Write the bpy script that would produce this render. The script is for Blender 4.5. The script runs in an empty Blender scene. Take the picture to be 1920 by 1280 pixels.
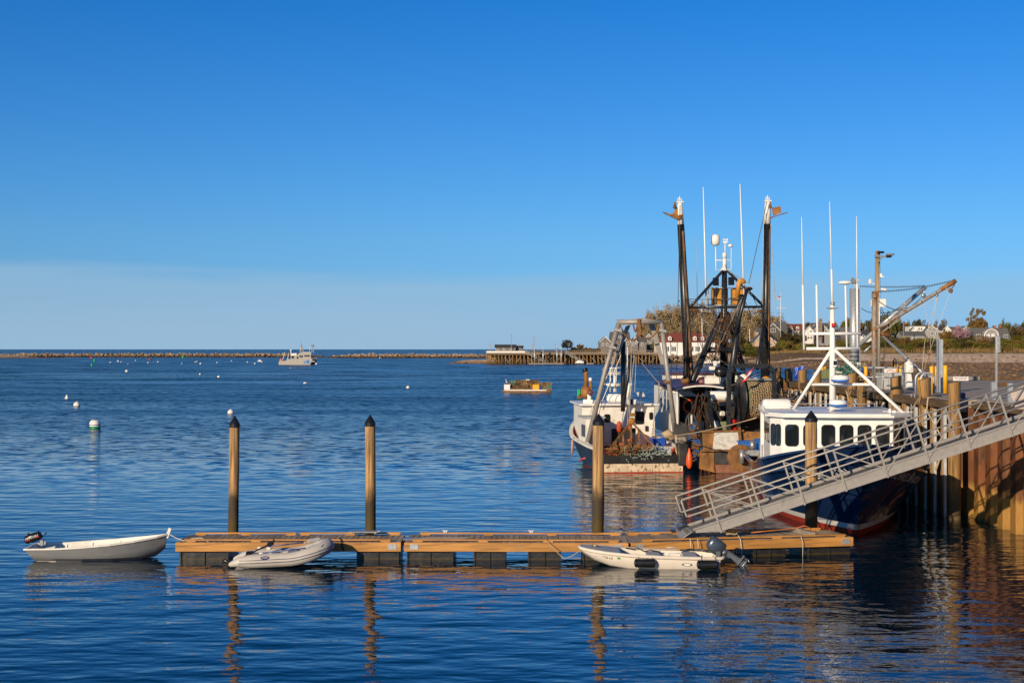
import bpy, math, random
from mathutils import Vector, Matrix
R = math.radians
PI = math.pi
S = bpy.context.scene
COL = S.collection
F, H, HY = 2666.7, 6.6, 654.5            # focal length in photo pixels, eye height above the water, horizon row

def P(px, py, Y): return Vector(((px - 960) * Y / F, Y, H - (py - HY) * Y / F))
def XX(px, Y): return (px - 960) * Y / F
def ZZ(py, Y): return H - (py - HY) * Y / F
def V(*a): return Vector(a)

# ------------------------------------------------------------------ objects
INV = {}
def tag(o, label=None, cat=None, group=None, kind=None):
    if label: o['label'] = label
    if cat: o['category'] = cat
    if group: o['group'] = group
    if kind: o['kind'] = kind
    return o

def thing(name, label, cat, loc=(0, 0, 0), rz=0.0, group=None):
    o = bpy.data.objects.new(name, None)
    COL.objects.link(o)
    o.empty_display_size = .3
    o.location = loc
    o.rotation_euler = (0, 0, rz)
    INV[o.name] = (Matrix.Translation(Vector(loc)) @ Matrix.Rotation(rz, 4, 'Z')).inverted()
    return tag(o, label, cat, group)

def copy_tree(o, parent=None):
    c = o.copy(); COL.objects.link(c)
    if parent: c.parent = parent
    for ch in list(o.children): copy_tree(ch, c)
    return c

class MB:
    """collects shapes, then links them as ONE mesh object"""
    def __init__(s, world=False):
        s.v, s.f, s.m, s.s = [], [], [], []
        s.cm = 0; s.w = world
    def add(s, vs, fs, smooth=False, m=None):
        o = len(s.v)
        s.v += [Vector(p) for p in vs]
        for f in fs:
            s.f.append([i + o for i in f]); s.m.append(s.cm if m is None else m); s.s.append(smooth)
        return s
    def box(s, c, size, rz=0, rot=None, bev=0):
        x, y, z = (k / 2 for k in size)
        M = rot if rot is not None else Matrix.Rotation(rz, 3, 'Z')
        c = Vector(c)
        if bev:
            b = min(bev, x * .49, y * .49, z * .49)
            pts = []
            for sz in (-1, 1):
                for (ix, iy, iz) in ((b, b, 0), (0, 0, b)) if sz < 0 else ((0, 0, b), (b, b, 0)):
                    X, Y, Zz = x - ix, y - iy, sz * (z - iz)
                    pts.append([(X - b, -Y), (X, -Y + b), (X, Y - b), (X - b, Y), (-X + b, Y), (-X, Y - b), (-X, -Y + b), (-X + b, -Y), Zz])
            vs, fs = [], []
            for r in pts:
                for q in r[:8]: vs.append(c + M @ Vector((q[0], q[1], r[8])))
            for k in range(3):
                for i in range(8):
                    j = (i + 1) % 8
                    fs.append([k * 8 + i, k * 8 + j, k * 8 + 8 + j, k * 8 + 8 + i])
            fs.append(list(range(7, -1, -1))); fs.append(list(range(24, 32)))
            return s.add(vs, fs)
        vs = [c + M @ Vector((a * x, b * y, d * z)) for d in (-1, 1) for b in (-1, 1) for a in (-1, 1)]
        return s.add(vs, [[0, 2, 3, 1], [4, 5, 7, 6], [0, 1, 5, 4], [2, 6, 7, 3], [0, 4, 6, 2], [1, 3, 7, 5]])
    def bx(s, x0, x1, y0, y1, z0, z1, bev=0):
        return s.box(((x0 + x1) / 2, (y0 + y1) / 2, (z0 + z1) / 2), (abs(x1 - x0), abs(y1 - y0), abs(z1 - z0)), bev=bev)
    def bar(s, p, q, w, h, up=(0, 0, 1)):
        p, q = Vector(p), Vector(q)
        d = (q - p).normalized(); u = Vector(up)
        a = d.cross(u)
        if a.length < 1e-4: a = d.cross(Vector((0, 1, 0)))
        a.normalize(); b = a.cross(d)
        vs = []
        for e in (p, q):
            for i, j in ((-1, -1), (1, -1), (1, 1), (-1, 1)): vs.append(e + a * (w / 2 * i) + b * (h / 2 * j))
        return s.add(vs, [[3, 2, 1, 0], [4, 5, 6, 7], [0, 1, 5, 4], [1, 2, 6, 5], [2, 3, 7, 6], [3, 0, 4, 7]])
    def tube(s, pts, r, n=8, cap=True, closed=False):
        pts = [Vector(p) for p in pts]
        k = len(pts)
        rs = list(r) if isinstance(r, (list, tuple)) else [r] * k
        tang = []
        for i in range(k):
            a = pts[(i - 1) % k] if (closed or i > 0) else pts[0]
            b = pts[(i + 1) % k] if (closed or i < k - 1) else pts[-1]
            t = (b - a)
            tang.append(t.normalized() if t.length > 1e-9 else Vector((0, 0, 1)))
        ref = Vector((0, 0, 1)) if abs(tang[0].z) < .9 else Vector((1, 0, 0))
        nrm = (ref - tang[0] * ref.dot(tang[0])).normalized()
        vs, fs = [], []
        for i in range(k):
            nrm = nrm - tang[i] * nrm.dot(tang[i])
            if nrm.length < 1e-6: nrm = tang[i].orthogonal()
            nrm.normalize()
            bi = tang[i].cross(nrm)
            for j in range(n):
                a = 2 * PI * j / n
                vs.append(pts[i] + (nrm * math.cos(a) + bi * math.sin(a)) * rs[i])
        for i in range(k if closed else k - 1):
            i2 = (i + 1) % k
            for j in range(n):
                j2 = (j + 1) % n
                fs.append([i * n + j, i * n + j2, i2 * n + j2, i2 * n + j])
        if cap and not closed:
            fs.append(list(range(n - 1, -1, -1))); fs.append([(k - 1) * n + j for j in range(n)])
        s.add(vs, fs, n > 5)
        return s
    def lathe(s, prof, c=(0, 0, 0), n=16, rot=None, smooth=True):
        c = Vector(c); M = rot if rot is not None else Matrix.Identity(3)
        vs, fs = [], []
        for (r, z) in prof:
            for j in range(n):
                a = 2 * PI * j / n
                vs.append(c + M @ Vector((r * math.cos(a), r * math.sin(a), z)))
        for i in range(len(prof) - 1):
            for j in range(n):
                j2 = (j + 1) % n
                fs.append([i * n + j, i * n + j2, (i + 1) * n + j2, (i + 1) * n + j])
        if prof[0][0] > 1e-4: fs.append(list(range(n - 1, -1, -1)))
        if prof[-1][0] > 1e-4: fs.append([(len(prof) - 1) * n + j for j in range(n)])
        return s.add(vs, fs, smooth)
    def ball(s, c, r, sc=(1, 1, 1), n=14, k=8):
        vs, fs = [], []
        for i in range(k + 1):
            t = PI * i / k
            for j in range(n):
                a = 2 * PI * j / n
                vs.append((c[0] + r * sc[0] * math.sin(t) * math.cos(a), c[1] + r * sc[1] * math.sin(t) * math.sin(a), c[2] + r * sc[2] * math.cos(t)))
        for i in range(k):
            for j in range(n):
                j2 = (j + 1) % n
                fs.append([i * n + j, (i + 1) * n + j, (i + 1) * n + j2, i * n + j2])
        return s.add(vs, fs, True)
    def prism(s, pts, ext):
        pts = [Vector(p) for p in pts]; e = Vector(ext); n = len(pts)
        vs = pts + [p + e for p in pts]
        fs = [list(range(n - 1, -1, -1)), list(range(n, 2 * n))] + [[i, (i + 1) % n, n + (i + 1) % n, n + i] for i in range(n)]
        return s.add(vs, fs)
    def grid(s, rows, smooth=True, mfun=None):
        k, n = len(rows), len(rows[0])
        vs = [p for r in rows for p in r]
        for i in range(k - 1): pass
        o = len(s.v)
        s.v += [Vector(p) for p in vs]
        for i in range(k - 1):
            for j in range(n - 1):
                s.f.append([o + i * n + j, o + i * n + j + 1, o + (i + 1) * n + j + 1, o + (i + 1) * n + j])
                s.m.append(mfun(i, j) if mfun else s.cm); s.s.append(smooth)
        return s
    def build(s, name, mats, parent=None, label=None, loc=None):
        me = bpy.data.meshes.new(name)
        vs = s.v
        if s.w and parent is not None:
            r = parent
            while r.parent: r = r.parent
            I = INV[r.name]
            vs = [I @ p for p in vs]
        if loc is not None:
            L = Vector(loc); vs = [p - L for p in vs]
        me.from_pydata([tuple(p) for p in vs], [], s.f)
        if not isinstance(mats, (list, tuple)): mats = [mats]
        for m in mats: me.materials.append(m)
        me.polygons.foreach_set('material_index', s.m)
        me.polygons.foreach_set('use_smooth', s.s)
        me.update()
        o = bpy.data.objects.new(name, me)
        COL.objects.link(o)
        if loc is not None: o.location = loc
        if parent is not None: o.parent = parent
        if label: o['label'] = label
        return o

def W(): return MB(True)

def solo(mb, name, mat, label, cat, group=None, loc=None):
    """a thing that is one mesh, origin at its base"""
    if loc is None:
        n = len(mb.v)
        loc = Vector((sum(p.x for p in mb.v) / n, sum(p.y for p in mb.v) / n, min(p.z for p in mb.v)))
    return tag(mb.build(name, mat, None, loc=loc), label, cat, group)

def sag(p, q, d, n=8):
    p, q = Vector(p), Vector(q)
    return [p.lerp(q, i / n) - Vector((0, 0, d * 4 * (i / n) * (1 - i / n))) for i in range(n + 1)]

def text_verts(s, size=1.0, shear=0.0):
    c = bpy.data.curves.new('text', 'FONT'); c.body = s; c.size = size; c.shear = shear; c.resolution_u = 3
    o = bpy.data.objects.new('text', c); COL.objects.link(o)
    bpy.context.view_layer.update()
    me = bpy.data.meshes.new_from_object(o.evaluated_get(bpy.context.evaluated_depsgraph_get()))
    vs = [v.co.copy() for v in me.vertices]; fs = [list(p.vertices) for p in me.polygons]
    bpy.data.objects.remove(o); bpy.data.curves.remove(c); bpy.data.meshes.remove(me)
    return vs, fs

# ------------------------------------------------------------------ materials
def srgb(r, g, b):
    f = lambda c: (c / 255 / 12.92) if c <= 10 else ((c / 255 + .055) / 1.055) ** 2.4
    return (f(r), f(g), f(b))

class NT:
    def __init__(s, tree): s.t = tree; s.n = tree.nodes; s.l = tree.links
    def new(s, typ, **kw):
        n = s.n.new('ShaderNode' + typ)
        for k, v in kw.items():
            if hasattr(n, k): setattr(n, k, v)
        return n
    def link(s, a, b): s.l.new(a, b)
    def math(s, op, a, b=None, clamp=False):
        n = s.new('Math', operation=op); n.use_clamp = clamp
        for i, x in enumerate((a, b)):
            if x is None: continue
            if isinstance(x, (int, float)): n.inputs[i].default_value = x
            else: s.link(x, n.inputs[i])
        return n.outputs[0]
    def mix(s, fac, a, b, mode='MIX'):
        n = s.n.new('ShaderNodeMix'); n.data_type = 'RGBA'; n.blend_type = mode
        for i, x in ((0, fac), (6, a), (7, b)):
            if isinstance(x, (int, float)): n.inputs[i].default_value = x
            elif isinstance(x, tuple): n.inputs[i].default_value = (*x[:3], 1)
            else: s.link(x, n.inputs[i])
        return n.outputs[2]
    def ramp(s, x, a, b, lo=0.0, hi=1.0):
        n = s.n.new('ShaderNodeMapRange'); n.interpolation_type = 'SMOOTHSTEP'
        s.link(x, n.inputs[0])
        n.inputs[1].default_value = a; n.inputs[2].default_value = b; n.inputs[3].default_value = lo; n.inputs[4].default_value = hi
        return n.outputs[0]
    def noise(s, co, scale, stretch=(1, 1, 1), detail=4, rough=.55, off=0):
        m = s.n.new('ShaderNodeMapping'); m.inputs['Scale'].default_value = stretch
        m.inputs['Location'].default_value = (off, off * 1.7, off * .6)
        s.link(co, m.inputs[0])
        n = s.n.new('ShaderNodeTexNoise'); n.inputs['Scale'].default_value = scale
        n.inputs['Detail'].default_value = detail; n.inputs['Roughness'].default_value = rough
        s.link(m.outputs[0], n.inputs['Vector'])
        return n.outputs[0]

def mat(name, col, rough=.6, metal=0., var=.15, vs=3., st=(1, 1, 1), stain=None, isl=0., bump=0., bs=12., bst=None,
        tide=None, coat=0., spec=.5, thin=0.):
    """procedural material: base colour with soft variation, optional stains (colour, threshold, scale, stretch),
    per-piece variation, bump and a tide mark (height, colour, blur)"""
    m = bpy.data.materials.new(name); m.use_nodes = True
    t = NT(m.node_tree); b = t.n['Principled BSDF']
    tc = t.new('TexCoord'); co = tc.outputs['Object']
    geo = t.new('NewGeometry')
    c = t.mix(t.ramp(t.noise(co, vs, st), .3, .7), tuple(k * (1 - var) for k in col), tuple(min(k * (1 + var), .95) for k in col))
    if stain:
        for i, (sc, th, ss, sst) in enumerate(stain):
            f = t.ramp(t.noise(co, ss, sst, 6, .6, 3.1 + i * 5), th, th + .14)
            c = t.mix(f, c, sc)
    if isl:
        r = t.math('MULTIPLY_ADD', geo.outputs['Random Per Island'], 2 * isl); t.n[-1].inputs[2].default_value = 1 - isl
        hs = t.new('HueSaturation'); t.link(r, hs.inputs['Value']); t.link(c, hs.inputs['Color']); c = hs.outputs[0]
    if tide:
        for i, (z, tcol, blur) in enumerate(tide):
            sep = t.new('SeparateXYZ'); t.link(geo.outputs['Position'], sep.inputs[0])
            zz = t.math('ADD', sep.outputs[2], t.math('MULTIPLY', t.math('SUBTRACT', t.noise(geo.outputs['Position'], 2.2, (1.6, 1.6, .5), 4, .6, i * 4), .5), min(1.3, blur * 4)))
            c = t.mix(t.ramp(zz, z + blur, z - blur), c, t.mix(t.noise(co, 9, (1, 1, .4)), tuple(k * .7 for k in tcol), tuple(k * 1.25 for k in tcol)))
    t.link(c, b.inputs['Base Color'])
    b.inputs['Roughness'].default_value = rough; b.inputs['Metallic'].default_value = metal
    b.inputs['Coat Weight'].default_value = coat; b.inputs['Specular IOR Level'].default_value = spec
    if bump:
        bn = t.new('Bump'); bn.inputs['Strength'].default_value = .6; bn.inputs['Distance'].default_value = bump
        t.link(t.noise(co, bs, bst or st, 5), bn.inputs['Height']); t.link(bn.outputs[0], b.inputs['Normal'])
    return m

def leafmat(name, col, col2):
    m = bpy.data.materials.new(name); m.use_nodes = True
    t = NT(m.node_tree); b = t.n['Principled BSDF']
    geo = t.new('NewGeometry'); tc = t.new('TexCoord')
    c = t.mix(t.ramp(t.math('ADD', t.math('MULTIPLY', geo.outputs['Random Per Island'], .5), t.math('MULTIPLY', t.noise(tc.outputs['Object'], .7), .6)), .25, .85), col, col2)
    t.link(c, b.inputs['Base Color']); b.inputs['Roughness'].default_value = .75; b.inputs['Specular IOR Level'].default_value = .2
    return m

RUST = srgb(120, 66, 25); RUST2 = srgb(150, 92, 35)
MT = {}
def defmats():
    g = MT
    g['white'] = mat('white_paint', (.78, .77, .74), .35, var=.05, stain=[((.5, .4, .28), .66, 3, (1, 1, .3))])
    g['white_clean'] = mat('clean_white_paint', (.82, .82, .8), .25, var=.03)
    g['white_old'] = mat('weathered_white_paint', (.74, .72, .67), .5, var=.08, stain=[((.36, .22, .1), .62, 4, (1, 1, .25)), ((.45, .4, .33), .6, 2, (1, 1, .5))])
    g['cream'] = mat('cream_paint', (.75, .68, .55), .5, var=.06)
    g['black_iron'] = mat('black_painted_steel', (.018, .019, .021), .35, var=.4, vs=5, stain=[((.12, .055, .02), .68, 4, (1, 1, .3))])
    g['black'] = mat('black_plastic', (.012, .012, .014), .3, var=.3)
    g['rubber'] = mat('black_rubber', (.015, .015, .016), .5, var=.3)
    g['alu'] = mat('grey_aluminium', (.36, .345, .33), .5, .25, var=.07, vs=6, stain=[((.25, .235, .22), .6, 2.5, (1, 1, .4))])
    g['steel_pale'] = mat('pale_grey_steel', (.52, .55, .58), .5, .1, var=.12, vs=4, stain=[((.3, .25, .18), .62, 3, (1, 1, .25))])
    g['galv'] = mat('galvanised_steel', (.42, .45, .48), .45, .5, var=.15, vs=9)
    g['steel'] = mat('dull_steel', (.36, .36, .35), .4, .6, var=.15, vs=8, stain=[((.2, .1, .04), .68, 5, (1, 1, 1))])
    g['rust'] = mat('rusty_steel', (.17, .075, .022), .75, .1, var=.35, vs=3, stain=[((.27, .135, .04), .5, 4, (1, 1, .5)), ((.05, .028, .015), .6, 6, (1, 1, .4))], bump=.01)
    g['nest_orange'] = mat('orange_painted_steel', (.50, .22, .03), .6, var=.2, vs=3, stain=[((.2, .08, .02), .6, 4, (1, 1, .5))])
    g['rust_dark'] = mat('dark_rusty_chain', (.07, .032, .012), .8, .1, var=.4, vs=5)
    g['rust_orange'] = mat('orange_rusty_steel', (.30, .13, .028), .65, .05, var=.25, vs=3, stain=[((.2, .08, .02), .58, 5, (1, 1, .6))])
    g['rust_plate'] = mat('rust_stained_plate', (.25, .115, .03), .6, .1, var=.35, vs=2, stain=[((.10, .045, .014), .52, 3, (1, 1, .35)), ((.04, .03, .02), .62, 5, (1, 1, .4))])
    g['silver_plate'] = mat('scraped_silver_plate', (.7, .68, .64), .4, .3, var=.15, vs=5, stain=[((.25, .2, .15), .56, 6, (.4, .4, 1.4)), ((.36, .18, .06), .63, 5, (1.3, 1, .4))])
    g['wood_new'] = mat('golden_timber', (.44, .215, .055), .62, var=.28, vs=2.2, st=(.25, 3, 3), stain=[((.24, .11, .032), .53, 2.5, (.3, 2, 5)), ((.12, .055, .018), .66, 6, (.8, 1, 1.5)), ((.30, .22, .14), .58, 1.1, (.35, 1, 1)), ((.10, .045, .015), .68, 3.5, (1, 1, 1))], isl=.14, bump=.004, bs=20, bst=(.1, 2, 2))
    g['wood_deck'] = mat('weathered_deck_plank', (.30, .24, .18), .75, var=.2, vs=4, st=(3, .3, 1), isl=.3, stain=[((.11, .09, .075), .58, 5, (2, .4, 1)), ((.42, .40, .36), .70, 4, (1, 1, 1))], bump=.003, bs=25, bst=(3, .2, 1))
    g['pile'] = mat('weathered_pile_timber', (.36, .215, .09), .8, var=.45, vs=5, st=(2.2, 2.2, .12), stain=[((.12, .075, .04), .53, 5, (2.2, 2.2, .10)), ((.30, .25, .19), .56, 1.4, (1, 1, .35)), ((.46, .26, .09), .62, 3, (1, 1, .2))], bump=.015, bs=9, bst=(3, 3, .12),
                     tide=[(1.85, (.05, .036, .018), .3), (.95, (.075, .05, .010), .25)])
    g['pile_pier'] = mat('pier_pile_timber', (.27, .15, .052), .8, var=.35, vs=4, st=(2.2, 2.2, .15), isl=.2, stain=[((.09, .06, .018), .52, 5, (2, 2, .15)), ((.28, .165, .06), .62, 3, (1, 1, .3))], bump=.02, bs=8, bst=(3, 3, .15),
                     tide=[(1.0, (.12, .085, .04), .5)])
    g['timber'] = mat('dark_pier_timber', (.11, .065, .03), .85, var=.3, vs=3, st=(1, .3, 2), isl=.15, stain=[((.17, .13, .03), .56, 3, (1, 1, 1))], bump=.015)
    g['pole'] = mat('wooden_pole', (.30, .2, .1), .8, var=.3, vs=4, st=(2, 2, .1), stain=[((.16, .1, .05), .57, 5, (2, 2, .1))])
    g['grey_wood'] = mat('grey_wood', (.27, .23, .19), .8, var=.2, vs=3, st=(.4, 2, 2))
    g['float'] = mat('black_dock_float', (.016, .017, .019), .42, var=.35, vs=4, bump=.03, bs=3, tide=[(.05, (.05, .034, .012), .03)])
    g['navy'] = mat('navy_hull_paint', (.010, .026, .085), .14, var=.1, coat=.4)
    g['navy_dull'] = mat('faded_navy_hull_paint', (.02, .03, .045), .4, var=.25, stain=[((.08, .07, .06), .66, 3, (.3, 1, 1)), ((.1, .05, .02), .7, 6, (1, 1, .2))])
    g['red_bottom'] = mat('red_bottom_paint', (.45, .05, .018), .55, var=.2)
    g['brown_bottom'] = mat('brown_bottom_paint', (.22, .09, .05), .6, var=.2, stain=[((.12, .06, .03), .6, 4, (1, 1, 1))])
    g['dark_hull'] = mat('dark_worn_hull', (.035, .035, .036), .5, var=.4, vs=2, stain=[((.16, .085, .035), .6, 3, (1, 1, .3)), ((.2, .2, .2), .68, 3, (1, 1, 1))])
    g['grey_hull'] = mat('grey_hull_paint', (.19, .20, .215), .5, var=.06, stain=[((.27, .28, .29), .6, 5, (.35, 1, 1.3))])  # lighter streaks imitate sunlight rippling up off the water, not staining
    g['black_band'] = mat('black_rubber_band', (.014, .014, .016), .55, var=.4, stain=[((.07, .06, .05), .63, 3, (.4, 1, 1))])
    g['peeling'] = mat('peeling_white_paint', (.62, .5, .36), .6, var=.15, stain=[((.16, .09, .04), .52, 7, (1.2, 1, .7)), ((.75, .7, .6), .62, 6, (1, 1, 1))])
    g['glass'] = mat('dark_window_glass', (.012, .015, .017), .05, var=.3, vs=2, spec=.7, stain=[((.06, .065, .06), .56, 1.3, (1, 1, .5))])  # lighter patches painted in to hint at the room behind, not staining
    g['gallows'] = mat('grey_gallows_steel', (.30, .28, .26), .5, .2, var=.12, vs=6, stain=[((.2, .17, .15), .6, 2.5, (1, 1, .4)), ((.2, .1, .04), .7, 4, (1, 1, .6))])
    g['glass_house'] = mat('house_window_glass', (.05, .06, .08), .15, var=.3)
    g['pvc'] = mat('light_grey_hypalon', (.48, .455, .43), .45, var=.05)
    g['grey_paint'] = mat('light_grey_deck_paint', (.38, .41, .44), .5, var=.06)
    g['gel'] = mat('cream_gelcoat', (.76, .70, .62), .3, var=.04, stain=[((.6, .48, .35), .66, 4, (.4, 1, 1))])
    g['fender_rail'] = mat('scuffed_rub_rail', (.68, .62, .55), .55, var=.06, stain=[((.3, .16, .08), .6, 9, (.6, 1, 1))])
    g['motor_grey'] = mat('outboard_grey', (.055, .075, .10), .22, .3, var=.1, coat=.3)
    g['motor_leg'] = mat('outboard_leg_grey', (.14, .16, .19), .35, .3, var=.15)
    g['blue'] = mat('blue_plastic', (.01, .07, .42), .4, var=.15)
    g['blue_tub'] = mat('light_blue_plastic', (.03, .16, .55), .45, var=.15)
    g['blue_rust'] = mat('blue_paint_over_rust', (.02, .08, .24), .55, var=.3, stain=[((.16, .07, .02), .56, 4, (1, 1, .7))])
    g['grey_tub'] = mat('grey_plastic', (.42, .43, .43), .5, var=.08)
    g['orange'] = mat('orange_float_plastic', (.75, .09, .015), .4, var=.1)
    g['yellow'] = mat('yellow_bollard_paint', (.78, .40, .015), .4, var=.08, stain=[((.45, .2, .02), .68, 4, (1, 1, .4))])
    g['yellow_old'] = mat('worn_yellow_steel', (.5, .24, .02), .5, var=.2, stain=[((.2, .09, .02), .6, 4, (1, 1, .5))])
    g['maroon'] = mat('faded_maroon_paint', (.10, .03, .04), .4, var=.4, vs=2, stain=[((.25, .2, .2), .66, 2, (1, 1, 1))])
    g['net'] = mat('net_twine', (.30, .22, .13), .9, var=.4, vs=12, isl=.2)
    g['net_green'] = mat('green_net_twine', (.15, .18, .09), .9, var=.3, vs=12)
    g['net_dark'] = mat('dark_net_core', (.075, .055, .034), .95, var=.5, vs=20, bump=.05, bs=25)
    g['rope'] = mat('tan_rope', (.42, .32, .2), .9, var=.2, vs=20)
    g['rope_pale'] = mat('pale_rope', (.55, .5, .42), .9, var=.2, vs=20)
    g['rope_grey'] = mat('grey_green_rope', (.25, .30, .27), .9, var=.4, vs=20)
    g['wire'] = mat('steel_wire', (.05, .045, .04), .6, .3, var=.3)
    g['wire_pale'] = mat('pale_wire', (.35, .33, .3), .6, .2, var=.2)
    g['plywood'] = mat('plywood', (.62, .5, .34), .5, var=.1, vs=3, st=(.4, 3, 1))
    g['green_buoy'] = mat('green_buoy_paint', (.005, .42, .12), .45, var=.15)
    g['buoy_green'] = mat('buoy_green_band', (.0, .2, .1), .4, var=.1)
    g['buoy_blue'] = mat('buoy_blue_band', (.08, .11, .25), .4, var=.1)
    g['buoy_rust'] = mat('weedy_waterline', (.25, .11, .03), .8, var=.3)
    g['red'] = mat('red_plastic', (.5, .02, .015), .35, var=.1)
    g['teal'] = mat('teal_wire', (.02, .13, .11), .6, var=.3)
    g['tan_wire'] = mat('tan_trap_wire', (.33, .2, .08), .7, var=.3)
    g['logo_navy'] = mat('navy_decal', (.02, .02, .10), .4, var=.05)
    g['letter_white'] = mat('white_lettering', (.8, .8, .78), .4, var=.03)
    g['letter_black'] = mat('black_lettering', (.02, .02, .02), .4, var=.03)
    g['screen_grey'] = mat('pale_panel', (.55, .56, .6), .3, var=.04)
    g['hose'] = mat('orange_rope', (.5, .17, .06), .8, var=.15)
    g['lens'] = mat('lamp_glass', (.3, .3, .28), .15, var=.1)
    g['grate'] = mat('metal_grating', (.17, .165, .16), .6, .4, var=.15)
    g['cat_hull'] = mat('grey_vessel_aluminium', (.34, .325, .30), .5, .1, var=.1, stain=[((.45, .36, .27), .6, 1, (.4, 1, 1))])
    g['dark_fill'] = mat('dark_shade_and_gear', (.02, .018, .016), .8, var=.4)  # near black; its tone stands in for shade inside openings, also dark gear
defmats()
# elevation (deg), colour wanted there, what the plain sky model gives
SKYSTOPS = [(0.3, (124, 178, 222), (216, 209, 170)), (2, (124, 184, 226), (216, 226, 199)), (4.4, (108, 180, 233), (193, 219, 214)), (6.5, (88, 166, 235), (173, 205, 218)),
            (9.7, (64, 147, 227), (151, 187, 212)), (13.8, (38, 126, 211), (131, 166, 198)), (20, (14, 92, 160), (111, 144, 179)), (30, (9, 73, 128), (91, 119, 153)), (45, (8, 58, 104), (72, 96, 127))]
BANK = srgb(156, 189, 215)
# ------------------------------------------------------------------ camera, light, sky
cam = bpy.data.cameras.new('camera'); cam.lens = 50; cam.sensor_width = 36; cam.clip_end = 80000; cam.clip_start = .5
cam.shift_y = 14.5 / 1920
co_ = bpy.data.objects.new('camera', cam); COL.objects.link(co_)
co_.location = (0, 0, H); co_.rotation_euler = (R(90), 0, 0)
S.camera = co_
SUN_EL, SUN_AZ = R(17), R(212)                      # low sun behind the left shoulder
sdir = Vector((math.sin(SUN_AZ) * math.cos(SUN_EL), math.cos(SUN_AZ) * math.cos(SUN_EL), math.sin(SUN_EL)))
sl = bpy.data.lights.new('sun', 'SUN'); sl.energy = 5; sl.angle = R(.5); sl.color = (1, .79, .53)
so = bpy.data.objects.new('sun', sl); COL.objects.link(so); so.rotation_euler = (-sdir).to_track_quat('-Z', 'Y').to_euler()
so.location = (-30, -40, 30)
w = bpy.data.worlds.new('World'); S.world = w; w.use_nodes = True
t = NT(w.node_tree)
bg = t.n['Background']
sky = t.new('TexSky', sky_type='NISHITA'); sky.sun_disc = False; sky.sun_elevation = SUN_EL; sky.sun_rotation = SUN_AZ
sky.altitude = 0; sky.air_density = 1.0; sky.dust_density = .3; sky.ozone_density = 2.2
tc = t.new('TexCoord'); sep = t.new('SeparateXYZ'); t.link(tc.outputs['Generated'], sep.inputs[0])
z = sep.outputs[2]
# clear evening air: deeper blue aloft than the plain model
cr = t.new('ValToRGB'); el = cr.color_ramp.elements
for i, (e_, want, has) in enumerate(SKYSTOPS):
    tc_ = [a_ / b_ / 1.5 for a_, b_ in zip(srgb(*want), srgb(*has))]
    q = el[i] if i < 2 else el.new(1)
    q.position = math.sin(R(e_)) / .75; q.color = (*tc_, 1)
t.link(t.math('DIVIDE', z, .75), cr.inputs[0])
c = t.mix(1.0, sky.outputs[0], cr.outputs[0], 'MULTIPLY')
# a long thin bank of haze lying over the sea
n1 = t.noise(tc.outputs['Generated'], 2.2, (1, 1, 14), 6, .6)
edge = t.math('ADD', z, t.math('MULTIPLY', t.math('SUBTRACT', n1, .5), .045))
side = t.ramp(sep.outputs[0], .4, -.12, .5, .95)
bank = t.math('MULTIPLY', t.math('ADD', t.ramp(edge, .062, .045, 0, .6), t.ramp(edge, .05, .0, 0, .3)), side)
c = t.mix(bank, c, tuple(k / .15 for k in BANK))
t.link(c, bg.inputs[0]); bg.inputs[1].default_value = .15
S.view_settings.view_transform = 'Standard'; S.view_settings.look = 'None'; S.view_settings.exposure = 0; S.view_settings.gamma = 1

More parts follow.
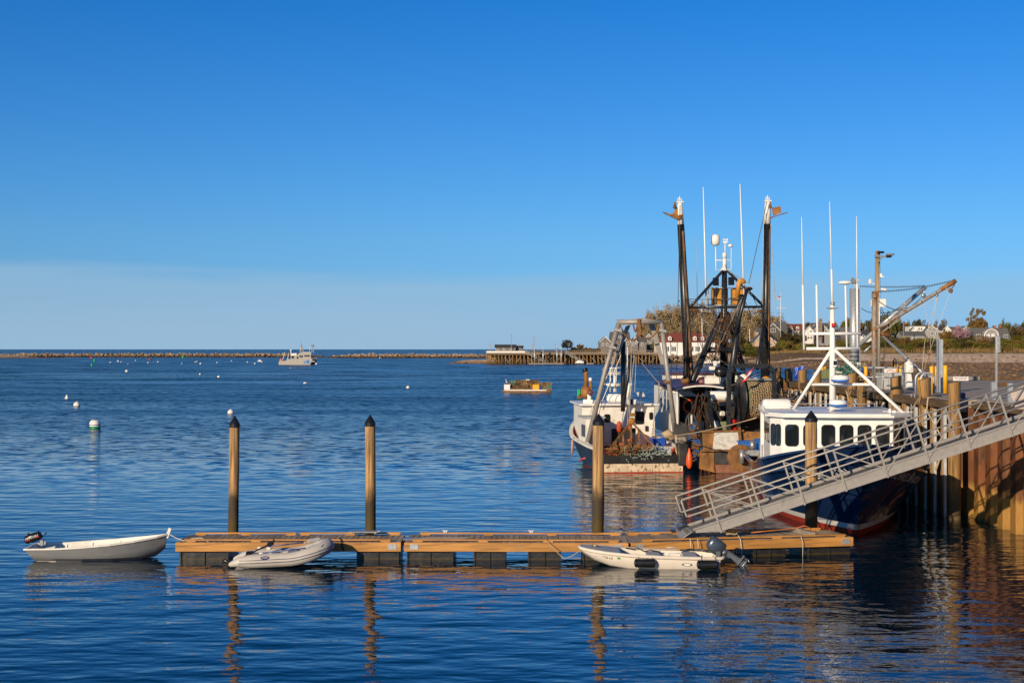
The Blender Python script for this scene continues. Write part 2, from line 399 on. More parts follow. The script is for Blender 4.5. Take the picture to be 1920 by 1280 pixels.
# ------------------------------------------------------------------ water
def water_mat():
    m = bpy.data.materials.new('sea_water'); m.use_nodes = True
    t = NT(m.node_tree); b = t.n['Principled BSDF']
    geo = t.new('NewGeometry'); pos = geo.outputs['Position']
    sp = t.new('SeparateXYZ'); t.link(pos, sp.inputs[0])
    patch = t.noise(pos, .02, (.35, 1, 1), 3)
    b.inputs['Base Color'].default_value = (.0005, .013, .030, 1)
    t.link(t.math('MULTIPLY', t.ramp(sp.outputs[1], 50, 170, .025, .235), t.ramp(t.noise(pos, .05, (.12, 1, 1), 5, .65, 4), .3, .7, .75, 1.3)), b.inputs['Roughness']); b.inputs['IOR'].default_value = 1.5
    y = sp.outputs[1]
    h1 = t.noise(pos, .9, (.52, 1, 1), 2, .5)              # long gentle swell
    h2 = t.noise(pos, 2.3, (.55, 1, 1), 3, .55, 7)            # ripples
    hh = t.math('ADD', t.math('ADD', t.math('MULTIPLY', h1, .075), t.math('MULTIPLY', h2, .020)), t.math('MULTIPLY', t.noise(pos, 7., (.5, 1, 1), 2, .5, 3), .0028))
    bn = t.new('Bump'); bn.inputs['Strength'].default_value = 1; bn.inputs['Distance'].default_value = 1
    t.link(hh, bn.inputs['Height'])
    # wind chop farther out: slopes from noise, so that they do not fade with distance
    def slopes(scale, st, det, off):
        mp = t.new('Mapping'); mp.inputs['Scale'].default_value = st; mp.inputs['Location'].default_value = (off, off, 0); t.link(pos, mp.inputs[0])
        nz = t.n.new('ShaderNodeTexNoise'); nz.inputs['Scale'].default_value = scale; nz.inputs['Detail'].default_value = det; t.link(mp.outputs[0], nz.inputs['Vector'])
        v = t.new('VectorMath', operation='SUBTRACT'); t.link(nz.outputs['Color'], v.inputs[0]); v.inputs[1].default_value = (.5, .5, .5)
        return v.outputs[0]
    def scaled(v, f, x=.6):
        a = t.new('VectorMath', operation='MULTIPLY'); t.link(v, a.inputs[0]); a.inputs[1].default_value = (x, 1, 0)
        b_ = t.new('VectorMath', operation='SCALE'); t.link(a.outputs[0], b_.inputs[0]); t.link(f, b_.inputs['Scale']); return b_.outputs[0]
    def add(a, b_):
        n = t.new('VectorMath', operation='ADD'); t.link(a, n.inputs[0]); t.link(b_, n.inputs[1]); return n.outputs[0]
    gust = t.ramp(patch, .35, .65, .7, 1.25)
    v = add(bn.outputs[0], scaled(slopes(2.2, (.45, 1, 1), 3, 3), t.math('MULTIPLY', gust, t.ramp(y, 54, 130, .03, 2.2))))
    v = add(v, scaled(slopes(.22, (.3, 1, 1), 4, 9), t.math('MULTIPLY', gust, t.ramp(y, 90, 400, .0, 2.0))))
    nv = t.new('VectorMath', operation='NORMALIZE'); t.link(v, nv.inputs[0])
    t.link(nv.outputs[0], b.inputs['Normal'])
    return m
ws = MB()
ws.add([(-40000, -60, 0), (40000, -60, 0), (40000, 60000, 0), (-40000, 60000, 0)], [[0, 1, 2, 3]])
tag(ws.build('water', water_mat()), kind='structure')
rnd = random.Random(5)
# ------------------------------------------------------------------ floating dock in three sections
DW = 1.75
def dock_section(label, x0, y0, x1, y1, floats, plates, curbs_f, curbs_b):
    L = math.hypot(x1 - x0, y1 - y0); rz = math.atan2(y1 - y0, x1 - x0)
    t = thing('floating_dock', label, 'dock', (x0, y0, 0), rz, 'floating dock sections')
    d = MB(); n = int(L / .178); p = L / n
    for i in range(n):
        d.box((p * (i + .5), DW / 2, .535 + rnd.uniform(-.003, .003)), (p - .014, DW - .02 + rnd.uniform(-.02, .02), .04), bev=.005)
    d.build('deck', MT['wood_deck'], t)
    for yy in (-.045, DW + .045):
        b = MB(); b.box((L / 2, yy, .41), (L, .09, .28), bev=.008); b.build('side_beam', MT['wood_new'], t)
    for xx in (.05, L - .05):
        b = MB(); b.box((xx, DW / 2, .4), (.09, DW - .01, .22)); b.build('end_beam', MT['wood_new'], t)
    for yy, cs in ((.055, curbs_f), (DW - .055, curbs_b)):
        for (a, e) in cs:
            b = MB(); b.box(((a + e) / 2 * L, yy, .621), ((e - a) * L, .095, .05), bev=.006); rail = b.build('kerb_rail', MT['wood_new'], t)
            k = max(2, int((e - a) * L / 1.9))
            for i in range(k + 1):
                xx = a * L + .18 + i * ((e - a) * L - .36) / k
                b = MB(); b.box((xx, yy, .576), (.3, .09, .039)); b.build('kerb_block', MT['wood_new'], rail)
    for (a, e) in floats:
        b = MB(); a *= L; e *= L
        b.box(((a + e) / 2, DW / 2, .0), (e - a, DW - .16, .53), bev=.03)
        k = max(1, round((e - a) / .62))
        for i in range(k + 1):
            xx = a + .03 + i * (e - a - .06) / k
            b.box((xx, .06, .0), (.05, .05, .5)); b.box((xx, DW - .06, .0), (.05, .05, .5))
        b.build('float', MT['float'], t)
    for a in plates:
        b = MB(); b.box((a * L, -.097, .42), (.26, .012, .17))
        for i in (-.09, 0, .09):
            for j in (-.05, .05): b.ball((a * L + i, -.105, .42 + j), .014, n=6, k=4)
        b.build('bracket_plate', MT['galv'], t)
    return t
fl = lambda px0, px1, a, b: ((a - px0) / (px1 - px0), (b - px0) / (px1 - px0))
A0, A1 = (XX(330, 44.6), 44.6), (XX(752, 44.6), 44.62)
dock_section('long left section of the wooden floating dock, inflatable boat tied to it', *A0, *A1,
    [fl(330, 752, 336, 428), fl(330, 752, 468, 556), fl(330, 752, 668, 748)], [.962], [(.04, .955)], [(.035, .5), (.515, .98)])
dock_section('middle section of the wooden floating dock, with a plywood sheet on it', XX(758, 44.6), 44.63, XX(1178, 44.5), 44.5,
    [fl(758, 1178, 762, 850), fl(758, 1178, 888, 948), fl(758, 1178, 990, 1052), fl(758, 1178, 1092, 1172)], [.045, .955], [(.035, .96)], [(.05, .98)])
D3 = ((XX(1183, 44.5), 44.5), (XX(1598, 45.9), 45.9))
dock3 = dock_section('right section of the wooden floating dock, carrying the foot of the gangway', *D3[0], *D3[1],
    [fl(1183, 1598, 1190, 1272), fl(1183, 1598, 1330, 1378), fl(1183, 1598, 1412, 1472), fl(1183, 1598, 1515, 1595)], [.035, .965], [(.05, .97)], [(.05, .3), (.5, .95)])

# ------------------------------------------------------------------ guide piles
def guide_pile(label, px, Y, ptop, r, lean=0.0, seed=1):
    rr = random.Random(seed)
    zt = ZZ(ptop, Y); x = XX(px, Y)
    t = thing('dock_pile', label, 'pile', (x, Y, 0), 0, 'black capped piles of the floating dock')
    b = MB(); rows = []
    for i in range(15):
        zz = -1.2 + (zt - .32 + 1.2) * i / 14
        row = []
        for j in range(21):
            a = 2 * PI * (j % 20) / 20
            k = r * (1.04 - .05 * i / 14) * (1 + .02 * math.sin(a * 3 + i * .6 + seed) + .015 * math.sin(a * 7 + i * 1.1))
            row.append((k * math.cos(a) + lean * zz, k * math.sin(a), zz))
        rows.append(row)
    b.grid(rows); b.build('post', MT['pile'], t)
    c = MB(); c.lathe([(r * 1.02, -.02), (r * 1.07, -.02), (r * 1.08, .10), (r * 1.0, .115), (.015, .36), (0, .365)], (lean * zt, 0, zt - .365), 24, smooth=False)
    c.build('cap', MT['black'], t)
    return t
guide_pile('leftmost dock pile, timber with black cone cap, behind the left dock section', 437, 46.9, 779, .165, .012, 1)
guide_pile('timber pile with black cone cap beside the grey panel on the dock', 695, 46.9, 777, .17, -.004, 2)
guide_pile('timber pile with black cone cap in front of the dragger with the grey gallows', 1121, 47.0, 775, .19, .006, 3)
guide_pile('rightmost dock pile, timber with black cap, crossed by the gangway rails', 1521, 47.9, 769, .2, 0, 4)

# ------------------------------------------------------------------ things lying on the dock
b = MB(); Yp = 46.0
b.box((0, 0, .05), (.95, .42, .03), bev=.01); b.box((-.38, 0, .015), (.05, .38, .03)); b.box((.38, 0, .015), (.05, .38, .03)); b.box((.5, 0, .075), (.08, .3, .03))
tag(b.build('folding_step', MT['galv'], None), 'grey metal folding step lying flat on the left dock section', 'step').location = (XX(682, Yp), Yp, .66)
b = MB(); b.add([(-.95, -.22, 0), (.62, -.22, 0), (.95, .22, 0), (-.5, .24, 0)], [[0, 1, 2, 3]]); b.prism([(-.95, -.22, .001), (.62, -.22, .001), (.95, .22, .001), (-.5, .24, .001)], (0, 0, .012))
tag(b.build('plywood_sheet', MT['plywood'], None), 'pale plywood sheet lying on the middle dock section', 'plywood').location = (XX(832, 45.4), 45.45, .562)
b = MB(); b.box((0, 0, .0), (.8, .5, .012))
tag(b.build('metal_sheet', MT['galv'], None), 'thin grey metal sheet beside the plywood on the dock', 'metal sheet').location = (XX(780, 45.4), 45.35, .564)
b = MB(); b.box((0, 0, .09), (.2, 1.3, .16), bev=.01)
o = tag(b.build('timber_block', MT['grey_wood'], None), 'short squared timber laid across the right end of the dock', 'timber'); o.location = (XX(1508, 46.3), 46.35, .56); o.rotation_euler.z = .24

def rope(name, pts, r, m, label, cat='rope', group=None, n=6):
    b = MB(); b.tube(pts, r, n)
    return solo(b, name, MT[m], label, cat, group)
rope('mooring_line', sag(P(313, 997, 45.2), P(345, 1013, 44.75), .04) + sag(P(345, 1013, 44.75), P(378, 1008, 44.7), -.02, 4)[1:] + sag(P(378, 1008, 44.7), P(392, 1016, 44.65), .0, 3)[1:], .014, 'rope_pale', 'pale mooring line from the bow of the grey skiff to the dock')
rope('mooring_line', sag(P(1024, 1011, 44.5), P(1058, 1047, 43.6), .03) + sag(P(1058, 1047, 43.6), P(1092, 1027, 43.4), .05)[1:], .012, 'rope', 'tan mooring line hanging in a loop from the dock to the white motor skiff')
for i, (px, y1) in enumerate(((1294, 1034), (1308, 1036))):
    rope('hanging_line', [P(px, 1009, 44.68), P(px + 1, 1020, 44.6), P(px + 1.5, y1, 44.6)], .014, 'rope_pale', ['thin pale line over the dock edge behind the white skiff, left one', 'thicker pale line over the dock edge behind the white skiff, right one'][i], 'rope', 'short lines hanging over the dock edge')
rope('hanging_line', [P(1384, 1003, 45.15), P(1389, 1012, 45.02), P(1391, 1040, 44.97), P(1391.5, 1057, 44.95)], .014, 'rope_pale', 'pale line hanging off the dock into the water beside the outboard leg', 'rope', 'short lines hanging over the dock edge')
rope('hanging_line', [P(1501, 1000, 45.6), P(1503, 1008, 45.42), P(1505.5, 1016, 45.4), P(1505, 1045, 45.38)], .012, 'rope_pale', 'pale looped line hanging from the dock below the timber block', 'rope', 'short lines hanging over the dock edge')
rope('hose', [P(1408, 999, 46.2) + V(0, 0, .02), P(1440, 995, 46.4), P(1470, 992, 46.6), P(1495, 989, 46.75), P(1508, 985.3, 46.6), P(1516, 987.5, 46.8), P(1521, 991, 46.9), P(1517, 994, 46.75)], .018, 'hose', 'thin orange line trailing over the deck and the timber block')
rope('black_strap', [P(637, 1008, 44.8), P(640, 1012, 44.6), P(641, 1022, 44.5), P(644, 1031, 44.5)] , .03, 'rubber', 'black strap tied round the dock kerb at the bow of the inflatable', 'strap')
rope('coil_of_line', [P(1362 + 22 * k / 30 + 3 * math.cos(k), 1000.5 + 1.2 * math.sin(k * .9), 45.2) for k in range(30)], .016, 'rope', 'tangle of tan line on the dock at the foot of the gangway')

for i, (px, Yc, lab) in enumerate(((835, 46.2, 'small white cleat on the back rail of the middle dock section, near the plywood'), (996, 46.2, 'small white cleat on the back rail of the middle dock section, farther right'), (1262, 46.3, 'small dark cleat on the back rail beside the gangway foot'))):
    b = MB(); b.tube([(-.12, 0, .09), (-.06, 0, .075), (.06, 0, .075), (.12, 0, .09)], .02, 6); b.box((-.04, 0, .035), (.03, .05, .07)); b.box((.04, 0, .035), (.03, .05, .07)); b.box((0, 0, .005), (.16, .07, .012))
    o = tag(b.build('dock_cleat', MT['white' if i < 2 else 'black']), lab, 'cleat', 'cleats on the dock rails'); o.location = (XX(px, Yc), Yc + (.03 if i < 2 else .1), .646); o.scale = (.75,) * 3
# ------------------------------------------------------------------ open boats: lofted shells
def shell(b, st, m=0, flip=False):
    """st: list of stations, each a list of (x, y, z) from keel to gunwale, port side; mirrored"""
    rows = []
    for s_ in st:
        rows.append([(p[0], -p[1], p[2]) for p in reversed(s_)] + [tuple(p) for p in s_[1:]] if abs(s_[0][1]) < 1e-6 else [(p[0], -p[1], p[2]) for p in reversed(s_)] + [tuple(p) for p in s_])
    b.cm = m
    b.grid(rows, smooth=True)
    return rows

# grey skiff
t = thing('rowing_skiff', 'grey flat bottomed skiff with white inside, left of the dock', 'skiff', (XX(180, 45.0), 45.05, 0), R(3), None)
def sk(x, bb, bs, zk, zs, ins=0.0): return [(x, 0, zk), (x, bb, zk), (x, (bb + bs) / 2 + .02, (zk + zs) / 2), (x, bs, zs)]
LS = [(-1.82, .50, .64, .02, .36), (-1.1, .58, .72, -.05, .375), (-.3, .62, .77, -.08, .42), (.6, .55, .73, -.07, .49), (1.3, .36, .55, -.03, .57), (1.85, .12, .25, .08, .66), (2.12, .01, .02, .30, .72)]
def lean(st):   # raked transom and stem
    o = []
    for (x, y, z) in st:
        f = (x + 2.02) / 4.14
        if x < -1.75: x = x - .24 * max(0, (z - .02)) / .34
        if x > 1.8: x = x + .16 * (z - .1)
        o.append((x, y, z))
    return o
b = MB(); shell(b, [lean(sk(*s_)) for s_ in LS]); r0 = lean(sk(*LS[0]))
b.add([(p[0], -p[1], p[2]) for p in reversed(r0[1:])] + r0[1:], [list(range(6))]); hull = b.build('hull', MT['grey_hull'], t)
b = MB(); b.cm = 0
inn = [lean([(x + (.03 if i == 0 else 0), 0, zk + .05), (x + (.03 if i == 0 else 0), max(bb - .05, .005), zk + .05), (x + (.03 if i == 0 else 0), max(bs - .035, .005), zs - .004)]) for i, (x, bb, bs, zk, zs) in enumerate(LS[:-1])]
shell(b, inn); r1 = inn[0]
b.add([(p[0] + .02, -p[1], p[2]) for p in reversed(r1[1:])] + [(p[0] + .02, p[1], p[2]) for p in r1[1:]], [list(range(4))])
for s_ in (-1, 1):                                  # ribs
    for (x, bb, bs, zk, zs) in LS[1:5]:
        b.bar((x, s_ * (bb - .06), zk + .06), (x, s_ * (bs - .06), zs - .03), .04, .05, (1, 0, 0))
b.build('inside_lining', MT['white_old'], t)
b = MB()
for s_ in (-1, 1):
    pts = [lean([(x, s_ * bs, zs)])[0] for (x, bb, bs, zk, zs) in LS]
    for a, c in zip(pts, pts[1:]): b.bar((a[0], a[1], a[2] + .01), (c[0], c[1], c[2] + .01), .07, .045)
g0 = lean(sk(*LS[0]))[-1]
b.bar((g0[0], -.66, g0[2] + .005), (g0[0], .66, g0[2] + .005), .06, .05)
b.build('gunwale', MT['white_old'], t)
b = MB(); b.bar((2.2, 0, .62), (2.31, 0, .93), .07, .09); b.build('stem_post', MT['white_old'], t)
for xx, zt in ((-1.1, .22), (-.1, .24), (1.1, .36)):
    yb = .66 - max(0, xx) * .16
    b = MB(); b.box((xx, 0, zt), (.24, 2 * yb - .08, .035)); b.build('thwart', MT['white_old'], t)
b = MB(); b.add([], []); 
for a, c in zip(LS, LS[1:]):
    for s_ in (-1, 1):
        ww_ = lambda q: (q[0] + (.1 if q is LS[0] else 0), s_ * (q[1] + ((q[1] + q[2]) / 2 + .02 - q[1]) * min(max((.03 - q[3]) / ((q[4] - q[3]) / 2), 0), 1) + .006), max(.03, q[3]))
        b.bar(ww_(a), ww_(c), .02, .07)
b.build('black_waterline_strip', MT['black'], t)

def outboard(cowl_mat, leg_mat, label, tilt, scale=1.0, loc=(0, 0, 0), rz=0, parent=None, stripe=None, words=None, tall=1.0):
    """cowl up, leg down, tilted about Y; x points away from the boat"""
    T = Matrix.Translation(loc) @ Matrix.Rotation(rz, 4, 'Z') @ Matrix.Rotation(tilt, 4, 'Y') @ Matrix.Scale(scale, 4)
    tr = lambda mb: [setattr(mb, 'v', [T @ p for p in mb.v])]
    b = MB()
    prof = [(-.20, .17, -.02), (-.215, .175, .05), (-.20, .18, .2), (-.16, .165, .33), (-.05, .13, .39)]
    rows = []
    for k, (zz, sx, sy, ox) in enumerate([(.0, .20, .13, 0), (.02, .235, .155, 0), (.18, .25, .165, 0), (.32, .235, .155, .01), (.40, .18, .12, .02), (.43, .08, .05, .03)]):
        row = []
        for j in range(17):
            a = 2 * PI * (j % 16) / 16
            ca, sa = math.cos(a), math.sin(a)
            q = lambda v: math.copysign(abs(v) ** .6, v)
            row.append((ox + sx * q(ca), sy * q(sa), zz * tall))
        rows.append(row)
    b.grid(rows); b.add(rows[-1][:16], [list(range(16))]); b.add(rows[0][:16], [list(range(15, -1, -1))]); tr(b)
    cowl = b.build('engine_cowl', MT[cowl_mat], parent)
    if stripe:
        b = MB(); b.box((0, -.163, .14), (.40, .012, .035), rot=Matrix.Rotation(-.0, 3, 'Y')); b.box((0, .163, .14), (.40, .012, .035)); tr(b); b.build('stripe', MT[stripe], cowl)
    if words:
        vs, fs = text_verts(words, .095, .2)
        cx = sum(p.x for p in vs) / len(vs)
        b = MB(); b.add([(p.x - cx, -.172, .175 + p.y) for p in vs], fs); tr(b); b.build('lettering', MT['letter_white'], cowl)
    b = MB()
    b.lathe([(.13, 0), (.12, -.08), (.09, -.14)], (0, 0, 0), 12)
    b.add([], [])
    rr = []
    for zz, x0, x1, yy in ((-.1, -.10, .12, .07), (-.3, -.08, .13, .06), (-.55, -.06, .14, .045), (-.62, -.09, .2, .045), (-.85, -.04, .10, .03), (-.98, .02, .10, .012)):
        rr.append([(x0, 0, zz), (x0 * .4, -yy, zz), (x1 * .6, -yy, zz), (x1, 0, zz), (x1 * .6, yy, zz), (x0 * .4, yy, zz), (x0, 0, zz)])
    b.grid(rr, smooth=False)
    b.box((.1, 0, -.62), (.36, .2, .02))
    b.tube([(-.16, 0, -.78), (-.08, 0, -.78), (.16, 0, -.78), (.22, 0, -.78)], [.015, .05, .045, .02], 10); tr(b)
    b.build('engine_leg', MT[leg_mat], parent)
    b = MB()
    for k in range(3):
        a = k * 2 * PI / 3
        b.box((.23, .07 * math.cos(a), -.78 + .07 * math.sin(a)), (.02, .08, .12), rot=Matrix.Rotation(a, 3, 'X') @ Matrix.Rotation(.5, 3, 'Z'))
    tr(b); b.build('propeller', MT[leg_mat], parent)
    b = MB(); b.box((-.13, 0, -.16), (.1, .16, .26), bev=.02); b.bar((-.17, 0, .0), (-.62, .03, .07), .035, .035); b.tube([(-.62, .03, .07), (-.75, .035, .09)], .025, 8); tr(b)
    b.build('tiller_and_clamp', MT['black'], parent)
o = thing('outboard_motor', 'black outboard with red stripe tilted up on the grey skiff', 'outboard', (XX(66, 45.0), 45.02, .50), R(3))
T = Matrix.Rotation(R(-13), 4, 'Y')
b = MB(); rows = []
for x, r_, zc_ in ((-.30, .04, .0), (-.29, .10, .01), (-.24, .135, .02), (-.05, .15, .035), (.14, .135, .05), (.22, .11, .05), (.235, .04, .05)):
    q = lambda v: math.copysign(abs(v) ** .7, v)
    rows.append([T @ V(x, 1.15 * r_ * q(math.cos(a)), zc_ + .12 + r_ * q(math.sin(a))) for a in [2 * PI * j / 18 for j in range(19)]])
b.grid(rows); b.build('engine_cowl', MT['black'], o)
b = MB(); b.add([T @ V(*p) for p in ((-.27, -.166, .085), (.2, -.155, .155), (.2, -.158, .185), (-.2, -.168, .12))], [[0, 1, 2, 3]]); b.build('stripe', MT['red'], o)
b = MB(); b.tube([T @ V(.2, 0, .12), T @ V(.30, -.05, .14), T @ V(.42, -.06, .22)], .022, 8); b.box(T @ V(.17, -.02, .28), (.05, .05, .1), bev=.01); b.tube([T @ V(-.14, -.03, .28), T @ V(-.14, -.03, .34)], .035, 8); b.build('tiller', MT['black'], o)
b = MB(); b.box((.22, .0, -.02), (.14, .2, .22), bev=.03); b.box((.30, -.05, -.02), (.1, .05, .12), bev=.02); b.build('clamp_bracket', MT['steel'], o)
b = MB()
vs, fs = text_verts('MERCURY', .105, .25); cx = sum(p.x for p in vs) / len(vs)
T = Matrix.Rotation(R(-13), 4, 'Y')
b.add([T @ V(-.02 + (p.x - cx) * .92, -.172 , .155 + p.y * .9 + (p.x - cx) * .1) for p in vs], fs); b.build('lettering', MT['letter_white'], o)

# ------------------------------------------------------------------ inflatable dinghy
t = thing('inflatable_dinghy', 'light grey inflatable dinghy with oars and navy stripes at the dock', 'dinghy', (XX(533, 43.5), 43.55, 0), R(4))
def infl(u):      # centre line of the tube: stern of near side -> bow -> stern of far side
    pass
cl = []
for k in range(33):
    u = k / 32
    if u < .36: x, y = -1.3 + 1.95 * u / .36, -.56
    elif u > .64: x, y = -1.3 + 1.95 * (1 - u) / .36, .56
    else:
        a = -PI / 2 + PI * (u - .36) / .28; x, y = .65 + .66 * math.cos(a), .56 * math.sin(a)
    z = .19 + .075 * (x + 1.3) * .55 + max(0, x - .2) ** 1.6 * .24
    cl.append(V(x, y, z))
cl = [V(-1.62, -.56, .10), V(-1.58, -.56, .11)] + cl + [V(-1.58, .56, .11), V(-1.62, .56, .10)]
rad = [.03, .07] + [.215 if 3 <= k <= 29 else [.15, .185, .205][min(k, 32 - k)] for k in range(33)] + [.07, .03]
b = MB(); b.tube(cl, rad, 20); tb = b.build('buoyancy_tube', MT['pvc'], t)
for off, nm in ((.05, 0), (-.035, 0)):
    b = MB()
    pts = []
    for k in range(2, 35):
        tg = (cl[min(k + 1, 36)] - cl[max(k - 1, 0)]); nrm = V(tg.y, -tg.x, 0).normalized(); r_ = rad[k]
        pts.append(cl[k] + nrm * math.sqrt(max(r_ * r_ - off * off, 0)) * 1.0 + V(0, 0, off - .05 * 0))
    b.tube(pts, .011, 6); b.build('rub_stripe', MT['logo_navy'], tb)
b = MB(); b.add([(-1.15, -.4, .12), (.75, -.4, .22), (1.1, 0, .28), (.75, .4, .22), (-1.15, .4, .12)], [[0, 1, 2, 3, 4]]); b.build('floor', MT['grey_tub'], t)
b = MB(); b.box((-1.05, 0, .24), (.05, .95, .3), bev=.01); b.build('transom_board', MT['black'], t)
b = MB(); b.box((.25, 0, .43), (.26, 1.1, .03), bev=.01); b.build('seat', MT['grey_paint'], t)
b = MB(); b.box((-.35, .05, .30), (.5, .5, .16), rz=.3, bev=.06); b.build('seat_bag', MT['logo_navy'], t)
b = MB(); b.box((-.75, .1, .31), (.55, .5, .09), rz=.1, bev=.04); b.build('cover', MT['pvc'], t)
b = MB()                                             # oval badge, with its pale line of lettering
n_ = 20; ctr = V(-.55, -.56, .245)
def on_tube(u, a, r_): return V(u, -.56 - r_ * math.cos(a), .245 + r_ * math.sin(a) + (u + .55) * .04)
b.add([on_tube(-.52 + .135 * math.cos(2 * PI * k / n_), .42 + .26 * math.sin(2 * PI * k / n_), .219) for k in range(n_)], [list(range(n_))])
bd = b.build('badge', MT['logo_navy'], tb)
b = MB()
for k in range(9): b.add([on_tube(-.61 + .02 * k + dx, .40 + dv, .222) for dx, dv in ((0, 0), (.013, 0), (.015, .08 + .05 * (k % 3 == 0)), (.003, .08))], [[0, 1, 2, 3]])
b.build('badge_lettering', MT['letter_white'], bd)
for nm, y0, xo, zo in (('near', -.46, .15, .0), ('far', .5, .0, .04)):
    oar = thing('oar', {'near': 'oar with pale blade resting on the near tube of the inflatable', 'far': 'oar resting on the far tube of the inflatable'}[nm], 'oar', t.location, R(4), 'oars on the inflatable dinghy')
    a_, e_ = V(-.75 + xo, y0 - .02, .44 + zo), V(.55 + xo, y0 - .03, .58 + zo)
    b = MB(); b.tube([a_, e_], .021, 8); b.build('shaft', MT['buoy_blue'], oar)
    b = MB(); b.tube([e_, e_ + V(.08, 0, .01)], .026, 8); dd = V(1, 0, .16)
    b.add([e_ + dd * .06 + V(0, 0, .02), e_ + dd * .16 + V(0, -.07, .0), e_ + dd * .46 + V(0, -.09, 0), e_ + dd * .52 + V(0, 0, .03), e_ + dd * .46 + V(0, .09, .07), e_ + dd * .16 + V(0, .07, .07)], [[0, 1, 2, 3, 4, 5]])
    b.prism([e_ + dd * .06 + V(0, 0, .01), e_ + dd * .16 + V(0, -.07, -.01), e_ + dd * .46 + V(0, -.09, -.01), e_ + dd * .52 + V(0, 0, .02), e_ + dd * .46 + V(0, .09, .06), e_ + dd * .16 + V(0, .07, .06)], (0, 0, -.012))
    b.build('blade', MT['grey_tub'], oar)
    b = MB(); b.box(a_ + V(.22, 0, -.03), (.12, .07, .07), bev=.01); b.tube([a_ + V(-.12, 0, -.015), a_], .026, 8); b.build('oarlock', MT['white'], oar)
m_ = thing('trolling_motor', 'black electric trolling motor tilted over the stern of the inflatable', 'trolling motor', t.location, R(4))
b = MB(); b.tube([(-1.62, -.05, .10), (-.5, -.05, .62)], .022, 8); b.build('shaft', MT['black'], m_)
b = MB(); b.box((-.42, -.05, .66), (.2, .13, .13), rot=Matrix.Rotation(-.43, 3, 'Y'), bev=.03); b.tube([(-.38, -.05, .70), (-.3, -.05, .78)], .03, 8); b.build('control_head', MT['black'], m_)
b = MB(); b.tube([(-1.86, -.05, .16), (-1.8, -.05, .16), (-1.5, -.05, .03), (-1.46, -.05, .02)], [.02, .06, .06, .03], 10); b.box((-1.64, -.05, .0), (.16, .03, .18)); b.build('motor_pod', MT['black'], m_)
b = MB(); b.box((-1.86, -.05, .1), (.02, .05, .3), rot=Matrix.Rotation(.4, 3, 'Y')); b.box((-1.86, -.05, .1), (.02, .3, .05)); b.build('propeller', MT['black'], m_)
b = MB(); b.box((-1.08, -.05, .34), (.16, .2, .2), bev=.03); b.box((-.9, -.2, .32), (.2, .1, .08), bev=.02); b.build('clamp', MT['black'], m_)

# ------------------------------------------------------------------ white motor skiff (bow to the left)
t = thing('motor_skiff', 'white open motor skiff with grey seats tied in front of the dock', 'skiff', (XX(1222, 43.4), 43.45, 0), PI + R(-2))
# local x towards the bow (photo left), local -y is the far side
WS = [(-2.02, .52, .68, -.08, .33), (-1.2, .60, .74, -.08, .345), (-.2, .60, .76, -.08, .375), (.7, .52, .76, -.06, .42), (1.3, .34, .70, .02, .47), (1.75, .15, .58, .16, .52), (2.02, .06, .42, .31, .55), (2.14, .02, .24, .43, .56)]
def wsk(x, bb, bs, zk, zs): return [(x, 0, zk), (x, bb, zk + .02), (x, bb + (bs - bb) * .55, zk + .09), (x, bs - .02, zs - .1), (x, bs, zs)]
b = MB(); shell(b, [wsk(*s_) for s_ in WS]); r0 = wsk(*WS[0])
b.add([(p[0], -p[1], p[2]) for p in reversed(r0)] + r0[1:], [list(range(9))])
e = wsk(*WS[-1]); b.add([(p[0], -p[1], p[2]) for p in reversed(e)] + e[1:], [list(range(8, -1, -1))]); b.build('hull', MT['gel'], t)
b = MB(); inn = [[(x + (.05 if i == 0 else 0), 0, .05), (x + (.05 if i == 0 else 0), bb - .06, .05), (x + (.05 if i == 0 else 0), bs - .1, zs - .02)] for i, (x, bb, bs, zk, zs) in enumerate(WS[:5])]
shell(b, inn); r1 = inn[0]; b.add([(p[0], -p[1], p[2]) for p in reversed(r1[1:])] + r1[1:], [[0, 1, 2, 3]]); b.build('inside_liner', MT['gel'], t)
b = MB()
for s_ in (-1, 1):
    pts = [V(x, s_ * (bs + .0), zs - .015) for (x, bb, bs, zk, zs) in WS]
    if s_ < 0: pa = pts
    else: pb = pts
loop = [V(-2.15, -.45, .34), V(-2.1, -.62, .33)] + pa + [V(2.2, 0, .56)] + pb[::-1] + [V(-2.1, .62, .33), V(-2.15, .45, .34)]
b.tube(loop, .055, 10); b.build('rub_rail', MT['fender_rail'], t)
for s_ in (-1, 1):
    b = MB()
    for (x, bb, bs, zk, zs), (x2, bb2, bs2, zk2, zs2) in zip(WS[:5], WS[1:5]):
        b.add([(x, s_ * (bs - .11), zs + .022), (x, s_ * bs, zs + .03), (x2, s_ * bs2, zs2 + .03), (x2, s_ * (bs2 - .11), zs2 + .022)], [[0, 1, 2, 3] if s_ < 0 else [3, 2, 1, 0]])
    b.build('gunwale', MT['gel'], t)
b = MB(); fd = [(.98, .64, .46), (1.3, .63, .50), (1.75, .52, .545), (2.02, .37, .57), (2.13, .2, .585)]
b.grid([[(x, -y, z), (x, 0, z + .03), (x, y, z)] for x, y, z in fd]); b.add([(.98, -.64, .46), (.98, 0, .49), (.98, .64, .46), (.94, .6, .27), (.94, -.6, .27)], [[0, 1, 2, 3, 4]]); b.build('foredeck', MT['grey_paint'], t)
for xx in (-.05, -1.15):
    b = MB(); b.box((xx, 0, .32), (.42, 1.22, .05), bev=.01); b.box((xx - .0, 0, .19), (.4, 1.1, .2)); b.build('thwart', MT['grey_paint'], t)
for yy in (-.70, .60):
    b = MB(); b.tube([(-.85, yy, .38), (-.82, yy, .46), (-.5, yy, .46), (-.47, yy, .38)], .014, 6); b.build('grab_rail', MT['galv'], t)
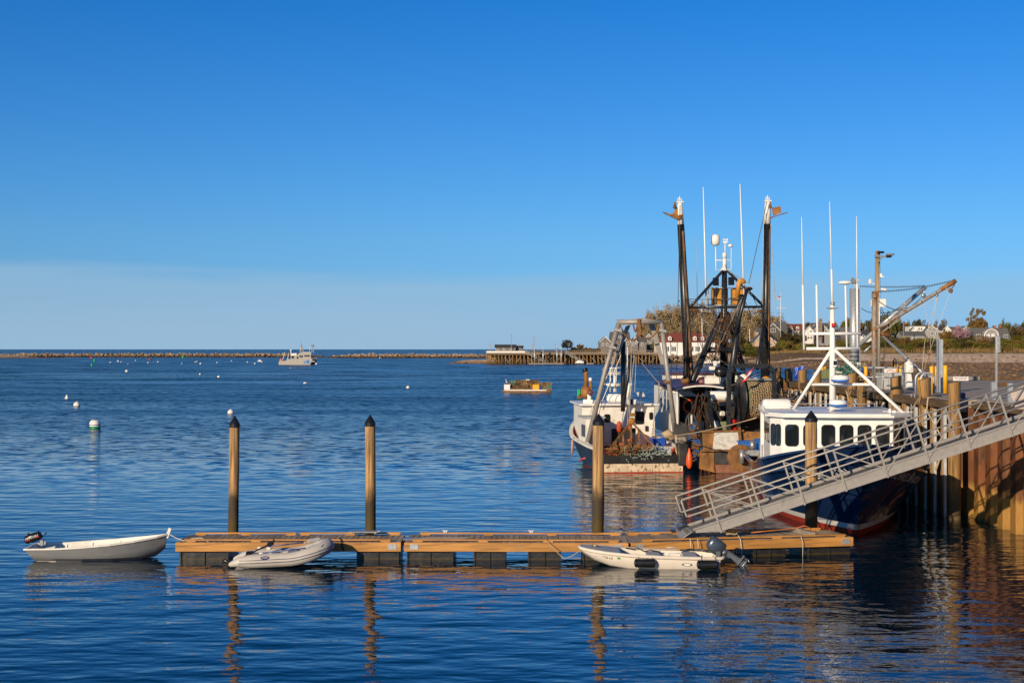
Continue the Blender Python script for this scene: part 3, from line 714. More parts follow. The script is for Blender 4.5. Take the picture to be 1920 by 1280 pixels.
b = MB(); b.tube([(1.7, .1, .60), (1.75, .0, .62), (1.8, -.1, .60), (1.72, -.05, .60), (1.66, .05, .60)], .03, 6); b.build('bow_line_coil', MT['rope'], t)
b = MB()
b.tube([(.75, -.66, .44), (.5, -.6, .4), (.4, -.55, .46), (.2, -.5, .36), (0, -.45, .40), (-.3, -.4, .36)], .02, 6)
b.tube([(-.9, -.5, .4), (-1.2, -.56, .42), (-1.5, -.5, .42), (-1.9, -.2, .42)], .025, 6); b.build('control_cable', MT['black'], t)
# registration number, oval badge and stickers on the side facing the camera (local +y)
def side_pt(x, dz):        # dz metres below the rail
    for a, c in zip(WS, WS[1:]):
        if a[0] <= x <= c[0] or c is WS[-1]:
            f = min(max((x - a[0]) / (c[0] - a[0]), 0), 1)
            zs = a[4] + f * (c[4] - a[4]); bs = a[2] + f * (c[2] - a[2]); bb = a[1] + f * (c[1] - a[1]); zk = a[3] + f * (c[3] - a[3])
            y1, y0 = bs - .02, bb + (bs - bb) * .55; z1, z0 = zs - .1, zk + .09
            z = zs - dz; g = (z1 - z) / max(z1 - z0, .01)
            return V(x, y1 + (y0 - y1) * g + .008, z)
vs, fs = text_verts('MS 5858 NE', .105)
b = MB(); b.add([side_pt(1.72 - p.x * 1.0, .19 - p.y) for p in vs], fs); b.build('registration_number', MT['letter_black'], t)
b = MB(); b.add([side_pt(1.08 - u * .1, .20 - v * .1) for u, v in ((0, 0), (1, 0), (1, 1), (0, 1))], [[0, 1, 2, 3]]); b.build('green_sticker', mat('green_sticker', (.05, .35, .04), .4), t)
b = MB(); b.add([side_pt(-1.02 - .16 * math.cos(2 * PI * k / 20), .215 - .045 * math.sin(2 * PI * k / 20)) for k in range(20)], [list(range(20))]); bd = b.build('oval_badge', MT['letter_black'], t)
b = MB(); b.add([side_pt(-1.02 - .11 * math.cos(2 * PI * k / 20), .215 - .033 * math.sin(2 * PI * k / 20)) + V(0, .004, 0) for k in range(20)], [list(range(20))]); b.build('badge_face', MT['letter_white'], bd)
b = MB(); b.add([side_pt(-1.30 - u * .07, .25 - v * .08) for u, v in ((0, 0), (1, 0), (1, 1), (0, 1))], [[0, 1, 2, 3]]); b.build('blue_sticker', MT['blue_tub'], t)
EMT = t
for i, (xx, zz) in enumerate(((.25, .20), (-1.62, .16))):
    f_ = thing('boat_fender', ['black cylinder fender amidships on the white motor skiff', 'black cylinder fender at the stern of the white motor skiff'][i], 'fender', t.location, PI + R(-2), 'black fenders on the white skiff')
    T_ = Matrix.Rotation(PI / 2, 3, 'Y')
    yy = .84
    b = MB(); prof = [(.02, -.32), (.10, -.30), (.135, -.26)]
    for k in range(11): prof += [(.135, -.25 + k * .05), (.128, -.225 + k * .05)]
    prof += [(.135, .27), (.10, .31), (.02, .33)]
    b.lathe(prof, (xx, yy, zz), 16, T_); b.build('fender_body', MT['black'], f_)
    for s_ in (-.24, .2):
        b = MB(); b.tube([(xx + s_, yy + .02, zz + .13), (xx + s_ * .9, .80, .38), (xx + s_ * .75, .70, .43), (xx + s_ * .7, .62, .36)], .009, 5); b.build('fender_line', MT['black'], f_)
o = thing('outboard_motor', 'dark grey outboard motor tilted up on the stern of the white skiff', 'outboard', t.location, PI + R(-2))
outboard('motor_grey', 'motor_leg', '', R(-54), .98, (-2.16, 0, .45), PI, o, tall=1.3)
b = MB(); b.box((-2.02, .02, .38), (.16, .3, .2), bev=.03); b.box((-2.12, 0, .5), (.08, .2, .25), rot=Matrix.Rotation(-.5, 3, 'Y')); b.build('mount_bracket', MT['motor_leg'], o)

# ------------------------------------------------------------------ aluminium gangway
G0 = V(XX(1290, 45.35), 45.3, .70); G1 = V(18.0, 45.6, 4.72)
t = thing('gangway', 'grey aluminium gangway with handrails from pier down to floating dock', 'gangway', G0, math.atan2(G1.y - G0.y, G1.x - G0.x))
LL = math.hypot(G1.x - G0.x, G1.y - G0.y); dz = G1.z - G0.z
ax = V(LL, 0, dz).normalized(); up = V(-ax.z, 0, ax.x); LEN = math.sqrt(LL * LL + dz * dz)
GW = 1.15
def g(s_, y, h): return ax * s_ + V(0, y, 0) + up * h
for yy in (-.02, GW + .02):
    b = MB(); o_ = .012 if yy < 0 else -.012
    b.prism([g(.25, yy, -.02), g(.95, yy, -.20), g(LEN, yy, -.24), g(LEN, yy, .12), g(.25, yy, .08)], (0, .03 if yy < 0 else -.03, 0))
    b.bar(g(.2, yy, .11), g(LEN, yy, .13), .07, .05, up); b.bar(g(.95, yy, -.20), g(LEN, yy, -.24), .09, .03, up)
    b.build('stringer', MT['alu'], t)
b = MB(); n_ = int(LEN / .075)
for k in range(n_): b.bar(g(.0 + k * LEN / n_, .03, .05), g(.0 + k * LEN / n_, GW - .03, .05), .028, .03, up)
for k in range(9): b.bar(g(-.05, .06 + k * (GW - .12) / 8, .035), g(LEN, .06 + k * (GW - .12) / 8, .035), .012, .03, up)
b.build('deck_grating', MT['grate'], t)
b = MB(); b.prism([g(.15, .02, .06), g(-.38, .02, -.10), g(-.38, .02, -.125), g(.15, .02, .03)], (0, GW - .04, 0)); b.build('toe_plate', MT['alu'], t)
NP = 9
for yy, sx in ((-.045, 1), (GW + .045, 1)):
    s0, sp = 1.02, 1.405
    for k in range(NP):
        s_ = s0 + k * sp
        if s_ > LEN: break
        b = MB(); b.bar(g(s_, yy, -.26), g(s_, yy, 1.12), .065, .055, ax); b.build('post', MT['alu'], t)
    for h in (1.12, .56):
        b = MB(); b.tube([g(.15 + .0, yy, h), g(LEN, yy, h)], .033 if h > 1 else .028, 8); b.build('handrail' if h > 1 else 'mid_rail', MT['alu'], t)
    b = MB(); b.tube([g(.15, yy, 1.12), g(.12, yy, 1.1), g(.12, yy, .58), g(.15, yy, .56)], .03, 8); b.build('rail_end_loop', MT['alu'], t)
    for k in range(NP - 1):
        sa = s0 + k * sp; sb = min(sa + sp, LEN)
        b = MB()
        if k < 4: b.bar(g(sa, yy, 1.08), g(sb, yy, .06), .03, .03)
        else: b.bar(g(sa, yy, -.1), g(sb, yy, 1.08), .03, .03)
        b.build('diagonal_brace', MT['alu'], t)
# ------------------------------------------------------------------ trawler hulls
class Hull:
    """x forward, y to port, z up; half breadth from a smooth formula"""
    def __init__(s, xs, xw, xh, zh, bw, bs, zmid, zst, ew=9., es=6., pw=.85, ps=.6, tap=.1, xt=-4.):
        s.xs, s.xw, s.xh, s.zh = xs, xw, xh, zh
        s.bw, s.bs, s.zmid, s.zst = bw, bs, zmid, zst
        s.ew, s.es, s.pw, s.ps, s.tap, s.xt = ew, es, pw, ps, tap, xt
    def sheer(s, x):
        f = (x - s.xs) / (s.xh - s.xs)
        return s.zst + (s.zmid - s.zst) * min(f / .35, 1) if f < .35 else s.zmid + (s.zh - s.zmid) * ((f - .35) / .65) ** 1.7
    def xstem(s, z): return s.xw + (s.xh - s.xw) * max(z, -.3 * s.zh) / s.zh
    def y(s, x, z):
        k = min(max(z / s.sheer(x), -.4), 1.25)
        B = s.bw + (s.bs - s.bw) * max(k, -.3)
        E = s.ew + (s.es - s.ew) * k; p = s.pw + (s.ps - s.pw) * max(k, 0)
        d = (s.xstem(z) - x) / E
        if d <= 0: return 0.0
        y = B * math.sin(PI / 2 * min(d, 1)) ** p
        if x < s.xt: y *= 1 - s.tap * ((s.xt - x) / (s.xt - s.xs)) ** 2
        if z < 0: y *= max(1 + z * .35, .1)
        return y
    def stations(s, n=34):
        return [s.xs + (s.xh - s.xs) * (1 - (1 - i / n) ** 1.5) for i in range(n + 1)]
    def surf(s, b, zlo, zhi, nz, m=0, side=(1, -1), n=34):
        """strip of the hull between two heights; zhi None -> sheer"""
        b.cm = m
        for sd in side:
            rows = []
            for x in s.stations(n):
                top = s.sheer(x) if zhi is None else zhi
                rows.append([])
                for k in range(nz + 1):
                    z = zlo + (top - zlo) * k / nz
                    xx = min(x, s.xstem(z)); rows[-1].append((xx, sd * s.y(xx, z), z))
            if sd < 0: rows = [r[::-1] for r in rows]
            b.grid(rows[::-1])
        return b
    def transom(s, b, zlo, zhi, m=0, nz=3):
        b.cm = m
        b.grid([[(s.xs, sd * s.y(s.xs, zlo + (zhi - zlo) * k / nz), zlo + (zhi - zlo) * k / nz) for sd in (1, -1)] for k in range(nz + 1)], smooth=False)
    def rim(s, b, w, h, off=0., n=34, dz=0., sides=(1, -1)):
        for sd in sides:
            pts = [(x, sd * max(s.y(min(x, s.xstem(s.sheer(x)) - .02), s.sheer(x)) + off, .0), s.sheer(x) + dz) for x in s.stations(n)]
            for a, c in zip(pts, pts[1:]): b.bar(a, c, w, h)
    def inner(s, b, depth, th=.12, n=30, x1=None):
        """inside of the bulwark and the deck"""
        xe = x1 if x1 is not None else s.xh - .8
        xs_ = [s.xs + .1 + (xe - s.xs - .1) * i / n for i in range(n + 1)]
        for sd in (1, -1):
            rows = []
            for x in xs_:
                z1 = s.sheer(x); y1 = max(s.y(x, z1) - th, .02); z0 = z1 - depth; y0 = max(min(s.y(x, z0), y1 + .1) - th, .02)
                rows.append([(x, sd * y0, z0), (x, sd * y1, z1)])
            b.grid(rows if sd > 0 else [r[::-1] for r in rows], smooth=False)
        b.grid([[(x, -max(s.y(x, s.sheer(x) - depth) - th + .05, .02), s.sheer(x) - depth), (x, max(s.y(x, s.sheer(x) - depth) - th + .05, .02), s.sheer(x) - depth)] for x in xs_], smooth=False)

def rr_pts(w, h, r, n=5):
    o = []
    for cx, cy, a0 in ((w / 2 - r, h / 2 - r, 0), (-w / 2 + r, h / 2 - r, 90), (-w / 2 + r, -h / 2 + r, 180), (w / 2 - r, -h / 2 + r, 270)):
        for k in range(n + 1):
            a = R(a0 + 90 * k / n); o.append((cx + r * math.cos(a), cy + r * math.sin(a)))
    return o
def window(parent, c, u, v, w, h, r=.1, fr='black', gl='glass', d=.02):
    """rounded window: frame and pane on the plane spanned by u, v at c, facing u x v"""
    c, u, v = Vector(c), Vector(u).normalized(), Vector(v).normalized(); n = u.cross(v)
    b = MB(); b.prism([c - n * .01 + u * p + v * q for p, q in rr_pts(w + .07, h + .07, r + .03)], n * (d + .01)); f = b.build('window', MT[fr], parent)
    b = MB(); b.add([c + n * (d + .004) + u * p + v * q for p, q in rr_pts(w, h, r)], [list(range(24))]); b.build('pane', MT[gl], f)
def raft(label, loc, rz, s_=1.0):
    o = thing('life_raft_canister', label, 'life raft', loc, rz, 'white life raft canisters')
    T_ = Matrix.Rotation(PI / 2, 3, 'Y')
    b = MB(); L = .62 * s_; r = .30 * s_
    b.lathe([(.03, -L), (r * .75, -L + .02), (r * .95, -L + .08), (r, -L + .14), (r, L - .14), (r * .95, L - .08), (r * .75, L - .02), (.03, L)], (0, 0, .36 * s_), 20, T_); b.build('shell', MT['white_clean'], o)
    b = MB(); b.box((0, 0, .36 * s_), (L * 2.02, r * 2.1, .03)); b.build('seam_band', MT['white'], o)
    b = MB(); b.box((-.3 * s_, 0, .05), (.08, .5 * s_, .1)); b.box((.3 * s_, 0, .05), (.08, .5 * s_, .1)); b.build('cradle', MT['steel'], o)
    return o
def whip(b, p, q, r0, r1): b.tube([p, Vector(p).lerp(Vector(q), .5), q], [r0, (r0 + r1) / 2, r1], 6)
def lightbox(parent, c, w=.5, rz=0, name='work_light'):
    b = MB(); b.box(c, (w, .2, .2), rz=rz, bev=.03); l = b.build(name, MT['black'], parent)
    c = Vector(c); d = Matrix.Rotation(rz, 3, 'Z') @ Vector((0, -.103, -.01))
    b = MB(); b.box(c + d, (w * .86, .01, .13), rz=rz); b.build('lens', MT['lens'], l)

# ------------------------------------------------------------------ navy trawler with the white wheelhouse, bow towards us
RZ = math.atan2(-.993, -.112)
B1O = (13.25, 60, 0)
t = thing('trawler', 'navy trawler with white wheelhouse and tripod mast, bow toward the gangway', 'trawler', B1O, RZ)
h = Hull(-8.5, 9.9, 12.7, 3.4, 2.45, 3.2, 1.85, 1.75, ew=9.5, es=5.6, pw=.9, ps=.58, tap=.1, xt=-3)
b = MB()
h.surf(b, .46, None, 8, 0); h.transom(b, .46, 1.75, 0); h.surf(b, .25, .46, 1, 1); h.transom(b, .25, .46, 1); h.surf(b, -.6, .25, 3, 2); h.transom(b, -.6, .25, 2)
hull = b.build('hull', [MT['navy'], MT['white'], MT['red_bottom']], t)
b = MB(); h.inner(b, .9); b.build('deck', MT['grey_paint'], t)
for sd in (1, -1): b = MB(); h.rim(b, .16, .08, -.04, sides=(sd,)); b.build('cap_rail', MT['navy'], t)
b = MB()
for sd in (1, -1):                              # rubbing strakes
    for dz in (.48,):
        pts = [(min(x, h.xstem(h.sheer(x) - dz) - .01), 0, h.sheer(x) - dz) for x in h.stations()]
        pts = [(x, sd * (h.y(x, z) + .02), z) for x, _, z in pts]
        b.tube(pts, .07, 8)
b.build('rub_strake', MT['navy'], t)
b = MB()
pts = [(x, -(h.y(x, h.sheer(x) - 1.35) + .015), h.sheer(x) - 1.35) for x in h.stations() if x < 7.5]
b.tube(pts, .05, 6); b.build('steel_guard', MT['steel'], t)
def name_on(hull, sd, x0, zf, size, s_, m, squeeze=1.0):
    vs, fs = [], []
    cur = 0
    for k, (ch, sc) in enumerate(s_):
        v_, f_ = text_verts(ch, size * sc, 0)
        if not v_: cur += size * .34; continue
        w0 = min(p.x for p in v_); w1 = max(p.x for p in v_)
        o = len(vs)
        for p in v_:
            # letters stay upright, bolder strokes like a cut serif face
            vs.append((cur + (p.x - w0) * .9, p.y))
        fs += [[i + o for i in f] for f in f_]
        cur += (w1 - w0) * .9 + size * .10
    vv = []
    squeeze = squeeze / cur
    for (u, v) in vs:
        x = x0 + u * squeeze if sd < 0 else x0 - u * squeeze
        z = zf(x) + v
        y = h.y(x, z); ex = .045
        vv.append((x, sd * (y + ex), z))
    bb = MB(); bb.add(vv, fs); bb.build('name_lettering', MT[m], hull)
word = [(c, 1.3 if c in 'MB' and i in (0, 8) else 1.0) for i, c in enumerate('MICHAEL BRANDON')]
name_on(hull, -1, 8.95, lambda x: h.sheer(x) - .92, .36, word, 'letter_white', 2.75)
name_on(hull, 1, 11.1, lambda x: h.sheer(x) - .9, .34, word, 'letter_white', 3.6)
# wheelhouse
WH = [(-.6, -2.55), (3.2, -2.55), (4.0, -2.15), (4.12, 0), (4.0, 2.15), (3.1, 2.75), (-.6, 2.75)]
z0, z1 = 1.0, 3.92
b = MB(); b.prism([(x, y, z0) for x, y in WH], (0, 0, z1 - z0)); whouse = b.build('wheelhouse', MT['white_clean'], t)
b = MB()
RF = [(-3.2, -2.65), (3.3, -2.75), (4.35, -2.15), (4.5, 0), (4.35, 2.15), (3.3, 3.0), (-3.2, 2.9)]
b.prism([(x, y, z1 + .003) for x, y in RF], (0, 0, .09))
b.prism([(x * .97, y * .95, z1 + .094) for x, y in RF], (0, 0, .05)); b.build('roof', MT['white'], t)
b = MB()
for x in (-3.0,):
    for y in (-2.45, 2.45): b = MB(); b.box((x, y, 2.4), (.34, .2, 3.02), bev=.02); b.build('shelter_post', MT['white_clean'], t)
b = MB(); b.box((-2.1, -2.5, 1.65), (1.5, .06, 1.5)); b.build('shelter_side', MT['white_clean'], t)
up = V(0, 0, 1); zc = 3.2
for k in range(6):                               # front windows
    y = -1.75 + .70 * k
    xf = 4.12 - .12 * abs(y) / 2.15
    n_ = V(1, 0, 0); u = V(-.0605 * (1 if y > 0 else -1), 1, 0)
    window(whouse, (xf + .002, y, zc), u, up, .47, .80, .12)
for sd in (1, -1):                               # chamfer and side windows
    a, c = V(3.1 if sd > 0 else 3.2, sd * (2.75 if sd > 0 else 2.55), zc), V(4.0, sd * 2.15, zc); u = (a - c) if sd > 0 else (c - a)
    window(whouse, a.lerp(c, .30), u, up, .33, .80, .11); window(whouse, a.lerp(c, .73), u, up, .33, .80, .11)
    for x in (.3, 1.4, 2.45): window(whouse, (x, sd * (2.752 if sd > 0 else 2.552), zc), V(-sd, 0, 0), up, .62, .7, .1)
b = MB()
for k in range(4):
    for j in range(2): b.box((2.9 - .13 * k, -2.556, 1.7 + .28 * j), (.05, .02, .22), bev=.02)
b.build('vent_slots', MT['dark_fill'], whouse)
b = MB(); b.box((-.62, -1.3, 2.35), (.03, .8, 1.9)); b.build('door', MT['dark_fill'], whouse)
b = MB()
pts = [(-3.1, -2.6), (-1.5, -2.62), (1.0, -2.68)]
for (x, y) in pts: b.tube([(x, y, z1 + .1), (x, y, z1 + .26)], .015, 5)
b.tube([(-3.1, 2.5, z1 + .26), (-3.1, -2.6, z1 + .26), (1.0, -2.68, z1 + .26)], .018, 6); b.build('roof_rail', MT['white'], t)
# mast, tripod legs and crosstrees (points read off at the mast's own distance)
YM = 58.6
b = W(); b.tube([P(1561, 778, YM), P(1561, 660, YM), P(1560.5, 572, YM)], [.14, .12, .09], 12); mast = b.build('mast', MT['white_clean'], t)
b = W(); b.tube([P(1482, 776, 60.2), P(1561, 653, YM)], .07, 10); b.build('mast_leg', MT['white_clean'], t)
b = W(); b.tube([P(1697, 777, 57.0), P(1562, 653, YM)], .07, 10); b.build('mast_leg', MT['white_clean'], t)
b = W(); b.tube([P(1515, 720.5, 59.6), P(1640, 720.5, 57.8)], .06, 8); b.build('tripod_crossbar', MT['white_clean'], t)
for y_, x0_, x1_ in ((625.5, 1516, 1614), (653.5, 1512, 1612)):
    b = W(); b.tube([P(x0_, y_, YM), P(x1_, y_ - .5, YM)], .065, 8); b.build('crosstree', MT['white_clean'], t)
b = W(); b.tube([P(1566, 688, YM), P(1577, 687.5, YM), P(1565, 670, YM)], .02, 6); b.box(P(1563, 681, YM) + V(0, -.14, 0), (.2, .14, .3), bev=.03); b.build('radar_bracket', MT['white_clean'], t)
b = W(); b.box(P(1563.5, 681, YM) + V(0, -.215, .02), (.13, .03, .17)); b.build('horn_grille', MT['black'], t)
for (xb, yb, xm, xt_, yt, yd) in ((1507.5, 655, 1505, 1503, 407, 534), (1608, 655, 1610.5, 1606, 405, 532)):
    b = W(); b.tube([P(xb, yb, YM), P((xb + xt_) / 2, yd, YM)], .045, 8); b.tube([P((xb + xt_) / 2, yd, YM), P(xt_, yt, YM)], [.03, .012], 8); b.build('whip_antenna', MT['white_clean'], t)
b = W(); b.tube([P(1533, 655, YM), P(1531, 534, YM)], .045, 8); b.build('whip_antenna', MT['white_clean'], t)
b = W(); b.tube([P(1560.5, 572, YM), P(1559, 505, YM)], .042, 8); b.tube([P(1559, 505, YM), P(1555.5, 378, YM)], [.03, .012], 8); b.build('whip_antenna', MT['white_clean'], t)
b = W(); b.tube([P(1588, 655, YM), P(1585, 532, YM)], .04, 8); b.lathe([(.0, .1), (.22, .09), (.30, .03), (.30, 0), (.1, -.05), (0, -.05)], P(1585, 531, YM), 20); b.build('dish_antenna', MT['white_clean'], t)
b = W(); b.box(P(1561, 577.5, YM), (.42, .3, .05)); b.tube([P(1561, 573, YM), P(1561, 566, YM)], .09, 10); b.build('mast_lamp', MT['steel'], t)
b = W(); b.tube([P(1561.5, 606, YM) + V(0, -.16, 0), P(1561.5, 613, YM) + V(0, -.16, 0)], .09, 10); b.build('red_mast_light', MT['red'], t)
def radome(px, py, Y, w_):
    r = w_ / 2 * Y / F
    b = W(); c = P(px, py, Y)
    b.lathe([(0, .17 * r), (r * .8, .16 * r), (r * .97, 0), (r, -.2 * r), (r, -.34 * r)], c + V(0, 0, .3 * r), 24)
    o = b.build('radar_dome', MT['white_clean'], t)
    b = W(); b.lathe([(r * 1.005, 0), (r * .99, -.16 * r), (r * .8, -.26 * r), (0, -.27 * r)], c + V(0, 0, -.04 * r), 24); b.build('blue_band', MT['blue_tub'], o)
    b = W(); b.box(c + V(-.3 * r, .2, -.5 * r), (r * 1.2, .5, .05)); b.build('mount', MT['white_clean'], o)
radome(1575, 711, 58.1, 33); radome(1571, 757, 57.6, 33)
b = W()
for px in (1560, 1572): b.box(P(px, 776, 57.3), (.5, .1, .06))
b.box(P(1668, 773, 57), (.08, .08, .3)); b.box(P(1676, 774, 57), (.12, .1, .2)); b.ball(P(1493, 775, 58.8), .16); b.tube([P(1655, 771, 57), P(1712, 772, 57)], .015, 5); b.build('roof_fitting', MT['white_clean'], t)
b = W(); b.tube([P(1612, 775.5, 57.5), P(1629, 775.5, 57.5)], .03, 6); b.build('roof_tray', MT['rust_orange'], t)
# working deck gear aft: rusty reel, stanchions, tray
b = W(); c = P(1390, 858, 66.5); Mx = Matrix.Rotation(R(70), 3, 'X')
b.lathe([(0, -.05), (.62, -.05), (.66, 0), (.62, .05), (.18, .06), (.15, .5), (0, .5)], c, 26, Mx, smooth=False); b.build('warp_reel', MT['rust'], t)
for px, y0, y1 in ((1391, 842, 868), (1411, 826, 843)):
    b = W(); b.tube([P(px, y1, 66), P(px, y0, 66)], .13, 12); b.build('bollard_post', MT['steel'], t)
b = W(); b.box(P(1417, 850, 65.5), (.95, .6, .2), bev=.03); b.box(P(1417, 845, 65.4), (.75, .3, .07)); b.build('steel_tray', MT['galv'], t)
b = W(); b.box(P(1440, 857, 65.2), (.9, .5, .35), bev=.03); b.build('hatch_box', MT['grey_wood'], t)
raft('life raft canister on the navy trawler wheelhouse roof beside the tripod leg', P(1456, 776, 61.5), R(4))
b = W(); b.ball(P(1447, 774, 60.8), .1); sgl = b.build('side_light', MT['buoy_green'], t)
b = W(); b.ball(P(1466, 772, 60.8), .16, (1, .7, 1)); b.build('bell', MT['yellow_old'], t)
for i, (px, py, Y_, w_, m_) in enumerate(((1404, 838, 68, .9, 'blue_tub'), (1437, 835, 66.6, .9, 'blue_tub'))):
    b = W(); b.box(P(px, py, Y_), (w_, .8, .55), rz=.1, bev=.06); b.box(P(px, py, Y_) + V(0, 0, .28), (w_ + .06, .86, .06), rz=.1)
    solo(b, 'fish_tub', MT[m_], ['light blue fish tub at the navy trawler port stern, behind the reel', 'light blue fish tub under the shelter roof of the navy trawler'][i], 'tub', 'blue fish tubs')
rope('mooring_line', sag(P(1255, 818, 76), P(1418, 783, 64.2), .1), .028, 'rope', 'tan mooring line running from the rusty trawler stern to the wheelhouse roof')
rope('mooring_line', sag(P(1490, 773, 62), P(1560, 741, 64), .12), .02, 'rope', 'tan line from the navy trawler wheelhouse roof up to the pier')

# ------------------------------------------------------------------ rusty trawler with the net drum, stern towards us
B2O = (13.1, 76, 0)
t = thing('trawler', 'rusty black stern trawler with upright outriggers and a net drum', 'trawler', B2O, R(92.5))
T2 = t
h = Hull(0, 19, 22, 4.2, 2.9, 3.35, 2.6, 2.25, ew=10, es=7, pw=.85, ps=.6, tap=.1, xt=4)
b = MB(); h.surf(b, .35, None, 6, 0); h.surf(b, -.6, .35, 2, 1); h.inner(b, .9); b.build('hull', [MT['dark_hull'], MT['brown_bottom']], t)
b = W()                                        # transom: bevelled rust corner, stern plates
Yt = 75.9
def pl(b, pts, Y, m=0, th=.05): b.cm = m; b.prism([P(x, y, Y) for x, y in pts], (0, th, 0))
yb = W(); pl(yb, [(1317, 811), (1318, 845), (1336, 845), (1339, 809)], 75.85); pl(yb, [(1313, 845.5), (1311, 878), (1340.5, 886), (1338, 845.5)], 75.85)
yb.build('rust_corner_plate', MT['rust_plate'], t)
yb = W(); pl(yb, [(1339.5, 809), (1336.5, 843), (1386, 843), (1389, 809)], 75.8); yb.build('scraped_plate', MT['silver_plate'], t)
yb = W(); pl(yb, [(1338.5, 845), (1341, 870), (1480, 870), (1480, 845)], 75.85); yb.build('stern_plate', MT['dark_hull'], t)
yb = W(); pl(yb, [(1341, 870.5), (1342, 886), (1490, 888), (1490, 870.5)], 75.9); yb.build('stern_bottom', MT['brown_bottom'], t)
yb = W(); pl(yb, [(1389.5, 808), (1386.5, 844), (1500, 844), (1500, 812)], 75.9); yb.build('stern_bulwark', MT['rust_plate'], t)
yb = W(); yb.bar(P(1316, 809, 75.8), P(1395, 807, 75.8), .14, .1); yb.bar(P(1313, 844.5, 75.7), P(1392, 844, 75.7), .1, .1); yb.bar(P(1386, 800, 75.7), P(1389, 845, 75.7), .14, .14); yb.build('stern_rail', MT['rust'], t)
yb = W(); pl(yb, [(1263, 792), (1264, 822), (1300, 838), (1318, 845), (1317, 811), (1300, 804)], 77.6, 0, .1); yb.build('quarter_plate', MT['dark_hull'], t)
# port deckhouse; a dark panel stands in for its shaded opening
b = MB(); b.bx(7.4, 13.5, 1.1, 3.45, 1.6, 4.15); b.bx(13.5, 15.5, .5, 3.3, 1.6, 4.3); dh = b.build('deckhouse', MT['white_old'], t)
b = MB(); b.bx(5.2, 7.39, 3.33, 3.42, 1.5, 4.05); b.bx(5.2, 7.39, 2.6, 2.68, 1.5, 2.9); b.build('deckhouse_wing', MT['white_old'], t)
b = MB(); b.bx(7.36, 7.398, 1.25, 3.2, 1.7, 3.85); b.build('doorway', MT['dark_fill'], dh)
b = MB(); b.bx(7.3, 7.355, 2.1, 2.3, 1.9, 3.5); b.bx(7.3, 7.355, 1.3, 2.25, 1.75, 2.4); b.build('doorway_panel', MT['white_old'], dh)
for x in (8.4, 9.8, 11.4):
    window(dh, (x, 3.452, 3.3), V(-1, 0, 0), V(0, 0, 1), .55, .6, .1)
rows = []
for i in range(9):
    x = 5.0 + i * 8.8 / 8
    rows.append([(x, 3.6 - 2.75 * k / 8, 4.18 + .42 * math.sin(PI * (.16 + .6 * k / 8)) + .02 * i) for k in range(9)])
b = MB(); b.grid(rows); b.grid([[(p[0], p[1], p[2] - .09) for p in r][::-1] for r in rows])
for k in range(8):
    b.add([rows[0][k], rows[0][k + 1], (rows[0][k + 1][0], rows[0][k + 1][1], rows[0][k + 1][2] - .09), (rows[0][k][0], rows[0][k][1], rows[0][k][2] - .09)], [[0, 1, 2, 3]])
b.build('deckhouse_roof', MT['maroon'], t)
b = MB()
for k in range(8): b.bar((4.98, 3.6 - 2.75 * k / 8, 4.10 + .42 * math.sin(PI * (.16 + .6 * k / 8))), (4.98, 3.6 - 2.75 * (k + 1) / 8, 4.10 + .42 * math.sin(PI * (.16 + .6 * (k + 1) / 8))), .08, .13, (1, 0, 0))
b.bar((5.0, 3.5, 1.5), (5.0, 3.5, 4.2), .12, .12); b.build('roof_edge', MT['white_old'], t)
b = MB(); b.bx(7.8, 14.5, -3.1, .9, 1.6, 3.4); b.build('engine_casing', MT['black_iron'], t)
b = MB(); b.bx(14.6, 18.0, -2.2, 2.4, 2.2, 5.0); wheel = b.build('forward_wheelhouse', MT['white_old'], t)
b = MB(); b.bx(14.4, 18.2, -2.4, 2.6, 5.003, 5.1); b.build('forward_roof', MT['maroon'], t)
for y in (-1.4, -.2, 1.0, 1.9): window(wheel, (14.598, y, 4.25), V(0, -1, 0), V(0, 0, 1), .7, .6, .08)
lr = W(); lr.tube([P(1293, 762, 82.6) + V(.36 * math.cos(a * PI / 9), 0, .36 * math.sin(a * PI / 9)) for a in range(18)], .085, 8, closed=True)
solo(lr, 'life_ring', MT['orange'], 'orange life ring hanging in the doorway of the rusty trawler', 'life ring')
# pair of outriggers, mast tripod and cross gantry
def pole(nm, p0, p1, r0, r1, m='black_iron', n=12):
    b = W(); b.tube([p0, Vector(p0).lerp(Vector(p1), .5), p1], [r0, (r0 + r1) / 2, r1], n); return b.build(nm, MT[m], t)
YO = 86
orig = pole('outrigger', P(1292.5, 722, YO), P(1276.5, 421, YO), .30, .21)
pole('outrigger_top', P(1276.5, 421, YO), P(1274.5, 378, YO), .2, .15, 'white_old')
pole('outrigger', P(1435, 716, YO), P(1438.5, 420, YO), .29, .21)
pole('outrigger_top', P(1438.5, 420, YO), P(1439.5, 376, YO), .21, .17, 'white_old')
pole('outrigger_stay', P(1284, 722, YO + 1), P(1288, 622, YO), .13, .12)
pole('outrigger_stay', P(1420, 690, YO - 3), P(1434, 600, YO), .13, .12)
for px0, py0 in ((1274.5, 378), (1439.5, 376)):
    b = W(); b.tube([P(px0 - 3, py0, YO), P(px0 - 3, py0 - 7, YO)], .035, 6); b.tube([P(px0, py0, YO), P(px0, py0 - 10, YO)], .035, 6); b.tube([P(px0 + 3, py0, YO), P(px0 + 3, py0 - 6, YO)], .035, 6)
    b.box(P(px0, py0 + 1, YO), (.42, .3, .07)); b.build('masthead_spike', MT['white_old'], t)
b = W(); b.bar(P(1280, 433, YO - .25), P(1297, 715, YO - .3), .1, .1); b.build('cable_chute', MT['rust'], t)
mast = pole('mast', P(1357, 706, 88), P(1358.5, 508, 88), .27, .16)
pole('mast_top', P(1358.5, 508, 88), P(1359, 476, 88), .15, .1, 'white_old')
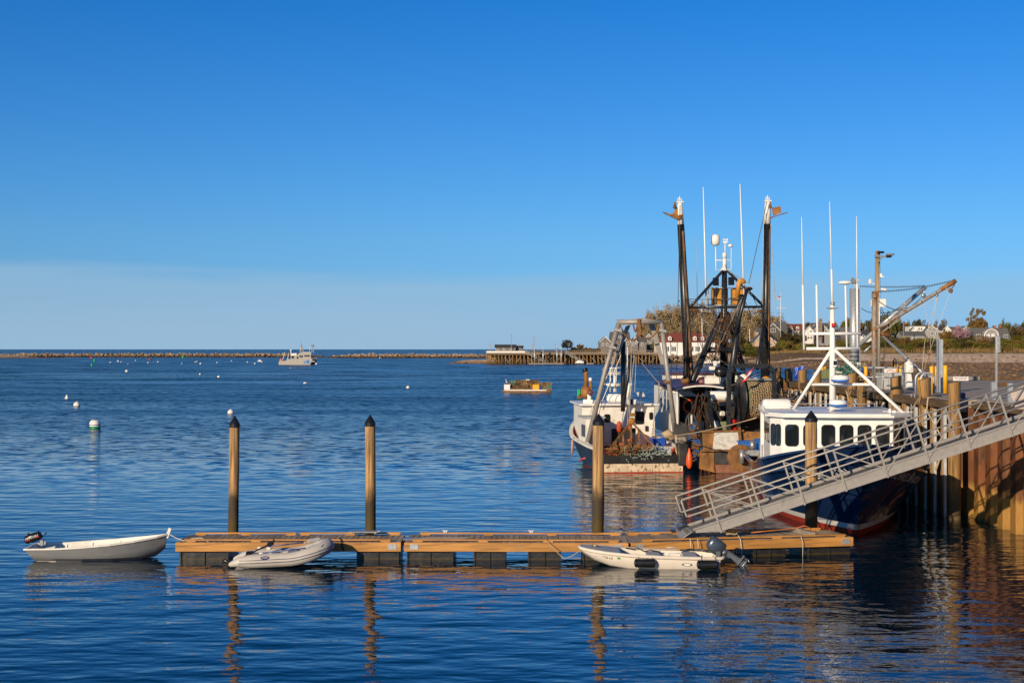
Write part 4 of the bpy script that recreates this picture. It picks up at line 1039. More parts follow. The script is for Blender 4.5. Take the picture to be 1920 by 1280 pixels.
pole('tripod_leg', P(1295, 722, 83.5), P(1353, 588, 88), .19, .16); pole('tripod_leg', P(1393, 690, 92), P(1364, 588, 88), .19, .16)
pole('tripod_leg', P(1370, 716, 84), P(1391, 553, 86), .23, .13); pole('boom', P(1372, 628, 86), P(1390, 552, 85.5), .13, .12)
pole('boom', P(1375, 640, 85), P(1401, 541, 84.5), .12, .1)
b = W(); b.tube([P(1382, 556, 84.6), P(1385, 535, 84.6), P(1387, 527, 84.6), P(1392, 526, 84.6), P(1395, 532, 84.6)], [.12, .15, .17, .17, .15], 10); b.build('boom_head', MT['nest_orange'], t)
pole('gantry_crossbar', P(1290, 576.5, YO), P(1437, 575, YO), .075, .075)
pole('gantry_strut', P(1293, 577, YO), P(1355, 508, 87.8), .085, .085); pole('gantry_strut', P(1364, 508, 87.8), P(1434, 576, YO), .085, .085)
pole('lower_crossbar', P(1318, 657, 86), P(1384, 656, 86), .16, .16)
b = W()
b.box(P(1349, 556, 88.4), (.95, .7, 1.0)); b.box(P(1383, 556, 88.4), (.75, .7, 1.0)); b.build('crows_nest', MT['nest_orange'], t)
b = W()
for y_ in (540, 561, 572): b.tube([P(1328, y_, 87.9), P(1397, y_, 87.9)], .03, 6)
for x_ in (1328, 1341, 1397): b.tube([P(x_, 540, 87.9), P(x_, 575, 87.9)], .03, 6)
b.build('platform_rail', MT['steel'], t)
for x_ in (1342, 1371): 
    b = W(); b.box(P(x_, 528 if x_ < 1350 else 527, 88), (.36, .2, .5), rz=.1, bev=.03); b.build('speaker_box', MT['black'], t)
lightbox(t, P(1340, 562, 87.6), .8); lightbox(t, P(1383, 561, 87.4), .72); lightbox(t, P(1320, 573, 86.3), .4); lightbox(t, P(1401, 571, 86.2), .42)
b = W()
for x_ in (1327, 1340): b.tube([P(x_, 577, 87), P(x_ - 2, 640, 87)], .025, 5)
for k in range(7): b.tube([P(1326.8 - k * .2, 580 + k * 9, 87), P(1339.8 - k * .2, 580 + k * 9, 87)], .022, 5)
b.build('mast_ladder', MT['black_iron'], t)
b = W(); b.lathe([(0, .42), (.16, .40), (.26, .28), (.28, .05), (.25, -.2), (.1, -.28), (0, -.28)], P(1341.5, 452, 88), 18); b.tube([P(1342, 463, 88), P(1342, 506, 88), P(1358, 506, 88)], .035, 6); b.tube([P(1342, 488, 88), P(1371, 488, 88), P(1371, 465, 88)], .03, 6); b.tube([P(1371, 488, 88), P(1371, 506, 88), P(1360, 506, 88)], .03, 6)
b.build('satellite_dome', MT['white'], t)
b = W(); b.lathe([(0, .2), (.14, .13), (.16, 0), (0, 0)], P(1369.5, 463, 88), 14); b.build('gps_dome', MT['white'], t)
b = W(); b.tube([P(1359.5, 476, 88), P(1359.5, 457, 88)], .04, 6); b.box(P(1359.5, 449, 88), (.3, .08, .06)); b.box(P(1359.5, 454, 88), (.24, .2, .13)); b.box(P(1364, 451, 88), (.04, .1, .25)); b.build('wind_sensor', MT['white'], t)
b = W(); b.tube([P(1358.5, 485, 88) , P(1358.5, 474, 88)], .13, 12); b.prism([P(1350, 507, 87.8), P(1359, 495, 87.8), P(1362, 507, 87.8)], (0, .1, 0)); b.build('masthead', MT['white_old'], t)
for (x0, y0, x1, y1) in ((1324.5, 572, 1318.5, 351), (1395, 556, 1387.5, 345)):
    b = W(); b.tube([P(x0, y0, 87), P((x0 + x1) / 2, (y0 + y1) / 2, 87), P(x1, y1, 87)], [.055, .045, .025], 8); b.build('whip_antenna', MT['white_clean'], t)
b = W(); b.tube([P(1309, 660, 87), P(1305.5, 444, 87)], [.02, .008], 5); b.build('wire_antenna', MT['wire_pale'], t)
b = W(); b.tube([P(1317, 690, 87), P(1316, 567, 87)], .03, 5); b.build('wire_antenna', MT['white_old'], t)
# paravane stabilisers hung at the mastheads
for i, (px0, py0, sgn) in enumerate(((1268, 402, -1), (1456, 402, 1))):
    o = thing('paravane', ['rusty delta shaped stabiliser hung from the left outrigger head', 'rusty delta shaped stabiliser hung from the right outrigger head'][i], 'stabiliser', P(px0, py0, YO - .3), 0, 'stabilisers on the outriggers')
    k = YO / F
    if sgn < 0: body = [(-25, -5), (-20, -1), (2, 10), (12, 8), (14, 0), (0, 2)]; fin = [(-9, 2), (2, -14), (13, -2), (12, 8), (3, 10)]
    else: body = [(-13, 7), (22, -4), (21, -2.5), (-3, 4.5), (-12, 9)]; fin = [(-5, 2), (-7, -13), (9, -16), (10, -4)]
    b = MB(); b.prism([(x * k, 0, -y * k) for x, y in body], (0, .5, .05)); b.build('wing', MT['rust'], o)
    b = MB(); b.prism([(x * k, .22, -y * k) for x, y in fin], (0, .06, 0)); b.build('fin', MT['rust_orange'], o)
    b = MB(); xh_ = (-2 if sgn < 0 else -11) ; b.tube([(xh_ * k, .2, 14 * k), (xh_ * k, .2, 24 * k)], .05, 6); b.lathe([(.05, -.2), (.12, -.12), (.06, .1), (0, .12)], (xh_ * k, .2, 17 * k), 10); b.build('shackle_weight', MT['rust'], o)
# net drum under its black frame
YD = 80
o = thing('net_drum', 'big net reel wound with brown netting on the rusty trawler', 'net reel', P(1426, 748, YD), R(7))
Mx = Matrix.Rotation(PI / 2, 3, 'Y')
b = MB(); b.lathe([(.0, -1.05), (.8, -1.05), (1.0, -.9), (1.03, -.2), (1.0, .4), (.92, .8), (.8, 1.0), (0, 1.0)], (0, 0, 0), 36, Mx); b.build('netting_core', MT['net_dark'], o)
b = MB(); rn = random.Random(2)
for k in range(15):
    x = -.92 + k * 1.85 / 14
    r_ = 1.06 - .10 * max(0, (x - .5)) - .05 * max(0, -x - .7)
    pts = [(x + .03 * math.sin(j * 2.4 + k), r_ * math.cos(2 * PI * j / 40), r_ * math.sin(2 * PI * j / 40)) for j in range(40)]
    b.tube(pts, .034, 4, closed=True)
for j in range(38):
    a = 2 * PI * j / 38
    pts = [(-.95 + 1.9 * k / 24, (1.065 - .10 * max(0, (-.95 + 1.9 * k / 24 - .5))) * math.cos(a + .05 * math.sin(k * 1.3 + j)), (1.065 - .10 * max(0, (-.95 + 1.9 * k / 24 - .5))) * math.sin(a + .05 * math.sin(k * 1.3 + j))) for k in range(25)]
    b.tube(pts, .032, 4)
b.build('net_mesh', MT['net'], o)
b = MB(); b.lathe([(1.07, -.99), (1.07, -.72)], (0, 0, 0), 36, Mx); b.lathe([(1.02, .55), (.95, .8)], (0, 0, 0), 30, Mx); b.build('green_wrap', MT['net_green'], o)
for x, m_ in ((-1.15, 'black_iron'), (1.15, 'rust')):
    b = MB(); b.lathe([(0, -.03), (1.28, -.03), (1.3, 0), (1.28, .03), (0, .03)], (x, 0, 0), 40, Mx, smooth=False); b.build('flange', MT[m_], o)
b = MB(); b.tube([(-1.5, 0, 0), (1.45, 0, 0)], .09, 10); b.build('axle', MT['rust'], o)
b = MB()
for x in (-1.35, 1.35):
    b.bar((x, -.5, -2.0), (x, 0, .1), .12, .2); b.bar((x, .6, -2.0), (x, 0, .1), .12, .2)
b.build('pedestal', MT['black_iron'], o)
b = W()
fr = [P(1366, 775, 78.8), P(1367, 698, 78.8), P(1374, 686, 78.8), P(1441, 686, 78.8), P(1451, 697, 78.8), P(1452, 775, 78.8)]
for a, c in zip(fr, fr[1:]): b.bar(a, c, .24, .24, (0, 1, 0))
b.build('stern_gantry', MT['black_iron'], t)
lightbox(t, P(1411, 684, 78.5), .5)
b = W(); b.box(P(1425, 711, 79.5), (1.9, .3, .12)); b.build('gantry_beam', MT['steel'], t)
# deck clutter of the rusty trawler
raft('life raft canister on a rusty stand beside the net drum', P(1347, 753, 80.5), R(-3), .92)
b = W(); b.bar(P(1330, 752, 80.5), P(1365, 752, 80.5), .5, .06); b.bar(P(1346, 753, 80.2), P(1346, 805, 80.2), .1, .1); b.build('raft_stand', MT['rust'], t)
b = W(); b.bar(P(1328, 735, 79.8), P(1337, 806, 78), .2, .14); b.bar(P(1364, 745, 79.6), P(1367, 806, 79), .2, .16); b.bar(P(1384, 772, 79.6), P(1386, 808, 79), .16, .12); b.build('stern_post', MT['black_iron'], t)
b = W(); b.box(P(1367, 748, 78.9), (.2, .16, .42), bev=.05); b.build('white_lamp_box', MT['white'], t)
b = W(); b.bx(*sorted((XX(1330, 81), XX(1470, 81))), 81, 84.5, 1.5, 3.35); b.build('winch_house', MT['dark_fill'], t)
for k, (px, py, w_, m_) in enumerate(((1338, 782, .9, 'dark_fill'), (1352, 775, .35, 'white_old'), (1374, 790, .3, 'red'), (1358, 799, .7, 'net_green'), (1366, 801, .6, 'red'), (1341, 795, .5, 'white_old'), (1378, 805, .3, 'red'))):
    b = W(); b.box(P(px, py, 79.5), (w_, .4, w_ * .8), rz=k * .4, bev=.05); b.build('deck_gear', MT[m_], t)
b = W(); rn = random.Random(8)
for k in range(22):
    p0 = P(1308 + rn.uniform(-3, 16), 735 + rn.uniform(0, 60), 80 + rn.uniform(-1, 1)); p1 = p0 + V(rn.uniform(-.5, .5), 0, rn.uniform(-1.6, -.4)); b.tube(sag(p0, p1, rn.uniform(-.1, .1), 4), rn.uniform(.012, .03), 6)
b.build('hanging_chain_bundle', MT['rust_dark'], t)
b = W(); rn = random.Random(9)
for k in range(22):
    p0 = P(1320 + rn.uniform(0, 140), 700 + rn.uniform(0, 40), 82 + rn.uniform(-1, 1)); p1 = p0 + V(rn.uniform(-1.2, 1.2), 0, rn.uniform(-1.4, .4)); b.tube(sag(p0, p1, rn.uniform(-.1, .3), 6), .025, 5)
b.build('hydraulic_hose', MT['black'], t)
for (px, py, r_, m_) in ((1310, 728, .42, 'black'), (1352, 697, .38, 'black'), (1372, 697, .3, 'black'), (1394, 707, .22, 'white'), (1417, 712, .16, 'white'), (1436, 712, .25, 'yellow_old'), (1318, 716, .35, 'maroon'), (1285, 713, .25, 'rust')):
    b = W(); b.ball(P(px, py, 83), r_, (1.1, .8, .9), 10, 6); b.build('winch_drum', MT[m_], t)
b = W(); b.box(P(1336, 713, 82.5), (.9, .5, .4), bev=.03); b.build('control_box', MT['white_old'], t)
b = W(); b.box(P(1335, 690, 84), (.34, .3, .22), bev=.02); b.box(P(1338, 705, 84), (.5, .06, .05)); b.tube([P(1340, 712, 84), P(1341, 680, 84)], .05, 6); b.box(P(1341, 681, 84), (.24, .2, .3), bev=.04); b.build('searchlight', MT['white_old'], t)
# blue trawl door hung at the quarter, chain round it
o = thing('trawl_door', 'blue rusty trawl door hung with chain at the stern quarter', 'trawl door', P(1303, 865, 76.8), R(-62))
b = MB(); pts = [(-.55, 0, .3), (.5, 0, -.05), (.62, 0, .7), (.45, 0, 1.6), (-.1, 0, 2.15), (-.55, 0, 1.9), (-.62, 0, 1.0)]
b.prism(pts, (0, .12, 0)); b.build('board', MT['blue_rust'], o)
b = MB()
for z in (.5, 1.0, 1.5): b.bar((-.6, -.03, z), (.58, -.03, z - .1), .06, .1)
b.build('rib', MT['rust'], o)
b = MB(); rn = random.Random(4)
for k in range(10):
    z = .2 + k * .2; b.tube([(-.5 + rn.uniform(-.1, .2), -.1, z), (0, -.16, z + rn.uniform(-.2, .2)), (.5, -.1, z + rn.uniform(-.3, .3))], .035, 5)
b.build('chain', MT['rust'], o)
b = W(); b.lathe([(.02, -.5), (.1, -.45), (.17, -.25), (.175, .0), (.12, .3), (.05, .5), (.04, .6), (0, .61)], P(1292.5, 861, 75.6), 16)
solo(b, 'mooring_float', MT['orange'], 'long orange float hanging between dragger and rusty trawler', 'float')
b = W(); b.tube([P(1296, 793, 75.4) + V(.28 * math.cos(a * PI / 8), 0, .5 * math.sin(a * PI / 8)) for a in range(16)], .05, 6, closed=True); solo(b, 'rope_loop', MT['wire'], 'dark rope loop hanging over the blue trawl door', 'rope')
# rigging wires
rig = [((1275, 385), (1268, 735), 'wire'), ((1281, 470), (1300, 700), 'wire'), ((1438, 378), (1404, 532), 'wire'), ((1432, 395), (1430, 570), 'wire_pale'), ((1445, 420), (1455, 600), 'wire_pale'), ((1443, 430), (1441, 690), 'rust'),
       ((1365, 508), (1403, 530), 'wire_pale'), ((1404, 540), (1470, 680), 'wire'), ((1401, 545), (1378, 640), 'wire'), ((1290, 583), (1330, 588), 'wire'), ((1437, 583), (1400, 590), 'wire'), ((1353, 590), (1312, 690), 'wire'),
       ((1340, 600), (1290, 720), 'wire'), ((1362, 600), (1330, 700), 'wire'), ((1380, 640), (1400, 690), 'wire'), ((1366, 590), (1396, 690), 'wire'), ((1395, 560), (1440, 660), 'wire'), ((1351, 640), (1335, 690), 'rust'), ((1288, 600), (1284, 720), 'wire')]
b = W()
for (a, c, m_) in rig[:]:
    b.cm = {'wire': 0, 'wire_pale': 1, 'rust': 2}[m_]; b.tube([P(*a, 85.5), P(*c, 85.5)], .022 if m_ != 'rust' else .04, 5)
b.build('rigging', [MT['wire'], MT['wire_pale'], MT['rust']], t)
b = W(); rn = random.Random(44)
ends = [(1275, 384), (1279, 430), (1286, 560), (1292, 700), (1358, 512), (1353, 590), (1366, 590), (1404, 540), (1392, 556), (1372, 628), (1436, 690), (1438, 420), (1439, 384), (1432, 577), (1300, 577), (1318, 657), (1384, 656), (1330, 712), (1345, 714), (1362, 712), (1400, 705), (1420, 700), (1310, 726)]
for k in range(46):
    a, c = rn.sample(ends, 2)
    if min(a[1], c[1]) < 500 and abs(a[0] - c[0]) > 30: continue
    b.cm = rn.choice([0, 0, 0, 1, 2]); b.tube(sag(P(*a, 85.5 + rn.uniform(-1, 1)), P(*c, 85.5 + rn.uniform(-1, 1)), rn.choice([0, 0, .1, .35]), 8), rn.uniform(.011, .02), 4)
b.build('running_rigging', [MT['wire'], MT['wire_pale'], MT['rust_dark']], t)
for (x, y) in ((1303, 582), (1426, 583), (1404, 541), (1368, 632), (1354, 600), (1345, 640), (1381, 668), (1390, 660)):
    b = W(); b.ball(P(x, y, YO), .2, (1.2, .5, .6), 10, 6); b.build('rigging_block', MT['rust'], t)
b = W(); rn = random.Random(12)
for k in range(60):
    p0 = P(1346 + rn.uniform(-8, 40), 560 + rn.uniform(10, 60), 86); b.tube(sag(p0, p0 + V(rn.uniform(-.6, .6), 0, rn.uniform(-2.4, .3)), rn.uniform(-.1, .2), 4), rn.uniform(.01, .022), 5)
b.build('block_and_tackle', MT['rust_dark'], t)
# small flag on its staff
o = thing('flag', 'small red white and blue flag on a staff at the rusty trawler stern', 'flag', P(1398, 712, 78), 0)
b = MB(); k = 78 / F
b.tube([(8 * k, .0, 72 * k), (7 * k, 0, 96 * k)], .02, 5); b.build('staff', MT['steel'], o)
def cloth(x0, z0, dx, dzx, L, Wd, m_): pass
b = MB(); n_ = 10
rows = [[(k * (-9 + 24 * i / n_ + 2 * math.sin(i * .9 + j)), .1 * math.sin(i * 1.2), k * (-4 + 30 * i / n_ - 2.6 * j)) for j in range(4)] for i in range(n_ + 1)]
b.grid(rows, mfun=lambda i, j: j % 2); b.build('striped_cloth', [MT['red'], MT['white']], o)

# ------------------------------------------------------------------ dragger with the grey gallows, stern towards us
B3O = (6.95, 76.2, 0)
t = thing('dragger', 'white and dark blue fishing dragger with tall grey gallows frame', 'fishing boat', B3O, R(97.5))
h = Hull(0, 12.4, 14.2, 2.6, 2.15, 2.5, 1.35, 1.2, ew=8, es=6.5, pw=.8, ps=.6, tap=.1, xt=3)
b = MB(); h.surf(b, .04, None, 6, 0); h.surf(b, -.5, .04, 2, 1); h.inner(b, .5); b.build('hull', [MT['navy_dull'], MT['red_bottom']], t)
for sd in (1, -1): b = MB(); h.rim(b, .2, .14, -.05, sides=(sd,)); b.build('cap_rail', MT['white_old'], t)
b = MB(); b.bx(-.12, 0, -2.28, 2.3, .50, .92); b.build('stern_band', MT['black_band'], t)
b = MB(); b.bx(-.06, 0, -2.24, 2.26, .045, .49); b.build('transom', MT['peeling'], t)
b = MB(); b.bx(-.08, .02, -2.26, 2.28, -.1, .035); b.build('boot_stripe', MT['red_bottom'], t)
b = MB(); b.bx(-.15, .55, -2.5, -1.98, .35, 1.55, .04); b.build('stern_corner_post', MT['dark_hull'], t)
b = MB(); b.bx(-.2, .4, -2.45, -2.0, 1.56, 1.9, .08); b.build('corner_locker', MT['grey_wood'], t)
# cabin and companionway
b = MB(); b.prism([(x, y, 1.0) for x, y in ((6.3, -2.2), (11.0, -1.75), (11.6, 0), (11.0, 1.75), (6.3, 2.1))], (0, 0, 2.35)); cab = b.build('cabin', MT['white_old'], t)
b = MB(); b.prism([(x, y, 3.353) for x, y in ((6.0, -2.4), (11.3, -1.95), (12.0, 0), (11.3, 1.95), (6.0, 2.3))], (0, 0, .1)); b.build('cabin_roof', MT['white'], t)
b = MB(); b.bx(4.0, 6.28, 1.28, 2.3, 1.0, 2.72); box_ = b.build('companionway', MT['white_old'], t)
b = MB(); b.bx(3.9, 6.25, 1.2, 2.38, 2.723, 2.8); b.build('companionway_roof', MT['grey_paint'], t)
b = MB(); b.bx(3.95, 3.997, 1.28, 1.62, .9, 2.6); b.build('plywood_door', MT['rust_orange'], box_)
for x in (4.35, 4.75, 5.15): window(box_, (x, 2.302, 2.0), V(-1, 0, 0), V(0, 0, 1), .18, .62, .03)
for x in (7.2, 8.4, 9.6): window(cab, (x, 2.04 - (x - 6.3) * .075, 2.75), V(-1, .075, 0), V(0, 0, 1), .5, .5, .08)
bw = lambda y, z, w_, hh: window(cab, (6.298, y, z), V(0, -1, 0), V(0, 0, 1), w_, hh, .08)
bw(.62, 2.6, .3, .42); bw(-1.28, 2.62, .5, .68); bw(-1.98, 2.72, .16, .38)
b = MB(); b.bx(6.24, 6.296, -1.02, -.62, 1.0, 3.1); b.bx(6.22, 6.296, -2.1, -1.9, 1.7, 2.05); b.build('cabin_door_frame', MT['white'], cab)
b = MB(); b.bx(6.2, 6.292, -1.78, -1.62, 1.85, 2.15); b.build('switch_box', MT['dark_fill'], cab)
b = MB(); b.bx(6.26, 6.296, -.55, .36, 1.0, 2.0); b.build('cabin_entry', MT['dark_fill'], cab)  # dark panel painted in for the shaded entry
# gallows
def gal(nm, pts, r_, n=12): b = W(); b.tube(pts, r_, n); return b.build(nm, MT['gallows'], t)
YG = 79.5
gal('gallows_leg', [P(1102, 829, YG), P(1134, 698, YG), P(1160, 606, YG)], [.145, .135, .13]); gal('gallows_leg', [P(1267, 818, YG), P(1252, 700, YG), P(1240, 604, YG)], [.145, .135, .13])
gal('gallows_top', [P(1157, 603.5, YG), P(1243, 603.5, YG)], .14)
b = W(); b.prism([P(1160, 601, YG - .1), P(1201, 596.5, YG - .1), P(1242, 601.5, YG - .1), P(1242, 603, YG - .1), P(1160, 603, YG - .1)], (0, .25, 0))
b.prism([P(1165, 606, YG), P(1178, 606, YG), P(1164, 612, YG)], (0, .06, 0)); b.prism([P(1240, 606, YG), P(1226, 606, YG), P(1239, 612, YG)], (0, .06, 0)); b.build('gallows_gusset', MT['gallows'], t)
for q in ([(1173, 612), (1184, 606), (1152, 683), (1144, 683)], [(1216, 606), (1228, 608), (1247, 683), (1239, 683)]):
    b = W(); b.prism([P(x, y, YG + .9) for x, y in q], (0, .08, 0)); b.build('gallows_brace', MT['gallows'], t)
for x, y in ((1158, 619), (1148, 651), (1242, 620), (1251, 716)):
    b = W(); b.box(P(x, y, YG - .05), (.4, .42, .14), rot=Matrix.Rotation(.2, 3, 'Y')); b.build('clamp_plate', MT['rust' if y > 700 else 'alu'], t)
b = W()
b.tube(sag(P(1163, 610, YG), P(1200, 626, YG), .55, 10), .045, 6); b.tube(sag(P(1200, 626, YG), P(1237, 609, YG), .5, 10), .045, 6); rn = random.Random(3)
for k in range(14): b.tube(sag(P(1195 + rn.uniform(0, 6), 598, YG - .2), P(1194 + rn.uniform(0, 9), 620 + rn.uniform(0, 12), YG - .2), 0, 4), .045, 5)
b.tube(sag(P(1187, 606, YG), P(1196, 604, YG), .5, 6), .05, 5); b.build('gallows_chain', MT['rust'], t)
b = W(); b.tube([P(1168, 771, 81), P(1168.5, 640, 81)], .13, 10); b.build('mast', MT['black_iron'], t)
b = W(); b.tube([P(1168, 768, 80.6), P(1184, 662, 80.4)], .085, 8); b.build('boom', MT['black_iron'], t)
b = W(); b.tube([P(1110, 764, 82), P(1158, 664, 82)], .02, 5); b.tube([P(1124, 764, 82), P(1165, 664, 82)], .02, 5)
for (y, x0, x1) in ((702, 1138, 1174), (699, 1140, 1170), (720, 1132, 1152), (690, 1142, 1166)): b.tube([P(x0, y, 83), P(x1, y - 1, 83)], .03, 6)
for x in (1144, 1151, 1155, 1166, 1176): b.tube([P(x, 735 if x < 1156 else 710, 83), P(x + .5, 690 - (x > 1160) * 40, 83)], .035, 6)
b.build('antenna_rack', MT['white_old'], t)
b = W(); b.tube([P(1153, 734, 83), P(1152.5, 704, 83)], .07, 8); b.lathe([(0, .1), (.4, .08), (.46, 0), (.4, -.1), (0, -.12)], P(1151, 721, 83), 20); b.box(P(1180, 720, 83), (.3, .1, .12)); b.build('radar', MT['white'], t)
b = W(); b.box(P(1153, 746, 83.5), (1.0, .8, .48), bev=.12); b.build('roof_console', MT['white_clean'], t)
b = W(); b.prism([P(1146, 695, 83), P(1144, 697, 83), P(1151, 697, 83), P(1145, 685, 83)], (0, .04, 0)); b.build('wind_vane', MT['alu'], t)
b = W(); b.lathe([(.16, 0), (.16, .9), (.2, 1.0), (.1, 1.12), (0, 1.13)], P(1180, 757, 82.5), 16); b.build('vent_cowl', MT['white_clean'], t)
b = W(); b.box(P(1181, 753, 82), (.3, .3, .28)); b.box(P(1188, 753, 82), (.36, .3, .28)); b.build('roof_box', MT['white'], t)
b = W(); b.prism([P(1193, 736, 82), P(1206, 735, 82), P(1210, 743, 82), P(1197, 744, 82)], (0, .05, .02)); b.tube([P(1201, 744, 82), P(1201, 758, 82)], .03, 6); b.build('solar_panel', MT['screen_grey'], t)
b = W(); b.tube([P(1235.5, 758, 83), P(1235.5, 695, 83)], [.03, .02], 6); b.build('whip_antenna', MT['steel'], t)
b = W(); b.tube([P(1099, 757, 84), P(1099, 745, 84)], .1, 8); b.tube([P(1099, 745, 84), P(1099, 725, 84)], .26, 14); b.tube([P(1099, 726, 84), P(1099, 699, 84), P(1097.5, 694, 84)], .13, 10); b.tube([P(1107.5, 745, 84), P(1107.5, 714, 84)], .085, 8); b.build('exhaust_stack', MT['rust_orange'], t)
b = W(); b.tube([P(1098, 696, 84), P(1096, 690.5, 84)], .16, 10); b.build('exhaust_mouth', MT['black'], t)
b = W(); b.tube([P(1107, 714, 84), P(1107, 708, 84)], .1, 8); b.tube([P(1105, 756, 83), P(1105, 738, 83)], .12, 10); b.box(P(1102, 753, 83), (.54, .5, .26)); b.build('vent_base', MT['white_clean'], t)
b = W(); b.lathe([(.1, .1), (.17, .06), (.17, -.1), (.05, -.1)], P(1107, 736, 82.8), 16, Matrix.Rotation(PI / 2, 3, 'X')); b.build('vent_mouth', MT['maroon'], t)
lines = [((1158, 664), (1132, 768)), ((1184, 640), (1180, 800)), ((1203, 680), (1249, 735)), ((1193, 668), (1190, 735)), ((1160, 610), (1120, 790)), ((1257, 640), (1262, 800)), ((1255, 700), (1268, 830)), ((1184, 665), (1176, 800)), ((1189, 666), (1180, 760)), ((1131, 690), (1118, 790))]
b = W()
for a, c in lines: b.tube([P(*a, 80), P(*c, 80)], .017, 5)
b.build('rigging', MT['wire_pale'], t)
# scallop dredge on the stern with its netting
o = thing('scallop_dredge', 'rusty triangular dredge frame standing on the dragger stern deck', 'dredge', P(1186, 847, 76.8), R(4))
k = 76.8 / F
q = lambda x, y, yy=0: V((x - 1186) * k, yy, (847 - y) * k)
b = MB()
b.bar(q(1145, 838), q(1183, 795, .5), .09, .09); b.bar(q(1229, 838), q(1190, 795, .5), .09, .09)
for x, y in ((1169, 815), (1184, 800), (1199, 806)): b.bar(q(x, 836), q(x, y, .3), .09, .09)
for x in (1154, 1213): b.bar(q(x, 838), q(x + (2 if x < 1180 else -2), 826, .1), .07, .07)
b.build('frame', MT['rust'], o)
b = MB(); b.prism([q(1142, 845, -.1), q(1145, 834, .05), q(1226, 834, .05), q(1232, 845, -.1)], (0, .12, .02)); b.build('pressure_plate', MT['rust'], o)
b = MB(); b.lathe([(0, -.07), (.2, -.07), (.21, 0), (.2, .07), (.06, .08), (0, .08)], q(1187, 790, .5), 18, Matrix.Rotation(PI / 2, 3, 'X')); b.box(q(1189, 778, .5), (.34, .15, .18), bev=.05); b.build('towing_sheave', MT['rust_orange'], o)
def heap(b, c, sx, sy, sz, n, r_, rn, m=None):
    for k in range(n):
        a = rn.uniform(0, 2 * PI); u = rn.uniform(0, 1) ** .5
        p = V(c[0] + sx * u * math.cos(a), c[1] + sy * u * math.sin(a), c[2] + sz * (1 - u * u) * rn.uniform(.5, 1))
        pts = [p]
        d = V(rn.uniform(-1, 1), rn.uniform(-1, 1), 0)
        for j in range(5):
            d = (d + V(rn.uniform(-.8, .8), rn.uniform(-.8, .8), rn.uniform(-.4, .4))).normalized()
            pts.append(pts[-1] + d * .14)
        b.tube(pts, r_, 4)
b = MB(); rn = random.Random(6); heap(b, (-.05, -.1, .0), 1.0, .35, .26, 70, .035, rn); heap(b, (-.9, .0, 0), .4, .3, .25, 30, .035, rn); b.build('chain_bag', MT['rust'], o)
b = W(); rn = random.Random(7)
heap(b, P(1205, 858, 76.6), 1.3, .35, .42, 190, .024, rn)
solo(b, 'rope_heap', MT['rope_grey'], 'grey green heap of netting on the dragger stern', 'netting')
b = W(); b.box(P(1240, 853, 77.5), (.5, .5, .62), bev=.05); b.box(P(1252, 853, 77.3), (.4, .5, .75), bev=.05); b.box(P(1246, 838, 77.4), (.9, .6, .1)); solo(b, 'grey_tote', MT['grey_tub'], 'grey plastic tote on the dragger stern, right of the dredge', 'tote')
b = W(); b.box(P(1233, 832, 79), (.9, .6, .62), bev=.05); solo(b, 'blue_tub', MT['blue'], 'blue tub behind the grey tote on the dragger', 'tub')
b = W(); b.tube([P(1245, 818, 78.5), P(1252, 812, 78.5), P(1262, 822, 78.5)], .25, 8); solo(b, 'rope_pile', MT['rope'], 'tan rope piled on tubs beside the right gallows leg', 'rope')
b = W(); b.ball(P(1161, 800, 80.5), .24, (.7, .6, 1.4)); b.ball(P(1181, 799, 80.2), .17, (.8, .7, 1.5)); b.ball(P(1183, 825, 78.2), .17, (1.3, .8, .6)); b.ball(P(1166, 832, 78), .12, (1.5, .8, .5)); b.build('foul_weather_gear', mat('faded_orange_oilskin', (.42, .06, .015), .6, var=.3), t)
b = W(); b.bx(XX(1160, 80.6), XX(1192, 80.6), 80.6, 81.4, 1.0, 2.1); b.build('winch', MT['dark_fill'], t)
b = W(); b.tube([P(1267 + k_ * .7, 815 + k_ * 4.2, 77.5 - k_ * .05) for k_ in range(9)], .09, 6); b.tube([P(1270, 826, 77), P(1268, 845, 76.8), P(1275, 860, 76.4)], .06, 6); solo(b, 'rope_bundle', MT['rope'], 'tan rope bundle hanging beside the dragger stern corner', 'rope')
b = W(); b.tube([P(1072.5, 850, 80.5), P(1073, 826, 80.5)], .06, 8); b.tube([P(1073, 826, 80.5), P(1076, 820, 80.6)], .03, 6); solo(b, 'pink_fender', mat('pink_fender_plastic', (.55, .28, .22), .5), 'thin pink fender hanging on the dragger bow', 'fender')
b = W(); b.tube([P(1086, 864, 78.4), P(1092, 859.5, 78.2), P(1098, 858.5, 78.0)], .05, 6); solo(b, 'red_strap', mat('faded_red_strap', (.55, .07, .05), .5), 'short faded red strap on the dragger hull side', 'strap')
rp = random.Random(21)
DZ = 4.62
def YD_(y): return (H - DZ) * F / (y - HY)
